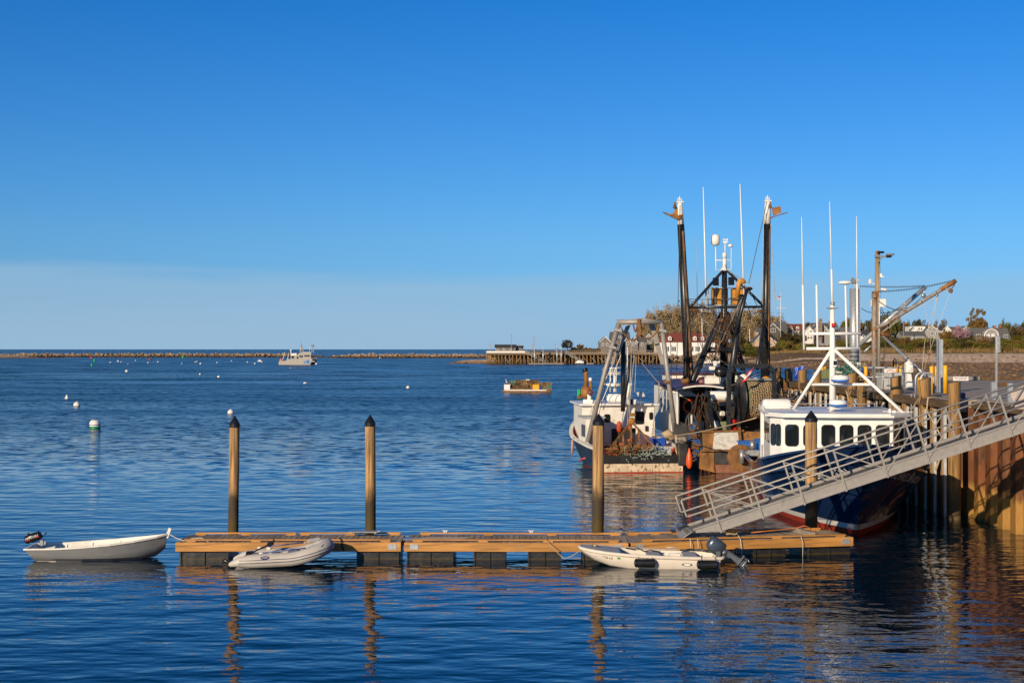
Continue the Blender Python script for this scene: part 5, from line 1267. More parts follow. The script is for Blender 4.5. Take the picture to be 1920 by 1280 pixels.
# ------------------------------------------------------------------ pier deck, sheet pile wall, fender piles
dm = mat('pier_asphalt', (.33, .28, .235), .9, var=.12, vs=1.2, st=(1, .5, 1), stain=[((.42, .36, .3), .58, .6, (1, .4, 1)), ((.08, .08, .08), .62, 1.5, (.3, 1, 1))], bump=.01, bs=8)
b = MB(); b.bx(18.35, 75, -30, 92, DZ - .5, DZ); b.bx(17.45, 18.345, 56.2, 92, DZ - .5, DZ - .02)
tag(b.build('pier_deck', dm), kind='structure')
sm = mat('rusty_sheet_piling', (.14, .046, .012), .75, .1, var=.4, vs=1.5, st=(1, 1, .3), stain=[((.04, .018, .008), .57, 1.1, (1, 1, .6)), ((.30, .13, .025), .63, 1.6, (1.5, 1.5, .25)), ((.17, .075, .024), .54, 2, (1, 1, .35)), ((.06, .03, .015), .6, 3, (1, 1, .3)), ((.2, .17, .14), .72, 4, (1, 1, .5))], bump=.03, bs=14,
          tide=[(1.25, (.34, .18, .04), .25), (.0, (.25, .135, .03), .3)])
b = MB(); prof = []; y = -30.85
while y < 92:
    prof += [(18.28, y), (18.28, y + .45), (17.98, y + .62), (17.98, y + 1.18)]; y += 1.35
b.grid([[(x, yy, -1.5) for x, yy in prof], [(x, yy, -.2) for x, yy in prof], [(x, yy, 1.6) for x, yy in prof], [(x, yy, 4.3) for x, yy in prof]], smooth=False)
tag(b.build('sheet_pile_wall', sm), 'rusty corrugated sheet pile wall below the pier edge', 'wall')
b = MB(); b.bx(17.75, 18.34, -30, 55.0, 4.305, 4.58, .03); solo(b, 'edge_timber', MT['timber'], 'heavy brown edge timber on top of the sheet pile wall', 'timber', loc=(18, 46, 4.22))
tall = [55.3, 59.3, 63.7, 71.9, 80.2, 84.2, 88.4, 92.2]
tl = ['nearest tall fender pile, carrying the small white sign', 'tall fender pile behind the hoop handrails', 'tall fender pile in front of the grey tank', 'tall fender pile behind the right tripod leg of the navy trawler', 'tall fender pile left of the white mast foot', 'tall fender pile at the right edge of the blue tarp', 'tall fender pile left of the blue tarp', 'farthest tall fender pile beside the net drum frame']
def pile(nm, x, y, zt, r, label, group, cut=0):
    b = MB(); rows = []; n = 10; ph = rp.uniform(0, 6)
    for i in range(n):
        z = -1.2 + (zt + 1.2) * i / (n - 1)
        rows.append([(x + r * (1 + .04 * math.sin(2 * a_ + ph + i * .5)) * math.cos(a_), y + r * math.sin(a_), z + (cut * math.cos(a_) if i == n - 1 else 0)) for a_ in [2 * PI * (j % 16) / 16 for j in range(17)]])
    b.grid(rows); b.add(rows[-1][:16], [list(range(16))])
    return solo(b, nm, MT['pile_pier'], label, 'pile', group, loc=(x, y, -1.2))
for k, y in enumerate(tall): pile('fender_pile', 17.2, y, ZZ([716, 710, 706, 700, 696, 693, 691, 690][k], y), .24, tl[k], 'tall fender piles along the pier', .06)
ys = [y for y in [56.6 + 1.33 * i for i in range(27)] if min(abs(y - q) for q in tall) > .5]
for i, y in enumerate(ys):
    x = 17.25 + rp.uniform(-.05, .05)
    pile('fender_pile', x, y, 4.24, .2 + rp.uniform(-.02, .03), 'short timber fender pile under the pier cap timbers', 'short fender piles under the pier cap')
for i in range(28):
    y = 55.95 + 1.33 * i
    b = MB(); b.bx(16.99, 17.09, y - .03, y + .03, -1, 4.15 + rp.uniform(-.05, .05)); b.bx(17.03, 17.05, y + .03, y + .3, -1, 4.1)
    solo(b, 'steel_channel', MT['steel_pale'], 'pale grey steel channel standing between the fender piles', 'steel channel', 'steel channels between the fender piles')
edges = [55.55] + [y for q in tall[1:] for y in (q - .28, q + .28)] 
for a, c in zip([55.55, 59.58, 63.98, 72.2, 80.5, 84.5, 88.7], [59.02, 63.42, 71.62, 79.9, 83.9, 88.1, 92.0]):
    m_ = (a + c) / 2
    for p0, p1 in (((a, m_ - .02), (m_ + .02, c)) if c - a > 4.2 else ((a, c),)):
        b = MB(); b.bx(16.98, 17.44, p0, p1, 4.26 + rp.uniform(-.02, .02), 4.60 + rp.uniform(-.03, .03), .03)
        for k in range(int((p1 - p0) / .8)): b.ball((16.975, p0 + .4 + k * .8, 4.42), .03, n=6, k=4)
        solo(b, 'cap_timber', MT['timber'], 'dark squared cap timber lying on the short fender piles', 'timber', 'cap timbers along the pier edge')
b = MB(); b.bx(16.9, 17.5, 55.2, 55.6, 4.2, 4.25); 
pile('fender_pile', XX(1617.5, 66), 66.2, ZZ(722, 66.2), .2, 'leaning grey fender pile with black bands above the navy trawler roof', 'short fender piles under the pier cap')
b = W()
for yy in (736, 742): b.lathe([(.215, -.05), (.215, .05)], P(1617.5, yy, 66.2), 14)
solo(b, 'black_band', MT['black'], 'black bands round the grey pile above the navy trawler roof', 'band')
# ------------------------------------------------------------------ pier furniture
def bollard(px, yb, yt, w_, label, Y=None):
    Y = Y or YD_(yb)
    r = w_ / 2 * Y / F; hgt = (yb - yt) * Y / F
    b = MB(); b.lathe([(r, 0), (r, hgt - r * .3), (r * .8, hgt - r * .05), (0, hgt)], (0, 0, 0), 18)
    o = tag(b.build('bollard', MT['yellow']), label, 'bollard', 'yellow bollards on the pier'); o.location = (XX(px, Y), Y, DZ); return o
bollard(1623.5, 722, 686.5, 7, 'yellow bollard beside the blue tarp on the pier')
bollard(1680.5, 719, 683, 7, 'taller yellow bollard behind the grey tank')
bollard(1688.5, 718, 686, 6, 'shorter yellow bollard behind the grey tank')
bollard(1726, 736, 707.5, 11, 'low fat yellow bollard behind the hoop handrails')
bollard(1747, 737.5, 686, 8, 'yellow bollard left of the galvanised beam, nearest of that pair')
bollard(1755.5, 723, 686, 6, 'yellow bollard half hidden by the galvanised beam')
bollard(1772.5, 737, 684.5, 8, 'yellow bollard with a rope shadow right of the galvanised beam')
b = W(); Y = 65.2; b.bar(P(1762, 737, Y), P(1762, 636, Y), .03, .2, (1, 0, 0)); b.bar(P(1757.3, 737, Y), P(1757.3, 636, Y), .2, .03, (1, 0, 0)); b.bar(P(1766.7, 737, Y), P(1766.7, 636, Y), .2, .03, (1, 0, 0)); solo(b, 'steel_beam', MT['galv'], 'upright galvanised steel beam between yellow bollards on the pier', 'beam')
# utility pole with lamps
Y = 74; o = thing('utility_pole', 'wooden pole with floodlights and cameras at the hoist', 'pole', P(1645, 722, Y)); o.location.z = DZ; INV[o.name] = Matrix.Translation(o.location).inverted()
b = W(); b.tube([V(XX(1644.5, Y), Y, DZ), P(1645, 600, Y), P(1645.5, 470, Y)], [.16, .15, .13], 12); b.build('post', MT['pole'], o)
b = W(); b.tube([P(1648.5, 722, Y - .15), P(1649, 500, Y - .15)], .045, 6); b.build('conduit', MT['galv'], o)
b = W(); b.bar(P(1640, 480, Y - .2), P(1670, 481, Y - .2), .08, .1); b.bar(P(1646, 492, Y - .2), P(1655, 482, Y - .2), .05, .05); b.build('lamp_arm', MT['steel'], o)
for (x, y, w_, m_) in ((1651, 473, .33, 'black'), (1666, 481, .28, 'black'), (1669, 477, .38, 'steel')):
    b = W(); b.box(P(x, y, Y - .3), (w_, .3, .1), bev=.02); b.build('floodlight', MT[m_], o)
b = W(); b.box(P(1652, 516, Y - .2), (.12, .1, .2), bev=.03); b.box(P(1654, 519, Y - .3), (.2, .14, .08), bev=.02); b.build('camera', MT['white'], o)
b = W(); b.box(P(1657, 542.5, Y - .2), (.3, .14, .13), rot=Matrix.Rotation(.2, 3, 'Y'), bev=.03); b.build('camera', MT['white_old'], o)
b = W(); b.box(P(1631.5, 528, Y), (.16, .14, .28), bev=.04); b.bar(P(1633, 531, Y), P(1641, 532, Y), .03, .03); b.build('antenna_box', MT['white_old'], o)
b = W(); b.box(P(1655, 568, Y - .15), (.32, .2, .42), bev=.01); b.build('meter_box', MT['white'], o)
b = W(); b.box(P(1634, 568, Y), (.1, .2, .34)); b.build('meter_box', MT['white'], o)
b = W()
for pts in ([(1652, 576), (1660, 592), (1668, 600), (1662, 640), (1650, 700)], [(1650, 580), (1655, 590), (1664, 590)], [(1664, 600), (1668, 625), (1654, 690), (1642, 697)], [(1615, 578), (1625, 584), (1634, 586)], [(1650, 587), (1670, 586), (1684, 578)]):
    b.tube([P(x, y, Y - .2) for x, y in pts], .02, 5)
b.build('wiring', MT['wire'], o)
# hoists: near rusty one, far grey one
def chain(b, p, q, d, n=46, r=.03):
    pts = sag(p, q, d, n)
    for i in range(n):
        a, c = pts[i], pts[i + 1]; w_ = (V(0, .028, 0) if i % 2 else V(0, 0, .028))
        b.tube([a - w_, a.lerp(c, .5) - w_ * 1.2, c - w_], .014, 4); b.tube([a + w_, a.lerp(c, .5) + w_ * 1.2, c + w_], .014, 4)
Y = 71.6; o = thing('davit_hoist', 'rusty pier hoist with a long weathered boom held by a chain', 'hoist', (XX(1639.5, Y), Y, DZ))
b = W(); b.tube([P(1639.5, 728, Y), P(1639.8, 546, Y)], .145, 12); b.box(P(1641, 552, Y - .1), (.3, .25, .3)); b.build('mast', mat('rusty_painted_mast', (.30, .26, .22), .6, .2, var=.2, stain=[((.22, .09, .02), .46, 3, (1, 1, .4))]), o)
b = W(); b.tube([P(1644, 614, Y - .3), P(1660, 607, Y - .3), P(1762, 545, Y - .3), P(1786, 531, Y - .3)], [.09, .1, .09, .1], 8); b.build('boom', mat('weathered_boom', (.30, .27, .24), .7, .2, var=.2, stain=[((.22, .10, .04), .5, 2, (1, 1, 1))]), o)
b = W(); b.tube([P(1764, 543, Y - .32), P(1792, 526, Y - .32)], .11, 8); b.build('boom_tip', MT['rust_orange'], o)
for x, y in ((1727, 566), (1754, 549), (1757, 554), (1775, 541)):
    b = W(); b.lathe([(.03, -.05), (.07, -.05), (.07, .05), (.03, .05)], P(x, y, Y - .35), 10, Matrix.Rotation(PI / 2, 3, 'X')); b.build('sheave', MT['steel'], o)
b = W(); chain(b, P(1646, 546.5, Y), P(1790, 525, Y - .3), .12, 60); b.build('tension_chain', MT['wire'], o)
b = W(); b.tube([P(1791, 529, Y - .3), P(1789, 535, Y - .3), P(1785, 540, Y - .3)], .03, 6); b.ball(P(1782.5, 545, Y - .3), .12, (1, .6, 1.1)); b.build('hoist_block', MT['rust'], o)
b = W(); b.tube(sag(P(1648, 565, Y), P(1728, 567, Y - .3), .42), .022, 5); b.tube(sag(P(1684, 578, Y), P(1727, 567, Y - .3), .1), .022, 5); b.build('slack_cable', MT['wire'], o)
b = W()
for p, q in (((1782, 548), (1762, 604)), ((1757, 557), (1734, 640)), ((1760, 556), (1700, 590)), ((1700, 590), (1655, 622)), ((1779, 541), (1762, 552)), ((1734, 640), (1729, 697)), ((1762, 604), (1740, 668)), ((1740, 668), (1731, 700)), ((1744, 640), (1750, 702)), ((1757, 557), (1745, 640))): b.tube([P(*p, Y - .4), P(*q, Y - .4)], .012, 4)
b.build('fall_line', MT['rope_pale'], o)
b = W(); b.ball(P(1741.5, 664, Y - .4), .07); chain(b, P(1741, 667, Y - .4), P(1731, 700, Y - .4), 0, 14); b.build('hook_chain', MT['rust'], o)
b = W(); b.box(P(1659, 626, Y - .1), (.5, .3, .24), rot=Matrix.Rotation(.3, 3, 'Y'), bev=.06); b.bar(P(1640, 618, Y - .2), P(1672, 600, Y - .35), .12, .1); b.build('winch_motor', MT['rust'], o)
b = W(); b.tube([P(1655, 630, Y - .1), P(1737, 705, Y - 3)], .075, 8); b.tube([P(1620, 660, Y), P(1633, 648, Y)], .06, 6); b.bar(P(1646, 702, Y - .2), P(1656, 727, Y - .4), .2, .16); b.build('strut', MT['galv'], o)
Y = 80; o = thing('davit_hoist', 'grey steel pier hoist post with a chained grey boom', 'hoist', (XX(1602, Y), Y, DZ))
b = W(); b.tube([P(1601.5, 726, Y), P(1601.5, 541, Y)], .25, 16); b.bar(P(1609, 726, Y + .1), P(1609, 537, Y + .1), .2, .2); b.build('post', MT['galv'], o)
for y in (660, 668, 676, 684, 690): 
    b = W(); b.lathe([(.262, -.03), (.262, .03)], P(1601.5, y, Y), 16); b.build('strap', MT['black'], o)
b = W(); b.box(P(1595, 684, Y - .2), (.3, .3, .4), bev=.03); b.box(P(1610, 688, Y - .2), (.2, .2, .5)); b.build('junction_box', MT['white_old'], o)
b = W(); b.tube([P(1609, 648, Y), P(1735, 538, Y - .3)], .125, 10); b.build('boom', MT['galv'], o)
b = W(); chain(b, P(1612, 536.5, Y), P(1735, 535.5, Y - .3), .06, 60); b.build('tension_chain', MT['wire'], o)
b = W(); b.tube([P(1735, 539, Y - .3), P(1732, 548, Y - .3)], .035, 5); b.lathe([(.02, -.06), (.13, -.05), (.13, .05), (.02, .06)], P(1731.5, 554, Y - .3), 12, Matrix.Rotation(PI / 2, 3, 'X')); b.build('hoist_block', MT['steel'], o)
b = W(); b.tube([P(1695, 567, Y - .3), P(1698, 572, Y - .3), P(1688, 588, Y - .3)], .03, 5); b.tube([P(1731, 558, Y - .3), P(1741, 610, Y - .3), P(1740, 640, Y - .3)], .01, 4); b.tube([P(1726, 560, Y - .3), P(1640, 634, Y - .3)], .01, 4); b.tube([P(1730, 556, Y - .3), P(1700, 580, Y - .3), P(1665, 618, Y - .3)], .01, 4); b.build('fall_line', MT['rope_pale'], o)
lightbox(o, P(1597, 545, Y - .4), .3); lightbox(o, P(1596, 551, Y - .4), .34); lightbox(o, P(1604, 551, Y - .4), .26)
# gull on the post
o = thing('gull', 'grey backed gull standing on the grey steel hoist post', 'gull', P(1602, 537.5, Y) , R(0))
b = MB(); rows = []
for (x, z, r, ry) in ((-.24, .20, .01, .01), (-.16, .21, .045, .05), (-.02, .23, .085, .085), (.1, .26, .08, .075), (.16, .31, .05, .05), (.19, .36, .05, .048), (.24, .375, .045, .04), (.28, .37, .012, .012)):
    rows.append([(x - .03 * math.sin(a), ry * math.cos(a), z + r * math.sin(a)) for a in [2 * PI * (j % 12) / 12 for j in range(13)]])
b.grid(rows); b.build('body', MT['white'], o)
for sd in (-1, 1):
    b = MB(); b.grid([[(-.34, sd * .03, .19), (-.34, sd * .035, .185)], [(-.2, sd * .05, .17), (-.18, sd * .06, .27)], [(.0, sd * .09, .18), (.0, sd * .06, .325)], [(.12, sd * .08, .24), (.11, sd * .05, .32)]]); b.grid([[(p[0], p[1] + sd * .008, p[2]) for p in r] for r in [[(-.34, sd * .03, .19), (-.34, sd * .035, .185)], [(-.2, sd * .05, .17), (-.18, sd * .06, .27)], [(.0, sd * .09, .18), (.0, sd * .06, .325)], [(.12, sd * .08, .24), (.11, sd * .05, .32)]]]); b.build('wing', mat('gull_grey', (.06, .065, .07), .7), o)
b = MB(); b.tube([(.27, 0, .37), (.33, 0, .355), (.335, 0, .345)], [.014, .012, .004], 6); b.build('beak', MT['yellow'], o)
for sd in (-1, 1):
    b = MB(); b.tube([(.0, sd * .03, .16), (.01, sd * .03, .0)], .009, 5); b.box((.03, sd * .03, .004), (.07, .04, .008)); b.build('leg', MT['yellow'], o)
# tank, tote, power pedestal, railing and hoops
Y = YD_(731); b = W(); b.bx(XX(1654, Y), XX(1702, Y), Y, Y + 1.1, DZ, ZZ(699.5, Y), .05); b.bx(XX(1653, Y), XX(1703, Y), Y - .03, Y + 1.13, ZZ(702, Y), ZZ(699, Y))
for px in (1664, 1678, 1691): b.bx(XX(px, Y), XX(px + 1.5, Y), Y - .03, Y, DZ + .05, ZZ(703, Y))
solo(b, 'grey_tank', MT['grey_tub'], 'large light grey tank on the pier behind the railing', 'tank')
Y = 72; b = W(); b.bx(XX(1659, Y), XX(1681, Y), Y, Y + .7, DZ, ZZ(691, Y), .04); ob = solo(b, 'white_tote', MT['white'], 'white tote with orange markings behind the grey tank', 'tote')
b = W()
for k in range(7): b.tube([P(1662 + k * 2.4, 697 - (1 - ((k - 3) / 3.2) ** 2) * 3.4, Y - .01), P(1664.4 + k * 2.4, 697 - (1 - ((k - 2) / 3.2) ** 2) * 3.4, Y - .01)], .018, 4)
m2 = b.build('orange_marking', MT['orange']); m2.parent = ob; m2.location = -ob.location
Y = 68.5; o = thing('power_pedestal', 'white dockside power pedestal with a conical lantern cap', 'pedestal', (XX(1704.5, Y), Y, DZ))
k = Y / F
b = W(); b.prism([P(1700.5, 726, Y), P(1712, 726, Y), P(1708.5, 701, Y), P(1701, 700, Y)], (0, .3, 0)); b.build('base', MT['white'], o)
b = W(); b.box(P(1704, 690.5, Y + .15), (14 * k, .34, 16 * k), bev=.02); b.box(P(1705.5, 692, Y - .04), (6 * k, .06, 7 * k), bev=.01); b.build('cabinet', MT['white'], o)
b = W(); b.lathe([(8.6 * k, 0), (8 * k, .05), (3 * k, .16), (1.5 * k, .17), (1.3 * k, .24), (0, .25)], P(1704, 682.5, Y + .15), 20); b.build('cap', MT['white'], o)
b = W(); b.tube([P(1699, 683, Y + .15), P(1699.5, 674, Y + .15), P(1702, 671, Y + .15), P(1704, 675, Y + .15)], .03, 6); b.tube([P(1709, 698, Y), P(1711, 703, Y), P(1711, 697, Y)], .02, 5); b.build('cable', MT['black'], o)
b = W(); b.tube([P(1675, 700, 74), P(1675.5, 676, 74), P(1678, 671.5, 74), P(1680, 676, 74), P(1680, 690, 74)], .04, 6); solo(b, 'vent_pipe', MT['wire'], 'dark hooked vent pipe behind the yellow bollards', 'pipe')
Y = 66.5; o = thing('pipe_railing', 'grey pipe railing at the pier edge in front of the tank', 'railing', (XX(1660, Y), Y, DZ))
b = W(); b.tube([P(1626, 689, Y), P(1686, 689, Y), P(1691, 691, Y), P(1693, 697, Y), P(1693, 733, Y)], .032, 8); b.build('top_rail', MT['galv'], o)
b = W(); b.tube([P(1624, 706.5, Y), P(1690, 708, Y)], .03, 8); b.build('mid_rail', MT['galv'], o)
for px in (1637, 1656): b = W(); b.tube([P(px, 733, Y), P(px, 689, Y)], .03, 8); b.build('post', MT['steel'], o)
for i, (Y, xa, xb, yt, yb) in enumerate(((61.0, 1717, 1744, 698, 742), (60.2, 1726.5, 1751, 699, 741))):
    b = W(); n = 14; pts = [P(xa, yb, Y)]
    for k in range(n + 1):
        a = PI * (1 - k / n); pts.append(P((xa + xb) / 2 + (xb - xa) / 2 * math.cos(a), yt + 12 - 12 * math.sin(a), Y))
    pts.append(P(xb, yb - 4, Y)); b.tube(pts, .05, 8)
    solo(b, 'hoop_handrail', MT['galv'], ['left grey hoop handrail at the head of the pier ladder', 'right grey hoop handrail at the head of the pier ladder'][i], 'handrail', 'hoop handrails of the pier ladder')
o = thing('pier_ladder', 'steel ladder down the pier face below the hoop handrails', 'ladder', (17.0, 60.3, 0))
for y in (60.1, 60.6): b = W(); b.tube([V(17.02, y, -1), V(17.02, y, 4.7)], .04, 6); b.build('stile', MT['galv'], o)
for k in range(14): b = W(); b.tube([V(17.02, 60.1, .2 + k * .33), V(17.02, 60.6, .2 + k * .33)], .02, 5); b.build('rung', MT['galv'], o)
# white sign on the nearest pile
Y = 55.1; o = thing('sign', 'small white sign with red and blue lines on the nearest fender pile', 'sign', P(1801.5, 714, Y), R(4))
k = Y / F; b = MB(); b.box((0, 0, 4.3 * k), (29 * k, .08, 8.2 * k), bev=.01); b.build('board', MT['white'], o)
b = MB(); rs = random.Random(3)
for row, x0, x1, m_ in ((6.0, -12, 12.5, 0), (3.4, -7, 8, 1)):
    x = x0
    while x < x1:
        w_ = rs.uniform(.45, .8)
        b.cm = 0 if rs.random() < .55 else 1
        if rs.random() < .84: b.box((x * k, -.0425, row * k), (w_ * k, .004, 1.5 * k))
        x += w_ + .35
b.build('lettering', [MT['red'], MT['logo_navy']], o)
# signpost and guard posts to the right
Y = 60; o = thing('signpost', 'tall thin steel signpost with two signs seen edge on', 'signpost', (XX(1868, Y), Y, DZ))
b = W(); b.bar(P(1868, 746, Y), P(1868, 630, Y), .08, .06, (0, 1, 0)); b.build('post', MT['galv'], o)
for y0, y1 in ((629, 654), (654.6, 660.5)): b = W(); b.bar(P(1871, y1, Y), P(1871, y0, Y), .05, .45, (0, 1, .0)); b.build('sign_panel', MT['galv'], o)
for i, (px, y0, y1, Y) in enumerate(((1862.5, 716, 749, 56), (1894, 718, 755, 53))):
    b = W(); b.bar(P(px, y1 + 3, Y), P(px, y0, Y), .17, .15, (0, 1, 0)); solo(b, 'guard_post', MT['galv'], ['grey steel guard post at the foot of the signpost', 'grey steel guard post by the pale board'][i], 'post', 'steel guard posts by the gangway head')
b = W(); b.bx(XX(1871, 55), XX(1890, 55), 54.9, 55.05, ZZ(725, 55), ZZ(716, 55)); solo(b, 'guard_plank', MT['timber'], 'brown plank between the two steel guard posts', 'plank', None)
b = W(); Y = 46.9; b.prism([P(1893, 735, Y), P(1965, 700, Y), P(1965, 765, Y), P(1905, 767, Y)], (0, .05, 0)); solo(b, 'notice_board', mat('pale_pinkish_panel', (.5, .42, .38), .5), 'pale slanted board standing at the head of the gangway', 'board')
b = W(); b.box(P(1804, 741, 57), (.2, .3, .24), bev=.04); solo(b, 'dark_blue_box', MT['logo_navy'], 'small dark blue box on the deck beside the sign pile', 'box')
b = W(); Y = 91; b.bx(XX(1765, Y), XX(1838, Y), Y, Y + .35, DZ, ZZ(705, Y), .03); solo(b, 'kerb_timber', MT['grey_wood'], 'long timber kerb at the back of the pier, left length', 'timber', 'timber kerbs at the back of the pier')
b = W(); b.bx(XX(1838.5, Y), XX(2050, Y), Y + .1, Y + .45, DZ, ZZ(705.5, Y), .03); solo(b, 'kerb_timber', MT['timber'], 'long dark timber kerb at the back of the pier, right length', 'timber', 'timber kerbs at the back of the pier')
# heaps on the far part of the pier
Y = 86; b = W(); rows = []
for i in range(7):
    rows.append([P(1491 + 18 * i / 6, 687 + 1.5 * math.sin(i) + 24 * j / 5, Y + .12 * math.sin(i * 2 + j)) for j in range(6)])
b.grid(rows); b.prism([P(1491, 689, Y + .2), P(1509, 689, Y + .2), P(1509, 712, Y + .2), P(1491, 712, Y + .2)], (0, .5, 0)); solo(b, 'blue_tarp', MT['blue'], 'bright blue tarp covering a bin at the far end of the pier', 'tarp')
b = W(); b.prism([P(1606, 704, 78.5), P(1622, 704, 78.5), P(1622, 690, 78.5), P(1617, 690, 78.5)], (0, .7, 0)); b.tube([P(1632, 688, 78), P(1638, 690, 78), P(1640, 704, 78)], .14, 8); solo(b, 'blue_tarp', MT['blue'], 'crumpled blue tarp beside the left yellow bollard', 'tarp')
rn = random.Random(31)
for (px, py, w_, hh, m_, r_, lab) in ((1587, 703, .55, .5, 'teal', .03, 'teal rope heap behind the white mast'), (1612, 713, .5, .5, 'net', .035, 'brown net heap left of the yellow bollard'), (1598, 700, .5, .3, 'rope_grey', .03, 'grey green rope heap behind the tripod leg')):
    b = W(); heap(b, P(px, py, 79), w_, .5, hh, 90, r_, rn); solo(b, 'net_heap', MT[m_], lab, 'net heap')
b = W(); b.box(P(1570, 700, 79), (.6, .5, .35), bev=.1); b.box(P(1577, 703, 78.8), (.5, .5, .3), bev=.1); solo(b, 'pale_bundle', MT['cream'], 'pale bundle on the pier beside the white mast', 'bundle')
b = W(); b.box(P(1549, 702, 80), (.55, .5, .5), bev=.04); b.box(P(1556, 695, 80), (.4, .4, .2), bev=.03); b.tube([P(1545, 712, 80), P(1545, 690, 80)], .04, 6); solo(b, 'green_machine', MT['net_green'], 'green machine on the pier left of the white mast', 'machine')
for i, px in enumerate((1542, 1546.5)):
    b = MB(); b.lathe([(.07, 0), (.07, .55), (0, .58)], (0, 0, 0), 12); o = tag(b.build('bollard', MT['yellow']), ['small yellow post left of the green machine, left one', 'small yellow post left of the green machine, right one'][i], 'bollard', 'yellow bollards on the pier'); o.location = (XX(px, 82), 82, DZ + .4)
# black and rusty gear between the rusty trawler and the pier
b = W(); rn = random.Random(14)
for k in range(40):
    p = P(1470 + rn.uniform(0, 34), 728 + rn.uniform(0, 42), 76 + rn.uniform(0, 3)); b.bar(p, p + V(rn.uniform(-.6, .6), rn.uniform(-.3, .3), rn.uniform(-.5, .5)), rn.uniform(.04, .2), rn.uniform(.04, .12))
b.build('deck_ironwork', MT['black_iron'], T2)
b = W()
for k in range(16):
    p = P(1478 + rn.uniform(0, 22), 745 + rn.uniform(0, 30), 75.5); b.bar(p, p + V(rn.uniform(-.5, .5), 0, rn.uniform(-.4, .4)), .06, .05)
b.build('rusty_ironwork', MT['rust'], T2)
rope('mooring_line', [V(17.3, 57.9, 4.66), V(16.92, 57.85, 4.62), V(16.85, 57.8, 4.1), P(1772, 830, 56.6), P(1755, 880, 56.2)], .04, 'rope', 'tan mooring line hanging over the pier cap near the sign pile')
rope('mooring_line', [P(1727, 742, 59), P(1716, 757, 58.8), P(1707, 771, 58.7), P(1702, 778, 57)], .022, 'rope', 'tan line from the hoop handrails to the navy trawler roof')
rope('mooring_line', [P(1598, 727, 70), P(1592, 740, 69.5), P(1585, 728, 70), P(1592, 752, 69.5)], .03, 'rope', 'tan line looped over the pier cap behind the white mast')
rf = random.Random(77)
# ------------------------------------------------------------------ land
def nz(x, y): return math.sin(x * .07 + y * .013) * .5 + math.sin(x * .031 - y * .05 + 1.3) * .5
def sm_(a, c, x): 
    q = min(max((x - a) / (c - a), 0), 1); return q * q * (3 - 2 * q)
def ground(x, y):
    # the far shore; to the right a tidal flat reaches nearer
    ys = 640 + 8 * nz(x * .6, 0)
    if x > 95: ys = 640 - 35 * sm_(95, 130, x)
    if x < -6: ys = 655 + (-6 - x) * 1.5
    k = sm_(105, 240, x)
    z = -1.2 + 1.2 * sm_(ys - 25, ys, y) + 5.0 * sm_(ys, ys + 46, y) + (1.2 * sm_(70, 100, x) + 2.6 * k) * sm_(ys + 40, ys + 90, y) + 5.5 * k * sm_(ys + 90, ys + 260, y)
    if x < 75 and z > 0: z = min(z, 5.2)
    if x < -8: return -1.2 + (2.9 - .9 * min((-8 - x) / 45, 1)) * sm_(648, 664, y) * (1 - sm_(700, 740, y)) * (1 - sm_(14, 30, -8 - x))
    if x > 95: z -= .9 * (sm_(ys + 4, ys + 22, y) - sm_(ys + 22, ys + 60, y))
    # flat
    xe = min(96 + 14 * math.sin(y * .021), .195 * y) + 5 * math.sin(y * .09)
    if y < ys + 6: z = max(z, -1.2 + 1.5 * sm_(xe - 14, xe + 20, x) + .12 * nz(x * 5, y * 5) * sm_(xe, xe + 30, x))
    return z
b = MB(); rows = []
yy = [100 + 15 * i for i in range(34)] + [610 + 4 * i for i in range(40)] + [775 + 25 * i for i in range(24)]
xx = [-75 + 6 * i for i in range(90)] + [470 + 30 * i for i in range(12)]
b.grid([[(x, y, ground(x, y)) for x in xx] for y in yy])
gm = bpy.data.materials.new('shore_ground'); gm.use_nodes = True
t = NT(gm.node_tree); bs_ = t.n['Principled BSDF']; geo = t.new('NewGeometry'); pos = geo.outputs['Position']; sp = t.new('SeparateXYZ'); t.link(pos, sp.inputs[0])
zz = t.math('ADD', sp.outputs[2], t.math('MULTIPLY', t.math('SUBTRACT', t.noise(pos, .12, (1, .3, 1), 5), .5), 1.1))
mud = t.mix(t.ramp(t.noise(pos, .45, (1, .05, 1), 6, .75), .36, .62), (.13, .072, .034), (.44, .25, .115))
mud = t.mix(t.ramp(t.noise(pos, .03, (.3, 1, 1), 3), .52, .62), mud, (.24, .18, .06))
gravel = t.mix(t.ramp(t.noise(pos, .9, (1, .12, 1), 6, .8), .3, .7), (.36, .26, .17), (.80, .62, .46))
gravel = t.mix(t.ramp(t.noise(pos, .10, (.12, 1, 1), 4), .56, .62), gravel, (.15, .10, .06))
soil = t.mix(t.noise(pos, .4, (1, 1, 1), 4), (.10, .085, .03), (.22, .16, .07))
c = t.mix(t.ramp(zz, .55, 1.1), mud, gravel); c = t.mix(t.ramp(zz, 4.3, 5.0), c, soil)
t.link(c, bs_.inputs['Base Color']); bs_.inputs['Roughness'].default_value = .85; bs_.inputs['Specular IOR Level'].default_value = .2
tag(b.build('ground', gm), kind='structure')

b = MB()
for i in range(5200):                            # stones and weed clumps lying on the flat
    y = rf.uniform(170, 640); x = rf.uniform(30, 95 + y * .38); z = ground(x, y)
    if z < .05: continue
    s_ = rf.uniform(.12, .42) * (1 + y / 500); a = rf.uniform(0, 6)
    p = [V(x + s_ * 1.3 * math.cos(a + k * PI / 2) * rf.uniform(.7, 1.2), y + s_ * math.sin(a + k * PI / 2), z - .05) for k in range(4)]
    b.add(p + [V(x, y, z + s_ * rf.uniform(.35, .8))], [[0, 1, 4], [1, 2, 4], [2, 3, 4], [3, 0, 4]])
tag(b.build('mud_stones', mat('stones_and_weed', (.17, .105, .05), .9, var=.4, vs=.2, isl=.6)), kind='stuff')

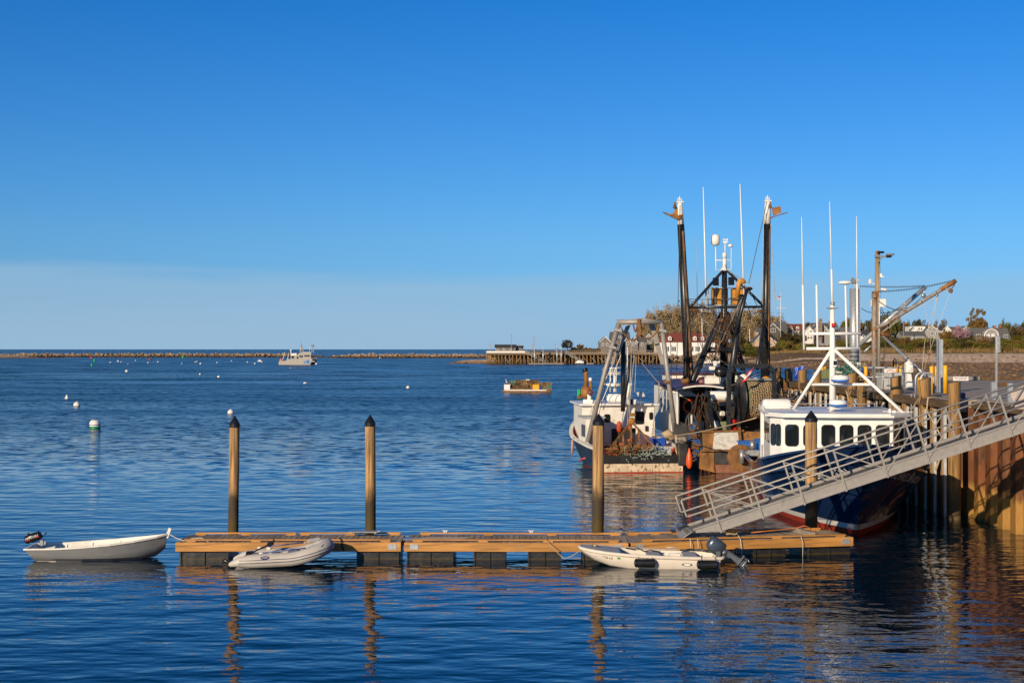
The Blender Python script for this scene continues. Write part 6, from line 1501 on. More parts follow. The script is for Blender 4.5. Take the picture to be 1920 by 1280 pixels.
# ------------------------------------------------------------------ rock breakwaters
def rocks(px0, px1, Y0, Y1, top, label, seed, nm='breakwater', w_=7, size=1.7, dens=1.0, beach=False, cat='breakwater'):
    r_ = random.Random(seed); b = MB(); x0, x1 = XX(px0, Y0), XX(px1, Y1); n = int(abs(x1 - x0) * dens * 1.6)
    hb = (top(.5) if callable(top) else top) * .72
    b.add([(x0, Y0 - w_ * .8, -.5), (x1, Y1 - w_ * .8, -.5), (x1, Y1 + w_ * .8, -.5), (x0, Y0 + w_ * .8, -.5), (x0 + (x1 - x0) * .04, Y0, hb * .8), (x1 - (x1 - x0) * .04, Y1, hb * .8)], [[0, 1, 5, 4], [1, 2, 5], [2, 3, 4, 5], [3, 0, 4]])
    for i in range(n):
        f = r_.random(); u = r_.uniform(-1, 1)
        x = x0 + (x1 - x0) * f; y = Y0 + (Y1 - Y0) * f + u * w_
        tp = top(f) if callable(top) else top
        z = (1 - abs(u)) * tp * r_.uniform(.75, 1.05) - .2
        s_ = size * r_.uniform(.6, 1.35)
        M_ = Matrix.Rotation(r_.uniform(0, 6), 3, 'Z') @ Matrix.Rotation(r_.uniform(-.5, .5), 3, 'X')
        pts = [V(sx, sy, sz) for sx in (-1, 1) for sy in (-1, 1) for sz in (-1, 1)]
        vs = [V(x, y, z) + M_ @ V(p.x * s_ * r_.uniform(.6, 1.2) * .6, p.y * s_ * r_.uniform(.6, 1.1) * .5, p.z * s_ * r_.uniform(.5, 1) * .4) for p in pts]
        b.add(vs, [[0, 1, 3, 2], [4, 6, 7, 5], [0, 4, 5, 1], [2, 3, 7, 6], [0, 2, 6, 4], [1, 5, 7, 3]])
    return solo(b, nm, MT['rock'], label, cat, None)
MT['rock'] = mat('breakwater_rock', (.31, .235, .165), .9, var=.2, vs=.4, isl=.35, tide=[(1.3, (.075, .05, .028), .4)])
tp = lambda f: 3.3 * min(1, .35 + (1 - f) * 6)
rocks(-60, 606, 1175, 1175, tp, 'long dark rock breakwater on the left horizon', 1, w_=9, size=1.35, dens=4.2)
rocks(612, 935, 1085, 1065, lambda f: 3.2 * min(1, .3 + f * 3.5), 'pale rock breakwater on the horizon right of the grey vessel', 2, w_=8, size=1.35, dens=5.0)
b = MB(); rows = []
for i in range(50):
    x = -490 + 3.1 * i; f = i / 49
    rows.append([(x, 1030 + 10 * math.sin(i * .3), -.5), (x, 1050, 1.4 * (1 - f) ** .5 + .2 - .9 * f), (x, 1075, 4.0 * (1 - f) ** .7 + .2 - .9 * f), (x, 1110, 4.4 * (1 - f) ** .7 + .1 - .8 * f), (x, 1160, -.5)])
b.grid(rows); o = b.build('sand_spit', gm); tag(o, kind='structure')
rocks(60, 112, 1080, 1120, 2.2, 'low dark rocks at the tip of the left sand spit', 5, 'rock_point', w_=8, size=1.8, dens=4, cat='rocks')
# beacon tower at the breakwater end
o = thing('beacon_tower', 'thin lattice beacon tower at the end of the left breakwater', 'beacon', P(586.5, 661, 1175))
o.location.z = 2.8; INV[o.name] = Matrix.Translation(o.location).inverted()
b = W()
for dx in (-3.4, 3.4):
    for dy in (-.8, .8): b.bar(P(586.5 + dx * .55, 661, 1175) + V(0, dy, 0), P(586.5 + dx * .3, 646, 1175) + V(0, dy, 0), .25, .25)
for k in range(4): b.bar(P(584.6, 660 - 4 * k, 1175), P(588.4, 656 - 4 * k, 1175), .2, .2); b.bar(P(584.8, 658 - 4 * k, 1175), P(588.2, 658 - 4 * k, 1175), .2, .2)
b.build('lattice', MT['steel'], o)
b = W(); b.box(P(585, 648, 1175), (.9, .9, 1.2)); b.box(P(588, 648, 1175), (.9, .9, 1.2)); b.build('lamp_panel', MT['rust'], o)
b = W(); b.tube([P(580.5, 664, 1000), P(580.5, 649, 1000)], .12, 5); solo(b, 'marker_pole', MT['white'], 'thin white marker pole right of the grey vessel', 'pole')

# ------------------------------------------------------------------ grey catamaran vessel at its mooring
Y = 600; k = Y / F
o = thing('workboat', 'grey aluminium catamaran workboat moored before the breakwaters', 'workboat', P(560, 683, Y))
o.location.z = 0; INV[o.name] = Matrix.Translation(o.location).inverted()
for dy in (-2.4, 2.4):
    b = W(); b.prism([P(525, 683.5, Y) + V(0, dy - 1, 0), P(583, 683.5, Y) + V(0, dy - 1, 0), P(588.5, 674, Y) + V(0, dy - 1, 0), P(586, 671.5, Y) + V(0, dy - 1, 0), P(540, 673, Y) + V(0, dy - 1, 0), P(537, 678, Y) + V(0, dy - 1, 0), P(525, 678, Y) + V(0, dy - 1, 0)], (0, 2, 0)); b.build('hull', MT['cat_hull'], o)
b = W(); b.prism([P(583.5, 683.3, Y + 3), P(588.5, 683, Y + 3), P(594, 674, Y + 3), P(588, 674, Y + 3)], (0, 1.6, 0)); b.build('far_bow', MT['dark_hull'], o)
b = W(); b.bx(XX(526, Y), XX(592, Y), Y - 3.2, Y + 3.4, 1.2, 1.7); b.build('deck', MT['cat_hull'], o)
b = W(); b.prism([P(545, 672.5, Y - 2.6), P(583, 672, Y - 2.6), P(583, 664.5, Y - 2.6), P(545, 666.5, Y - 2.6)], (0, 5, 0)); b.prism([P(556, 666.3, Y - 2.3), P(583, 664.3, Y - 2.3), P(582, 660, Y - 2.3), P(563, 660.5, Y - 2.3)], (0, 4.6, 0)); cb = b.build('cabin', MT['cat_hull'], o)
b = W(); b.prism([P(566, 660.3, Y - 2.5), P(584, 664, Y - 2.5), P(583, 659.5, Y - 2.5), P(568, 659.2, Y - 2.5)], (0, 5, 0)); b.build('roof', MT['steel'], o)
for px, py, w_, hh in ((549, 669.5, 5, 4), (558, 670, 3, 4), (563, 668, 2.6, 4), (566.5, 668, 2.6, 4), (572, 667, 3, 3), (575.5, 667, 3, 3), (579, 667, 3, 3)):
    b = W(); b.box(P(px, py, Y - 2.63), (w_ * k, .05, hh * k)); b.build('window', MT['glass'], cb)
b = W(); b.prism([P(545, 666, Y - 2), P(556, 665.5, Y - 2), P(556, 662, Y - 2), P(545, 662.5, Y - 2)], (0, 3, 0)); b.build('white_locker', MT['white'], o)
b = W(); b.tube([P(565, 660, Y), P(565, 646, Y)], .35, 6); b.tube([P(565, 646, Y), P(564, 637, Y)], .06, 4); b.bar(P(562, 652, Y), P(569, 652, Y), .2, .2); b.bar(P(562, 660, Y), P(564.5, 652, Y), .2, .2); b.bar(P(569, 660, Y), P(566, 650, Y), .2, .2); b.build('mast', MT['cat_hull'], o)
b = W(); b.tube([P(545.5, 663, Y), P(545.5, 657, Y)], .2, 6); b.ball(P(545.5, 656.5, Y), .4); b.build('vent', MT['white'], o)
b = W(); b.bar(P(530, 675, Y), P(534, 660, Y), .35, .35); b.bar(P(539, 673, Y), P(541.5, 662, Y), .35, .35); b.build('davit', MT['alu'], o)
b = W(); b.lathe([(.35, -.1), (.65, 0), (.35, .1)], P(527, 675, Y - 2.6), 12, Matrix.Rotation(PI / 2, 3, 'X')); b.build('life_ring', MT['orange'], o)
b = W()
for y in (671, 673): b.tube([P(584, y, Y - 2), P(594, y - .5, Y - 2)], .06, 4)
for px in (584, 587, 590, 594): b.tube([P(px, 675, Y - 2), P(px, 670.6, Y - 2)], .06, 4)
b.build('bow_rail', MT['alu'], o)
b = W(); b.box(P(577, 678, Y - 3.45), (1.2, .05, 1.4)); b.box(P(571, 679, Y - 3.45), (.7, .05, .7)); b.build('hull_marking', MT['blue_tub'], o)

# ------------------------------------------------------------------ buoys
def WY(y): return H * F / (y - HY)
def buoy(px, py, w_, label, kind='round', group='white mooring buoys'):
    Y = WY(py); r = w_ / 2 * Y / F
    b = MB()
    if kind == 'round':
        b.lathe([(r * .6, -r * .6), (r * .98, -r * .1), (r, r * .25), (r * .9, r * .75), (r * .6, r * 1.1), (r * .2, r * 1.28), (0, r * 1.3)], (0, 0, 0), 16); b.cm = 1; b.lathe([(r * 1.01, -r * .1), (r * 1.02, r * .12)], (0, 0, 0), 16); b.cm = 0; b.tube([(0, 0, r * 1.25), (r * .1, 0, r * 1.55)], r * .07, 5)
        mats_ = [MT['white'], MT['buoy_rust']]
    elif kind == 'tall': b.lathe([(r * .8, -r * .5), (r, 0), (r * .9, r * .5), (r * .45, r * 1.2), (r * .4, r * 1.7), (0, r * 1.8)], (0, 0, 0), 14); mats_ = [MT['white_old'], MT['buoy_rust']]
    elif kind == 'oval': b.ball((0, 0, r * .25), r, (1, .7, .5)); mats_ = [MT['white_old'], MT['buoy_rust']]
    o = tag(b.build('mooring_buoy', mats_), label, 'buoy', group); o.location = (XX(px, Y), Y, 0); return o
buoy(144, 761, 12.5, 'white mooring buoy behind the banded one'); buoy(125.5, 747, 8, 'small peaked white buoy, leftmost of the nearer buoys', 'tall')
buoy(432.5, 775, 12, 'white mooring buoy just above the leftmost dock pile'); buoy(765, 727.5, 7, 'white mooring buoy alone in the middle of the harbour')
buoy(572, 718.5, 7, 'pale orange streaked oval float below the grey vessel', 'oval'); buoy(410, 707.5, 5.5, 'white buoy with another further left, in the mid harbour'); buoy(375, 702, 4, 'tiny white buoy left of its neighbour in the mid harbour')
buoy(237.5, 697, 6, 'white buoy apart from the far cluster on the left')
far_b = [(207, 680, 3), (221.5, 678, 4), (227, 679, 2.5), (240, 683, 2), (254, 676, 2.5), (277.5, 680.5, 3), (296, 679, 3), (341, 682, 2.5), (366, 679, 2.5), (369, 678, 2.5), (376, 682.5, 4), (407, 680, 3), (434, 677, 2.5), (464, 679.5, 3), (478, 682, 3.5), (491, 679, 3), (593, 683, 4.5), (545, 690, 2), (712, 671.5, 2.5)]
for px, py, w_ in far_b: buoy(px, py, w_, 'tiny far white mooring buoy near the breakwaters', 'round', 'tiny far mooring buoys')
o = thing('mooring_buoy', 'big white mooring buoy with blue and green bands', 'buoy', (XX(178, WY(803)), WY(803), 0)); r = 10.2 * WY(803) / F
b = MB(); b.lathe([(r, -.2), (r, r * .6), (r * .98, r * 1.0), (r * .82, r * 1.35), (r * .6, r * 1.55), (0, r * 1.56)], (0, 0, 0), 28); b.build('shell', MT['white'], o)
b = MB(); b.lathe([(r * 1.01, -.1), (r * 1.01, r * .42)], (0, 0, 0), 28); b.build('green_band', MT['buoy_green'], o)
b = MB(); b.lathe([(r * 1.008, r * .62), (r * 1.008, r * .78)], (0, 0, 0), 28); b.build('blue_band', MT['buoy_blue'], o)
b = MB()
for dx in (-.12, -.05, .02, .1): b.box((dx - .1, -r * .91, r * 1.12), (.04, .02, .09))
b.build('marking', MT['steel'], o)
Y = WY(746); o = thing('channel_buoy', 'green channel buoy with a rusty base left of the dragger exhaust', 'buoy', (XX(1087, Y), Y, 0)); k = Y / F
b = MB(); b.lathe([(5.2 * k, -.3), (5.2 * k, .15), (4.6 * k, 2 * k), (1.2 * k, 8 * k)], (0, 0, 0), 14); b.build('float', MT['buoy_rust'], o)
b = MB(); b.box((-2.2 * k, 0, 12 * k), (5 * k, .08, 8.5 * k)); b.box((3.4 * k, 0, 12 * k), (2.4 * k, .5, 8.5 * k)); b.box((0, 0, 6 * k), (9.6 * k, .06, 9 * k)); b.build('day_board', MT['green_buoy'], o)
b = MB(); b.tube([(1.4 * k, -.1, 2 * k), (1.4 * k, -.1, 16 * k)], .06, 6); b.build('post', MT['wire'], o)
for px, py, m_, lab in ((172, 686, 'green_buoy', 'small far green channel buoy near the breakwater'), (177, 677.5, 'green_buoy', 'smaller far green channel buoy behind its neighbour'), (171.5, 672.5, 'red', 'small far red channel buoy near the breakwater'), (343, 671.5, 'green_buoy', 'tiny far green marker in front of the left breakwater')):
    Y = WY(py); k = Y / F; b = MB(); b.lathe([(1.9 * k, -.2), (1.9 * k, .3), (1.0 * k, 1.5 * k), (1.6 * k, 2.2 * k), (1.6 * k, 4.6 * k), (0, 4.7 * k)], (0, 0, 0), 10); o = tag(b.build('channel_buoy', MT[m_]), lab, 'buoy', 'far channel buoys'); o.location = (XX(px, Y), Y, 0)
for i, (px, py, w_) in enumerate(((279.5, 674.5, 9), (487, 677.5, 7))):
    Y = WY(py); k = Y / F; b = MB(); L = w_ / 2 * k
    b.prism([(-L, -.8, 0), (L * .7, -.8, 0), (L, -.8, 2 * k), (-L, -.8, 1.6 * k)], (0, 1.6, 0)); b.box((L * .2, 0, 2.4 * k), (L * .6, 1.2, 2 * k)); b.tube([(-L * .5, 0, 1 * k), (-L * .5, 0, 6 * k)], .06, 4)
    o = tag(b.build('small_boat', MT['white' if i else 'maroon']), ['small far boat with a dark hull among the left mooring buoys', 'small far white boat left of the grey vessel'][i], 'boat'); o.location = (XX(px, Y), Y, 0)

# ------------------------------------------------------------------ raft of lobster traps
Y = 220; k = Y / F
o = thing('work_float', 'low timber float moored in the harbour loaded with lobster traps', 'float', (XX(988, Y), Y, 0), R(-2))
b = MB(); L = 46 * k; b.prism([(-L, -2.2, .25), (-L * .93, -2.2, -.2), (L * .9, -2.2, -.2), (L * .99, -2.2, .3), (L * .9, -2.2, .42), (-L * .95, -2.2, .42)], (0, 4.4, 0)); b.build('hull', MT['rust'], o)
b = MB(); b.box((-L * .05, -2.22, .33), (L * 1.7, .05, .16)); b.build('pale_rub_strip', MT['white_old'], o)
b = MB(); b.box((0, 0, .44), (L * 1.85, 4.3, .04)); b.build('deck', MT['grey_wood'], o)
def trap(px, py, yo, m_, lab, rz=0, w_=1.0):
    c = V(XX(px, Y), Y + yo, ZZ(py, Y)); o_ = thing('lobster_trap', lab, 'trap', c, rz, 'lobster traps on the harbour float')
    b = MB()
    for x in (-.5, 0, .5):
        for yy_ in (-.26, .26): b.bar((x * w_, yy_, 0), (x * w_, yy_, .4), .07, .07)
    for z in (0, .2, .4):
        for yy_ in (-.26, .26): b.bar((-.5 * w_, yy_, z), (.5 * w_, yy_, z), .045, .045)
        for x in (-.5, 0, .5): b.bar((x * w_, -.26, z), (x * w_, .26, z), .045, .045)
    b.build('frame', MT[m_], o_)
    b = MB(); b.box((0, 0, .2), (.96 * w_, .48, .36)); b.build('mesh', MT['net_dark' if m_ != 'teal' else 'teal'], o_)
rt = random.Random(3)
lab = 'small wire lobster trap in the stack on the harbour float'
rows_ = [(960, 1013, 731, 7, 0), (959, 1012, 726.5, 7, .2), (958, 1011, 722, 7, .4), (962, 992, 717.5, 4, .5)]
for x0, x1, y, n, yo in rows_:
    for i in range(n):
        px = x0 + (x1 - x0) * i / (n - 1)
        if 995 < px < 1015 and y > 724: continue
        trap(px + rt.uniform(-1, 1), y + rt.uniform(-.6, .6), -1.2 + yo + rt.uniform(-.3, .3), rt.choice(['teal', 'tan_wire', 'tan_wire', 'rust']), lab, rt.uniform(-.4, .4))
for px, y, m_ in ((1020, 731.5, 'teal'), (1028, 731, 'tan_wire'), (1021, 726.5, 'tan_wire'), (1029, 726.5, 'teal'), (1021, 721.5, 'rust'), (1029, 721.5, 'tan_wire'), (1005, 716.5, 'rust')):
    trap(px, y, -1.0, m_, lab, rt.uniform(-.1, .1), .8)
b = W(); b.box(P(951, 725.5, Y) + V(0, -1.4, 0), (.95, .9, .88), bev=.06); b.box(P(951, 720.5, Y) + V(0, -1.4, 0), (1.0, .95, .1)); solo(b, 'white_bin', MT['white'], 'white bin at the left end of the harbour float', 'bin')
b = W(); b.box(P(1004.5, 726, Y) + V(0, -1.7, 0), (1.0, .7, .8), bev=.04); b.box(P(1004.5, 720.5, Y) + V(0, -1.7, 0), (1.06, .76, .1)); solo(b, 'orange_crate', MT['yellow'], 'orange yellow crate in front of the traps on the float', 'crate')
b = W(); b.ball(P(990, 713, Y), .3, (1.4, 1, .7)); b.ball(P(982, 714, Y), .16); b.ball(P(950, 716, Y), .14); b.ball(P(949, 712, Y), .1); solo(b, 'pot_buoys', MT['cream'], 'pale pot buoys heaped on top of the lobster traps', 'buoys')

# ------------------------------------------------------------------ long wooden pier across the harbour
Y = 640; DK = 5.0
o = thing('timber_pier', 'long timber pile pier on the far shore', 'pier', (XX(912, Y), Y, 0))
x0, x1 = XX(912, Y), XX(1240, Y)
b = W(); b.bx(x0, x1, Y - 1, Y + 16, DK - .5, DK); b.build('deck', MT['grey_wood'], o)
b = W(); b.bx(x0, XX(985, Y), Y - 1.1, Y - .9, DK, DK + .8); b.build('white_parapet', MT['white_old'], o)
n = 48
for i in range(n):
    x = x0 + .4 + (x1 - x0 - .8) * i / (n - 1)
    b = W(); b.bar(V(x + rf.uniform(-.3, .3), Y - .9 + rf.uniform(-.4, .4), -1), V(x, Y - .8, DK - .4), .42, .42); b.build('pile', MT['pile_pier'], o)
    b = W(); b.bar(V(x + .6, Y + 5, -1), V(x + .6, Y + 5, DK - .4), .4, .4); b.build('pile', MT['pile_pier'], o)
for i in range(22):
    x = x0 + 1 + (x1 - x0 - 4) * i / 21
    b = W(); b.bar(V(x, Y - 1.2, 2.9), V(x + rf.choice([-2, 2]), Y - 1.2, .6), .22, .22); b.build('brace', MT['grey_wood'], o)
b = W(); b.bx(x0, x1, Y - 1.3, Y - 1.05, 3.9, 4.3); b.build('wale', MT['timber'], o)
b = W()
for i in range(70):
    x = XX(985, Y) + (x1 - XX(985, Y)) * i / 69; b.bar(V(x, Y - .9, DK), V(x, Y - .9, DK + 1.1), .1, .1)
b.bar(V(XX(985, Y), Y - .9, DK + 1.1), V(x1, Y - .9, DK + 1.1), .1, .1); b.bar(V(XX(985, Y), Y - .9, DK + .6), V(x1, Y - .9, DK + .6), .07, .07); b.build('railing', MT['grey_wood'], o)
rocks(914, 1345, Y + 14, Y + 14, 4.6, 'orange brown rock revetment behind the far timber pier', 9, 'rock_revetment', w_=6, size=1.5, dens=3.2, cat='rocks')
for i, px in enumerate((1002.5, 1018.5, 1044.5, 1052.5)):
    b = W(); b.tube([P(px, 682, Y - 6), P(px, 653.5 - (2 if i == 2 else 0), Y - 6)], .33, 8); b.cm = 1; b.lathe([(.36, 0), (0, .6)], P(px, 653.5 - (2 if i == 2 else 0), Y - 6), 8)
    solo(b, 'float_pile', [MT['galv'], MT['white']], 'pale steel guide pile with pointed cap before the far pier', 'pile', 'guide piles of the far floats')
for i, (xa, ya, xb, yb) in enumerate(((986, 661, 1022, 679), (1060, 661, 1093, 679.5))):
    g_ = thing('gangway', ['far aluminium gangway, left of the two on the timber pier', 'far aluminium gangway, right of the two on the timber pier'][i], 'gangway', P(xa, ya, Y - 3), 0, 'far gangways on the timber pier')
    b = W(); b.bar(P(xa, ya, Y - 3), P(xb, yb, Y - 3), 1.2, .3); b.build('deck', MT['alu'], g_)
    b = W(); b.bar(P(xa, ya - 4, Y - 3.5), P(xb, yb - 4, Y - 3.5), .16, .16)
    for k in range(9):
        f = k / 8; b.bar(P(xa + (xb - xa) * f, ya + (yb - ya) * f - 4, Y - 3.5), P(xa + (xb - xa) * min(f + .06, 1), ya + (yb - ya) * f, Y - 3.5), .12, .12)
    b.build('railing', MT['alu'], g_)
for i, (xa, xb, y) in enumerate(((991, 1057, 681.5), (1085, 1112, 681.5))):
    b = W(); b.bx(XX(xa, Y - 8), XX(xb, Y - 8), Y - 10, Y - 7, -.2, .5); solo(b, 'float', MT['grey_wood'], ['long low float before the far pier, left one', 'short low float before the far pier, right one'][i], 'float', 'far floats at the timber pier')
b = W(); b.prism([P(1078, 680.5, Y - 12), P(1094, 680.5, Y - 12), P(1095, 677.5, Y - 12), P(1080, 678, Y - 12)], (0, 2, 0)); b.box(P(1086, 677.3, Y - 11), (2.2, 1.4, .8)); solo(b, 'small_boat', MT['white'], 'small white boat moored by the far right gangway', 'boat')
# masts and poles along the far pier
for px, y0, y1, lab in ((959, 658, 628, 'tall flat topped light mast on the far pier building'), (1001.5, 657, 632, 'utility pole standing on the far timber pier'), (919.5, 658, 645, 'short lamp post at the outer end of the far pier'), (972.5, 650, 645, 'short vent pole on the far pier building'), (1041, 658, 645, 'lamp post on the far pier near the guide piles'), (999, 658, 645, 'short lamp post beside the utility pole on the far pier')):
    b = W(); b.bar(P(px, y0, Y + 4), P(px, y1, Y + 4), .22, .22, (0, 1, 0)); b.box(P(px, y1, Y + 4), (.7, .4, .4)); solo(b, 'light_pole', MT['grey_wood'], lab, 'pole')

# ------------------------------------------------------------------ houses
hm = {}
def HM(n, col, st=(1, 1, 6)):
    if n not in hm: hm[n] = mat(n, col, .75, var=.13, vs=1.5, st=st)
    return hm[n]
GREY = HM('grey_shingle', (.17, .155, .145)); DK_ = HM('dark_brown_shingle', (.10, .085, .07)); WHT = HM('white_clapboard', (.72, .71, .68)); PINK = HM('beige_clapboard', (.50, .36, .25)); LG = HM('light_grey_shingle', (.30, .30, .30))
RG = HM('grey_roof', (.12, .12, .12)); RR = HM('red_roof', (.22, .055, .035)); RD = HM('dark_roof', (.06, .06, .065)); BRK = HM('brick', (.27, .11, .06))
def house(label, x0, x1, yb, ye, yr, Y, depth=9, gable='front', wall=GREY, roof=RG, wins=(), chim=(), dormers=(), px_ridge=None, over=.3, door=None):
    k = Y / F; cx = (x0 + x1) / 2
    o = thing('house', label, 'house', (XX(cx, Y), Y, 0), 0, 'houses along the far shore')
    wd = (x1 - x0) * k; zb = ZZ(yb, Y) - 2.5; ze = ZZ(ye, Y); zr = ZZ(yr, Y); xr = ((px_ridge or cx) - cx) * k
    L, R_ = -wd / 2, wd / 2
    b = MB()
    if gable == 'front':
        b.prism([(L, 0, zb), (R_, 0, zb), (R_, 0, ze), (xr, 0, zr), (L, 0, ze)], (0, depth, 0))
    elif gable == 'side':
        b.bx(L, R_, 0, depth, zb, ze); b.prism([(L + .01, 0, ze), (L + .01, depth / 2, zr - .05), (L + .01, depth, ze)], (wd - .02, 0, 0))
    else: b.bx(L, R_, 0, depth, zb, ze)
    w_ = b.build('wall', wall, o)
    b = MB(); th = .22
    if gable == 'front':
        for s_, xe in ((-1, L), (1, R_)):
            d = V(xe - xr, 0, ze - zr); d2 = V(xr, 0, zr) + d * (1 + over / max(d.length, .1))
            b.prism([(xr, -over, zr + .02), (d2.x, -over, d2.z + .02), (d2.x, -over, d2.z + th), (xr, -over, zr + th)], (0, depth + 2 * over, 0))
    elif gable == 'side':
        sl = (zr - ze) / (depth / 2)
        b.prism([(L - over, -over, ze - over * sl + .02), (L - over, depth / 2, zr + .02), (L - over, depth / 2, zr + th), (L - over, -over, ze - over * sl + th)], (wd + 2 * over, 0, 0))
        b.prism([(L - over, depth + over, ze - over * sl + .02), (L - over, depth / 2, zr + .02), (L - over, depth / 2, zr + th), (L - over, depth + over, ze - over * sl + th)], (wd + 2 * over, 0, 0))
    elif gable == 'hip':
        hl = (wd - depth) / 2 if wd > depth else .5
        c_ = [(L - over, -over, ze), (R_ + over, -over, ze), (R_ + over, depth + over, ze), (L - over, depth + over, ze), (xr - hl, depth / 2, zr), (xr + hl, depth / 2, zr)]
        b.add(c_, [[0, 1, 5, 4], [1, 2, 5], [2, 3, 4, 5], [3, 0, 4], [3, 2, 1, 0]])
    else: b.bx(L - over, R_ + over, -over, depth + over, ze + .02, ze + .3)
    rf_ = b.build('roof', roof, o)
    if gable == 'front':
        b = MB()
        for xe in (L, R_):
            d = V(xe - xr, 0, ze - zr); e_ = V(xr, 0, zr) + d * (1 + over / max(d.length, .1))
            b.bar(V(xr, -over - .06, zr + .05), V(e_.x, -over - .06, e_.z + .05), .1, .38, (0, 1, 0)) if False else b.prism([(xr, -over - .1, zr + .24), (e_.x, -over - .1, e_.z + .24), (e_.x, -over - .1, e_.z - .14), (xr, -over - .1, zr - .14)], (0, .09, 0))
        b.build('gable_trim', MT['white'], rf_)
    for wn in wins:
        px, py, ww, hh = wn[:4]; sh = len(wn) > 4
        f = MB(); f.box(((px - cx) * k, -.04, ZZ(py, Y)), (ww * k + .3, .1, hh * k + .3)); fo = f.build('window', MT['white'], o)
        f = MB(); f.box(((px - cx) * k - ww * k * .26, -.1, ZZ(py, Y)), (ww * k * .44, .04, hh * k)); f.box(((px - cx) * k + ww * k * .26, -.1, ZZ(py, Y)), (ww * k * .44, .04, hh * k)); f.build('pane', MT['glass_house'], fo)
        if sh:
            f = MB(); f.box(((px - cx) * k - ww * k * .5 - .45, -.06, ZZ(py, Y)), (.5, .1, hh * k + .2)); f.box(((px - cx) * k + ww * k * .5 + .45, -.06, ZZ(py, Y)), (.5, .1, hh * k + .2)); f.build('shutters', MT['black'], fo)
    for (px, py, w2, h2) in chim:
        f = MB(); f.bx((px - cx - w2 / 2) * k, (px - cx + w2 / 2) * k, depth * .4, depth * .4 + w2 * k, ZZ(py + h2, Y), ZZ(py, Y)); f.box(((px - cx) * k, depth * .4 + w2 * k / 2, ZZ(py, Y)), (w2 * k + .3, w2 * k + .3, .3)); f.build('chimney', BRK, rf_)
    for (px, yt, ybs, ww) in dormers:
        f = MB(); a, c = (px - cx - ww / 2) * k, (px - cx + ww / 2) * k; zt, zb2 = ZZ(yt, Y), ZZ(ybs, Y); y0 = .35
        f.prism([(a, y0, zb2), (c, y0, zb2), (c, y0, zt - ww * k * .4), ((a + c) / 2, y0, zt), (a, y0, zt - ww * k * .4)], (0, depth * .38, 0)); dm_ = f.build('dormer', WHT, rf_)
        f = MB(); f.box(((a + c) / 2, y0 - .05, zb2 + (zt - zb2) * .42), (ww * k * .36, .06, (zt - zb2) * .45)); f.build('dormer_pane', MT['glass_house'], dm_)
    return o
house('leftmost grey shingled gable house by the far pier', 1124.5, 1146, 653, 641.5, 631.5, 690, 12, wins=[(1130.5, 645.5, 2.6, 4), (1138.5, 645.5, 2.6, 4)], wall=GREY)
house('grey house with a long plain roof side, behind the leftmost gable', 1146, 1181, 655, 637, 622.5, 705, 12, 'side', wins=[(1162, 632, 3, 4)], chim=())
house('small grey gable house left of the gallows brace', 1170, 1183, 655, 642, 631.5, 688, 10, wins=[(1177, 644, 4, 4)])
house('small grey gable house with a white door on stilts', 1183.5, 1196, 656, 642, 633, 687, 10, wins=[(1187.5, 645, 2.4, 5), (1192.5, 643, 2, 3)])
house('low grey house with a long roof right of the twin gables', 1196.5, 1212, 657, 641, 633, 688, 9, 'side', wins=[(1204, 645, 3, 5)])
house('tall grey gable house with a double white window', 1207, 1226, 655, 637, 626, 702, 12, wins=[(1218, 638, 5.5, 5), (1220, 646, 4, 4), (1215, 630.5, 4, 2)])
for px, py, w_, h_ in ((1125, 655, 8, 6), (1190, 657, 40, 5)):
    b = W(); b.bx(XX(px - w_ / 2, 684), XX(px + w_ / 2, 684), 682, 686, ZZ(py, 684) - .2, ZZ(py, 684)); 
    for kk in range(max(3, w_ // 4)): b.bar(P(px - w_ / 2 + .5 + kk * (w_ - 1) / max(2, w_ // 4 - 1), py, 682), P(px - w_ / 2 + .5 + kk * (w_ - 1) / max(2, w_ // 4 - 1), py + h_ + 2, 682), .3, .3)
    b.bar(P(px - w_ / 2, py - 4, 682), P(px + w_ / 2, py - 4, 682), .12, .12); solo(b, 'house_deck', MT['grey_wood'], ['raised timber deck of the leftmost grey house' if w_ == 8 else 'raised timber deck on stilts before the twin gabled houses'][0], 'deck')
st_ = house('white boathouse with a red hipped roof and dormers on dark piles', 1233, 1346, 667, 641.5, 623, 668, 16, 'hip', WHT, RR,
      wins=[(1263, 654, 2.4, 8, 1), (1250, 654, 2.4, 8, 1), (1296, 654, 2.4, 8, 1), (1308, 654, 2.4, 8, 1), (1330, 654, 2.4, 8, 1), (1338, 654, 2.4, 8, 1), (1258, 648, 1.6, 3)], dormers=[(1256.5, 630, 638, 6), (1303.5, 630, 638, 6), (1318, 630.5, 638, 5)])
b = MB(); k = 668 / F
b.bx(-60 * k, 60 * k, -6, 0, ZZ(667, 668) - .3, ZZ(667, 668)); b.build('deck', MT['white_old'], st_)
b = MB()
for i in range(24):
    x = -58 * k + 116 * k * i / 23; b.bar((x, -5.5, ZZ(667, 668)), (x, -5.5, ZZ(667, 668) + 1.1), .09, .09)
b.bar((-58 * k, -5.5, ZZ(667, 668) + 1.1), (58 * k, -5.5, ZZ(667, 668) + 1.1), .1, .1); b.bar((-58 * k, -5.5, ZZ(667, 668) + .6), (58 * k, -5.5, ZZ(667, 668) + .6), .07, .07); b.build('railing', MT['white'], st_)
for i in range(22):
    x = -58 * k + 116 * k * i / 21; b = MB(); b.bar((x, -5, -1), (x, -5, ZZ(667, 668) - .3), .5, .5); b.build('pile', MT['timber' if i % 3 else 'pile_pier'], st_)
b = MB(); b.bx(-59 * k, 59 * k, -2.5, -2, -.5, ZZ(667, 668) - .3); b.build('underside_shade_sheet', MT['dark_fill'], st_)  # dark sheet put in for the shade beneath the deck
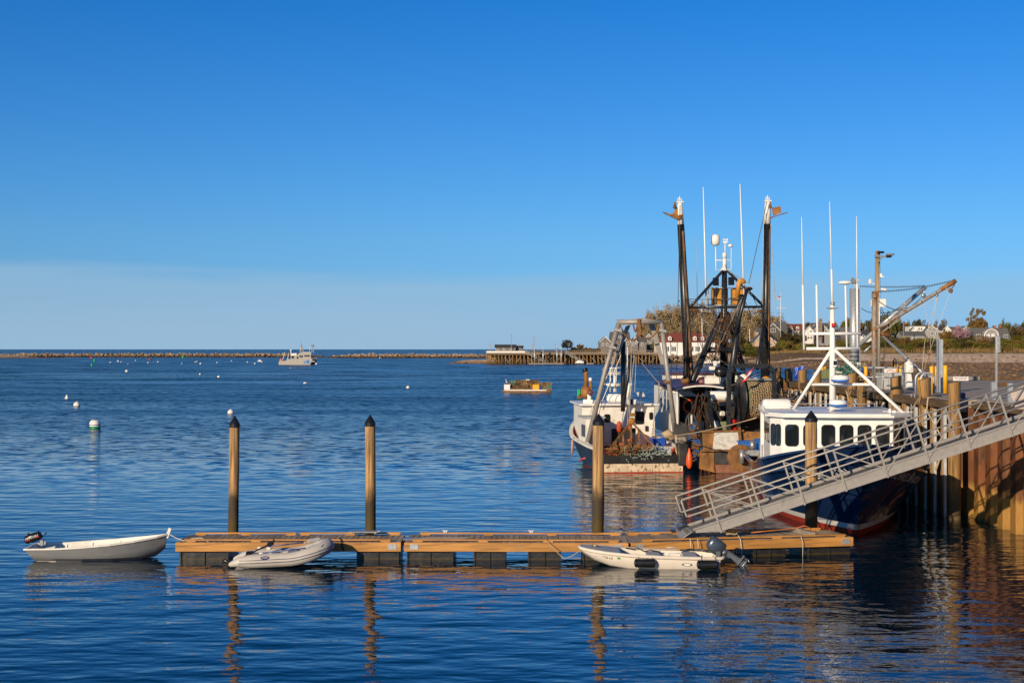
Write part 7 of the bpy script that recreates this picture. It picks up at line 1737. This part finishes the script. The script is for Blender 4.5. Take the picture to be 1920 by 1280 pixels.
house('pale beige gable house with two windows', 1415, 1455, 652, 641, 622.5, 690, 11, 'front', PINK, RG, wins=[(1425.5, 645.5, 4.5, 4.5), (1444.5, 645.5, 4.5, 4.5)], px_ridge=1430)
house('upper beige wing behind the beige gable house', 1418, 1434, 640, 622, 615, 699, 6, 'side', PINK, RG, wins=[(1421, 625, 2, 4)])
house('dark brown gable house with a wide grey roof', 1437.5, 1462, 650, 619, 606.5, 720, 14, 'front', DK_, RG, wins=[(1449.5, 619, 8, 6)], chim=[(1450.5, 602, 3, 7)], px_ridge=1449.5)
house('grey slate roofed wing right of the dark brown gable', 1455, 1476.5, 640, 620, 603.5, 728, 14, 'side', DK_, RG)
house('long white house with a dark red roof and two dormers', 1476, 1512, 632, 619, 607.5, 760, 10, 'side', WHT, RR, dormers=[(1483.5, 611, 618, 5.5), (1496, 611, 618, 5.5)], chim=(), wins=[(1486, 623, 3, 4), (1500, 623, 3, 4)])
house('narrow white gable house left of the stone chimney', 1508.5, 1525, 642, 621, 612, 735, 10, 'front', WHT, RG, wins=[(1520, 622, 3.4, 4), (1516, 633, 3, 4), (1521, 633, 3, 4)])
house('light grey gable house with a tall stone chimney', 1523, 1556, 640, 622, 605.5, 742, 12, 'front', LG, RG, wins=[(1535, 613, 2.5, 4.5), (1543, 613, 2.5, 4.5), (1548, 621, 3, 4)], px_ridge=1539)
b = W(); b.bx(XX(1535.8, 740.5), XX(1541, 740.5), 739.5, 741, ZZ(640, 740.5), ZZ(600, 740.5)); b.bx(XX(1535.3, 740.5), XX(1541.5, 740.5), 739.3, 741.2, ZZ(600, 740.5), ZZ(599, 740.5)); b.lathe([(1.0, 0), (.2, .6), (0, .9)], P(1538.4, 599, 740.3), 8); solo(b, 'stone_chimney', HM('stone_chimney', (.24, .17, .11), (1, 1, 1)), 'tall stone chimney on the light grey gable house', 'chimney')
house('cross roof behind the stone chimney house', 1523, 1554, 630, 612, 605.8, 752, 9, 'side', LG, RG, wins=[(1527, 611, 3, 3)])
house('grey roofed garage half hidden by the steel hoist post', 1578, 1601, 646, 634, 614, 720, 8, 'side', DK_, RG)
house('low white house with a dark roof right of the hoist post', 1592, 1634, 646, 629, 620.5, 725, 9, 'side', WHT, RD, wins=[(1619, 630, 2.5, 4), (1598, 640, 3, 6), (1619, 642, 2, 4)])
house('small white outbuilding behind the wooden pole', 1622, 1631, 648, 639, 634, 715, 6, 'front', WHT, RD)
house('big grey gable house with white trim on the right shore', 1735, 1761.5, 644, 621.5, 609.5, 712, 12, 'front', LG, RG, wins=[(1743.5, 617, 2.4, 4.5), (1749.5, 617, 2.4, 4.5), (1747, 625, 4, 5), (1756, 625, 2.6, 5), (1748, 634, 3, 6)], chim=[(1745, 605, 2.2, 6)], px_ridge=1746.5)
house('white flat topped wing of the big grey gable house', 1706, 1735, 630, 611.5, 611, 718, 9, 'flat', WHT, RG, wins=[(1723, 616.5, 2.6, 4.5), (1727.5, 616.5, 2.6, 4.5)])
house('low grey wing with a sloping roof before the big gable house', 1690, 1734, 648, 629, 621.5, 705, 9, 'side', LG, RG, wins=[(1701, 636, 3, 4), (1712, 636, 3, 4)])
house('small white gable house left of the big gable', 1709, 1719, 630, 619, 613.5, 714, 4, 'front', WHT, RG)
house('white gable house with a dark roof left of the pink tree', 1767, 1783, 628, 619, 610.8, 760, 9, 'front', WHT, RD)
house('dark roof side wing of the white gable house', 1762, 1775, 628, 620, 611.5, 766, 9, 'side', WHT, RD)
house('distant grey house with small gables behind the pink tree', 1784, 1800, 626, 619, 613, 790, 9, 'side', LG, RG)
house('distant grey gable behind the tall tree', 1803, 1822, 628, 618, 611.5, 785, 9, 'front', LG, RG)
house('gambrel house with a grey roof on the right shore', 1822, 1895, 652, 634, 615, 718, 12, 'side', LG, RG, wins=[(1834.5, 630, 7.5, 6), (1886, 630, 7, 5), (1884, 641, 8, 6)], chim=[(1871, 610.5, 5, 6), (1881.5, 608.5, 4, 6)])
b = W(); n = 14; Y = 716.5
arc = [P(1859 + 13.5 * math.cos(PI * (1 - i / n)), 634 - 17 * math.sin(PI * (1 - i / n)) ** .8, Y) for i in range(n + 1)]
b.prism(arc, (0, 5, 0)); go = solo(b, 'gambrel_gable', LG, 'curved gambrel gable with white edge on the right house', 'gable')
b = W(); b.tube([p - V(0, .2, 0) for p in arc], .32, 5); wo = b.build('white_edge', MT['white']); wo.parent = go; wo.location = -go.location
b = W(); b.box(P(1853, 629, Y - .1), (1.6, .1, 1.5)); b.box(P(1862, 628.5, Y - .1), (1.6, .1, 1.5)); wo = b.build('window', MT['white']); wo.parent = go; wo.location = -go.location
house('low dark roofed pavilion at the outer end of the far pier', 928.5, 967, 656, 651.5, 646.5, 645, 8, 'side', GREY, RD, wins=[(932, 653.5, 4, 3), (945, 653.5, 2.5, 3), (958, 653.5, 2.5, 3)])
house('smaller shed attached to the pavilion on the far pier', 967, 980.5, 656, 652, 648.5, 647, 6, 'side', GREY, RD, wins=[(973, 653.3, 3, 2)])

# ------------------------------------------------------------------ trees and shrubs
LM = {'olive': leafmat('budding_olive_leaves', (.20, .145, .07), (.38, .28, .155)), 'green': leafmat('green_leaves', (.05, .065, .014), (.16, .16, .035)), 'dark': leafmat('dark_evergreen', (.035, .034, .014), (.12, .09, .035)),
      'brown': leafmat('rust_brown_leaves', (.10, .06, .018), (.26, .15, .04)), 'pink': leafmat('pink_blossom', (.22, .12, .15), (.50, .30, .36)), 'blossom': leafmat('pale_blossom', (.20, .13, .08), (.60, .46, .36)), 'reed': leafmat('dry_reed', (.16, .10, .04), (.30, .20, .085)), 'yellowgreen': leafmat('yellow_green_leaves', (.08, .08, .012), (.22, .19, .035))}
BARK = mat('bark', (.10, .075, .055), .9, var=.3, vs=2)
def crown_mesh(kind, seed, nclump, nleaf, leaf, spread=.55, twig=False, flat=1.0):
    """leaf-sized faces gathered in clumps inside a unit crown (x, y in -1..1, z 0..1)"""
    r_ = random.Random(seed); b = MB()
    cl = []
    while len(cl) < nclump:
        x, y, z = r_.uniform(-1, 1), r_.uniform(-1, 1), r_.uniform(0, 1)
        if x * x + y * y + ((z - .45) / .6) ** 2 < 1: cl.append((x * .86, y * .86, z))
    for (x, y, z) in cl:
        cr = r_.uniform(.12, .26) * spread / .55
        for i in range(nleaf):
            u = V(r_.gauss(0, 1), r_.gauss(0, 1), r_.gauss(0, 1)).normalized() * cr * r_.uniform(.4, 1.05)
            p = V(x + u.x, y + u.y, max(z + u.z * flat, .0)); s_ = leaf * r_.uniform(.6, 1.4)
            a = V(r_.gauss(0, 1), r_.gauss(0, 1), r_.gauss(0, 1)).normalized(); c_ = a.orthogonal().normalized()
            if twig: b.add([p, p + a * s_ * 1.6, p + a * s_ * .8 + c_ * s_ * .35], [[0, 1, 2]])
            else: b.add([p - a * s_, p + c_ * s_ * .7, p + a * s_, p - c_ * s_ * .7], [[0, 1, 2, 3]])
    me = b.build('crown', LM[kind]); 
    m2 = me.data; bpy.data.objects.remove(me); return m2, cl
def trunk_mesh(cl, seed, r=.05, n=9):
    r_ = random.Random(seed); b = MB(); b.tube([(0, 0, -.35), (r_.uniform(-.05, .05), 0, 0), (r_.uniform(-.1, .1), 0, .4)], [r * 1.5, r, r * .6], 7)
    for c_ in r_.sample(cl, min(n, len(cl))): b.tube([(0, 0, r_.uniform(-.05, .25)), (c_[0] * .4, c_[1] * .4, c_[2] * .55), c_], [r * .55, r * .35, r * .12], 5)
    o = b.build('trunk', BARK); m2 = o.data; bpy.data.objects.remove(o); return m2
KIND = {}
def kinds(nm, kind, variants, *a, **k):
    KIND[nm] = []
    for v in range(variants):
        m_, cl = crown_mesh(kind, hash(nm) % 1 + v * 17 + len(nm), *a, **k); KIND[nm].append((m_, trunk_mesh(cl, v + 3)))
kinds('budding', 'olive', 3, 120, 62, .026, .52); kinds('broadleaf', 'green', 3, 66, 60, .048, .62); kinds('evergreen', 'dark', 3, 62, 62, .048, .6); kinds('brownleaf', 'brown', 3, 64, 60, .048, .6)
kinds('blossoming', 'pink', 1, 70, 60, .045, .6); kinds('pale_blossoming', 'blossom', 1, 70, 56, .040, .5); kinds('yellowgreen', 'yellowgreen', 2, 66, 60, .048, .62); LM['tan'] = leafmat('thin_spring_leaves', (.09, .065, .022), (.22, .145, .05))
kinds('open', 'tan', 1, 62, 60, .034, .42, flat=.45)
NTREE = 0
def tree(kind, px, yb, yt, w_, Y, label, name='tree', cat='tree', group='trees on the far shore'):
    global NTREE; NTREE += 1
    k = Y / F; vs_ = KIND[kind]; cm, tm = vs_[NTREE % len(vs_)]
    h_ = (yb - yt) * k; tr_ = .22 if name == 'tree' else .04
    o = thing(name, label, cat, (XX(px, Y), Y, ZZ(yb, Y)), rf.uniform(0, 6.28), group)
    c = bpy.data.objects.new('crown', cm); COL.objects.link(c); c.parent = o; c.location = (0, 0, h_ * tr_); c.scale = (w_ / 2 * k, w_ / 2 * k, h_ * (1 - tr_) / 1.02)
    q = bpy.data.objects.new('trunk' if name == 'tree' else 'stem', tm); COL.objects.link(q); q.parent = o; q.location = c.location; q.scale = c.scale
    return o
TL = 'tall pale budding tree in the grove behind the red roofed boathouse'
for px, yt, w_, Y in ((1226, 584, 62, 730), (1252, 574, 70, 735), (1282, 568, 78, 740), (1308, 571, 76, 745), (1338, 580, 70, 735), (1378, 580, 78, 740), (1404, 580, 78, 735), (1440, 586, 72, 745), (1462, 598, 50, 748), (1210, 604, 40, 735), (1245, 604, 56, 715), (1300, 600, 66, 714), (1345, 606, 60, 716), (1392, 602, 64, 716), (1422, 614, 50, 712)):
    tree('budding', px, 650, yt, w_, Y, TL, group='budding trees in the grove')
for px, yb, yt, w_, Y, kd, lab in ((1064, 656, 637.5, 27, 665, 'evergreen', 'round dark pine standing alone on the far pier point'), (1088, 657, 645, 15, 668, 'brownleaf', 'small flat topped tree right of the round pine'),
    (1591, 640, 600, 34, 760, 'yellowgreen', 'bright yellow green tree behind the crosstrees'), (1612, 640, 604, 30, 770, 'brownleaf', 'brown leaved tree behind the steel hoist post'), (1572, 640, 612, 24, 760, 'brownleaf', 'brown leaved tree left of the yellow green tree'),
    (1640, 645, 592, 40, 750, 'evergreen', 'dark evergreen tree behind the wooden pole'), (1668, 645, 590, 40, 760, 'broadleaf', 'green tree behind the booms, right of the pole'), (1690, 645, 598, 34, 765, 'brownleaf', 'brown tree behind the white flat wing'), (1655, 650, 606, 34, 735, 'brownleaf', 'brown leaved tree low behind the booms'),
    (1722, 640, 601, 34, 790, 'evergreen', 'dark evergreen tree behind the big gable house'), (1755, 640, 604, 30, 800, 'brownleaf', 'brown tree behind the big gable ridge'), (1832, 640, 576, 44, 775, 'open', 'tallest open crowned tree on the right shore'), (1833, 636, 600, 40, 770, 'brownleaf', 'rust leaved tree under the tallest tree'),
    (1884, 640, 602, 26, 790, 'broadleaf', 'green tree behind the gambrel chimneys'), (1908, 650, 609, 34, 730, 'brownleaf', 'brown tree at the right edge of the photo'), (1928, 650, 600, 40, 740, 'evergreen', 'dark tree cut by the right edge of the photo'), (1899, 652, 616, 26, 725, 'evergreen', 'dark evergreen tree right of the gambrel house'),
    (1801, 648, 613, 38, 715, 'blossoming', 'pink blossoming tree left of the gambrel house'), (1842, 664, 630, 50, 685, 'pale_blossoming', 'large pale blossoming shrub before the gambrel house'), (1772, 650, 618, 26, 705, 'brownleaf', 'brown tree between the big gable and the pink tree'), (1782, 656, 622, 24, 700, 'brownleaf', 'rust leaved tree left of the pink tree'),
    (1475, 655, 626, 40, 690, 'evergreen', 'wide dark brown evergreen before the red roofed white house'), (1497, 655, 622, 34, 695, 'evergreen', 'dark evergreen tree right of the beige house'), (1512, 606, 606, 1, 800, 'evergreen', ''), (1515, 622, 604, 14, 780, 'evergreen', 'small dark tree right of the red roof'), (1560, 620, 600, 20, 790, 'budding', 'bare twiggy tree right of the stone chimney'),
    (1388, 660, 630, 26, 690, 'evergreen', 'dark evergreen tree left of the beige house'), (1370, 660, 640, 30, 680, 'brownleaf', 'brown tree on the shore right of the boathouse'), (1228, 657, 643, 18, 690, 'yellowgreen', 'yellow green bush between grey house and boathouse'), (1770, 614, 598, 14, 800, 'budding', 'bare twiggy tree above the white gable house')):
    if lab: tree(kd, px, yb, yt, w_, Y, lab)
SL = {'broadleaf': 'green shrub in the thicket along the right shore', 'yellowgreen': 'yellow green shrub in the thicket along the right shore', 'brownleaf': 'brown shrub in the thicket along the right shore', 'evergreen': 'dark shrub in the thicket along the right shore'}
for i in range(170):
    px = 1400 + 540 * ((i * .618) % 1.0); kd = rf.choice(['broadleaf', 'yellowgreen', 'brownleaf', 'yellowgreen', 'evergreen', 'yellowgreen'])
    Y = rf.uniform(656, 708); hh = rf.uniform(6, 17); yb = HY + (H - ground(XX(px, Y), Y)) * F / Y
    if 1410 < px < 1458 or 1505 < px < 1560 or 1590 < px < 1634: hh *= .55
    tree(kd, px, yb, yb - hh, rf.uniform(20, 42), Y, SL[kd], 'shrub', 'shrub', 'shrubs along the right shore')
for i in range(16):
    px = 1070 + 54 * i / 15; tree('yellowgreen' if i % 2 else 'brownleaf', px, 659, 655 - rf.uniform(0, 4), 9, 668, 'low scrub bush on the far pier point', 'shrub', 'shrub', 'low scrub on the pier point')
# reeds
b = MB()
for i in range(6500):
    px = rf.uniform(1440, 1935); Y = rf.uniform(652, 676); x = XX(px, Y); z = ground(x, Y); hh = rf.uniform(.9, 2.3) * (1.0 if px > 1500 else .6)
    dx = rf.uniform(-.3, .3); wv = .09
    b.add([(x - wv, Y, z), (x + wv, Y, z), (x + dx, Y + rf.uniform(-.2, .2), z + hh)], [[0, 1, 2]])
tag(b.build('reeds', LM['reed']), kind='stuff')
b = MB()
for i in range(2600):
    px = rf.uniform(1068, 1235); Y = rf.uniform(658, 672); x = XX(px, Y); z = max(ground(x, Y), 4.3); b.add([(x - .08, Y, z), (x + .08, Y, z), (x + rf.uniform(-.2, .2), Y, z + rf.uniform(.4, 1.2))], [[0, 1, 2]])
tag(b.build('dune_grass', LM['reed']), kind='stuff')
# flagpole, poles on the shore
o = thing('flagpole', 'white flagpole with a yardarm and small flag on the far shore', 'flagpole', P(1463.5, 612, 690)); o.location.z = 8; INV[o.name] = Matrix.Translation(o.location).inverted(); Y = 690
b = W(); b.tube([P(1463.7, 640, Y), P(1463.7, 577, Y), P(1463, 548, Y)], [.16, .14, .07], 6); b.build('pole', MT['white'], o)
b = W(); b.tube([P(1454.5, 577.3, Y), P(1475, 577.3, Y)], .1, 5); b.build('yardarm', MT['white'], o)
b = W(); 
for j in range(6): b.cm = j % 2; b.add([P(1463, 555 + j * .8, Y), P(1456.5, 556 + j * .8, Y - .3), P(1456.5, 556.8 + j * .8, Y - .3), P(1463, 555.8 + j * .8, Y)], [[0, 1, 2, 3]])
b.cm = 2; b.add([P(1463, 555, Y - .06), P(1460, 555.4, Y - .2), P(1460, 557.8, Y - .2), P(1463, 557.4, Y - .06)], [[0, 1, 2, 3]])
b.build('flag', [MT['red'], MT['white'], MT['logo_navy']], o)
for px, y0, y1, lab in ((1486.5, 656, 616, 'weathered utility pole before the dark evergreens'), (1526, 646, 625, 'thin dark pole left of the grey shed'), (1694, 655, 604, 'thin bare pole in the right shore thicket')):
    b = W(); b.tube([P(px, y0, 690), P(px + .5, y1, 690)], .2, 6); b.bar(P(px - 2, y1 + 2, 690), P(px + 2, y1 + 2, 690), .15, .15); solo(b, 'utility_pole', MT['grey_wood'], lab, 'pole')
b = W(); b.bx(XX(1532, 684), XX(1541, 684), 684, 687, ZZ(652, 684) - 1, ZZ(641, 684)); b.prism([P(1531, 641, 683.8), P(1542, 641, 683.8), P(1536.5, 637.5, 683.8)], (0, 3.4, 0)); solo(b, 'shed', HM('blue_grey_shed', (.22, .24, .27)), 'small blue grey shed on the shore below the chimney house', 'shed')
b = W()
for px in (1898, 1903): b.prism([P(px - 2.5, 654, 682), P(px + 2.5, 654, 682), P(px + 2, 648.5, 682), P(px - 2, 648.5, 682)], (0, .3, .4)); b.box(P(px, 651.5, 681.5), (1.3, .9, .2))
solo(b, 'garden_chairs', MT['white'], 'pair of white garden chairs on the right shore', 'chairs')
# low boats by the boathouse
for i, (px, w_) in enumerate(((1330, 18), (1352, 14))):
    Y = 645; k = Y / F; b = W(); b.prism([P(px - w_ / 2, 681, Y), P(px + w_ / 2, 681, Y), P(px + w_ / 2 + 1.5, 677, Y), P(px - w_ / 2, 677.5, Y)], (0, 2.4, 0)); b.box(P(px - 1, 675.5, Y + 1), (w_ * .4 * k, 2, .9)); solo(b, 'small_boat', MT['white'], ['white boat moored below the boathouse, left one', 'white boat moored below the boathouse, right one'][i], 'boat')
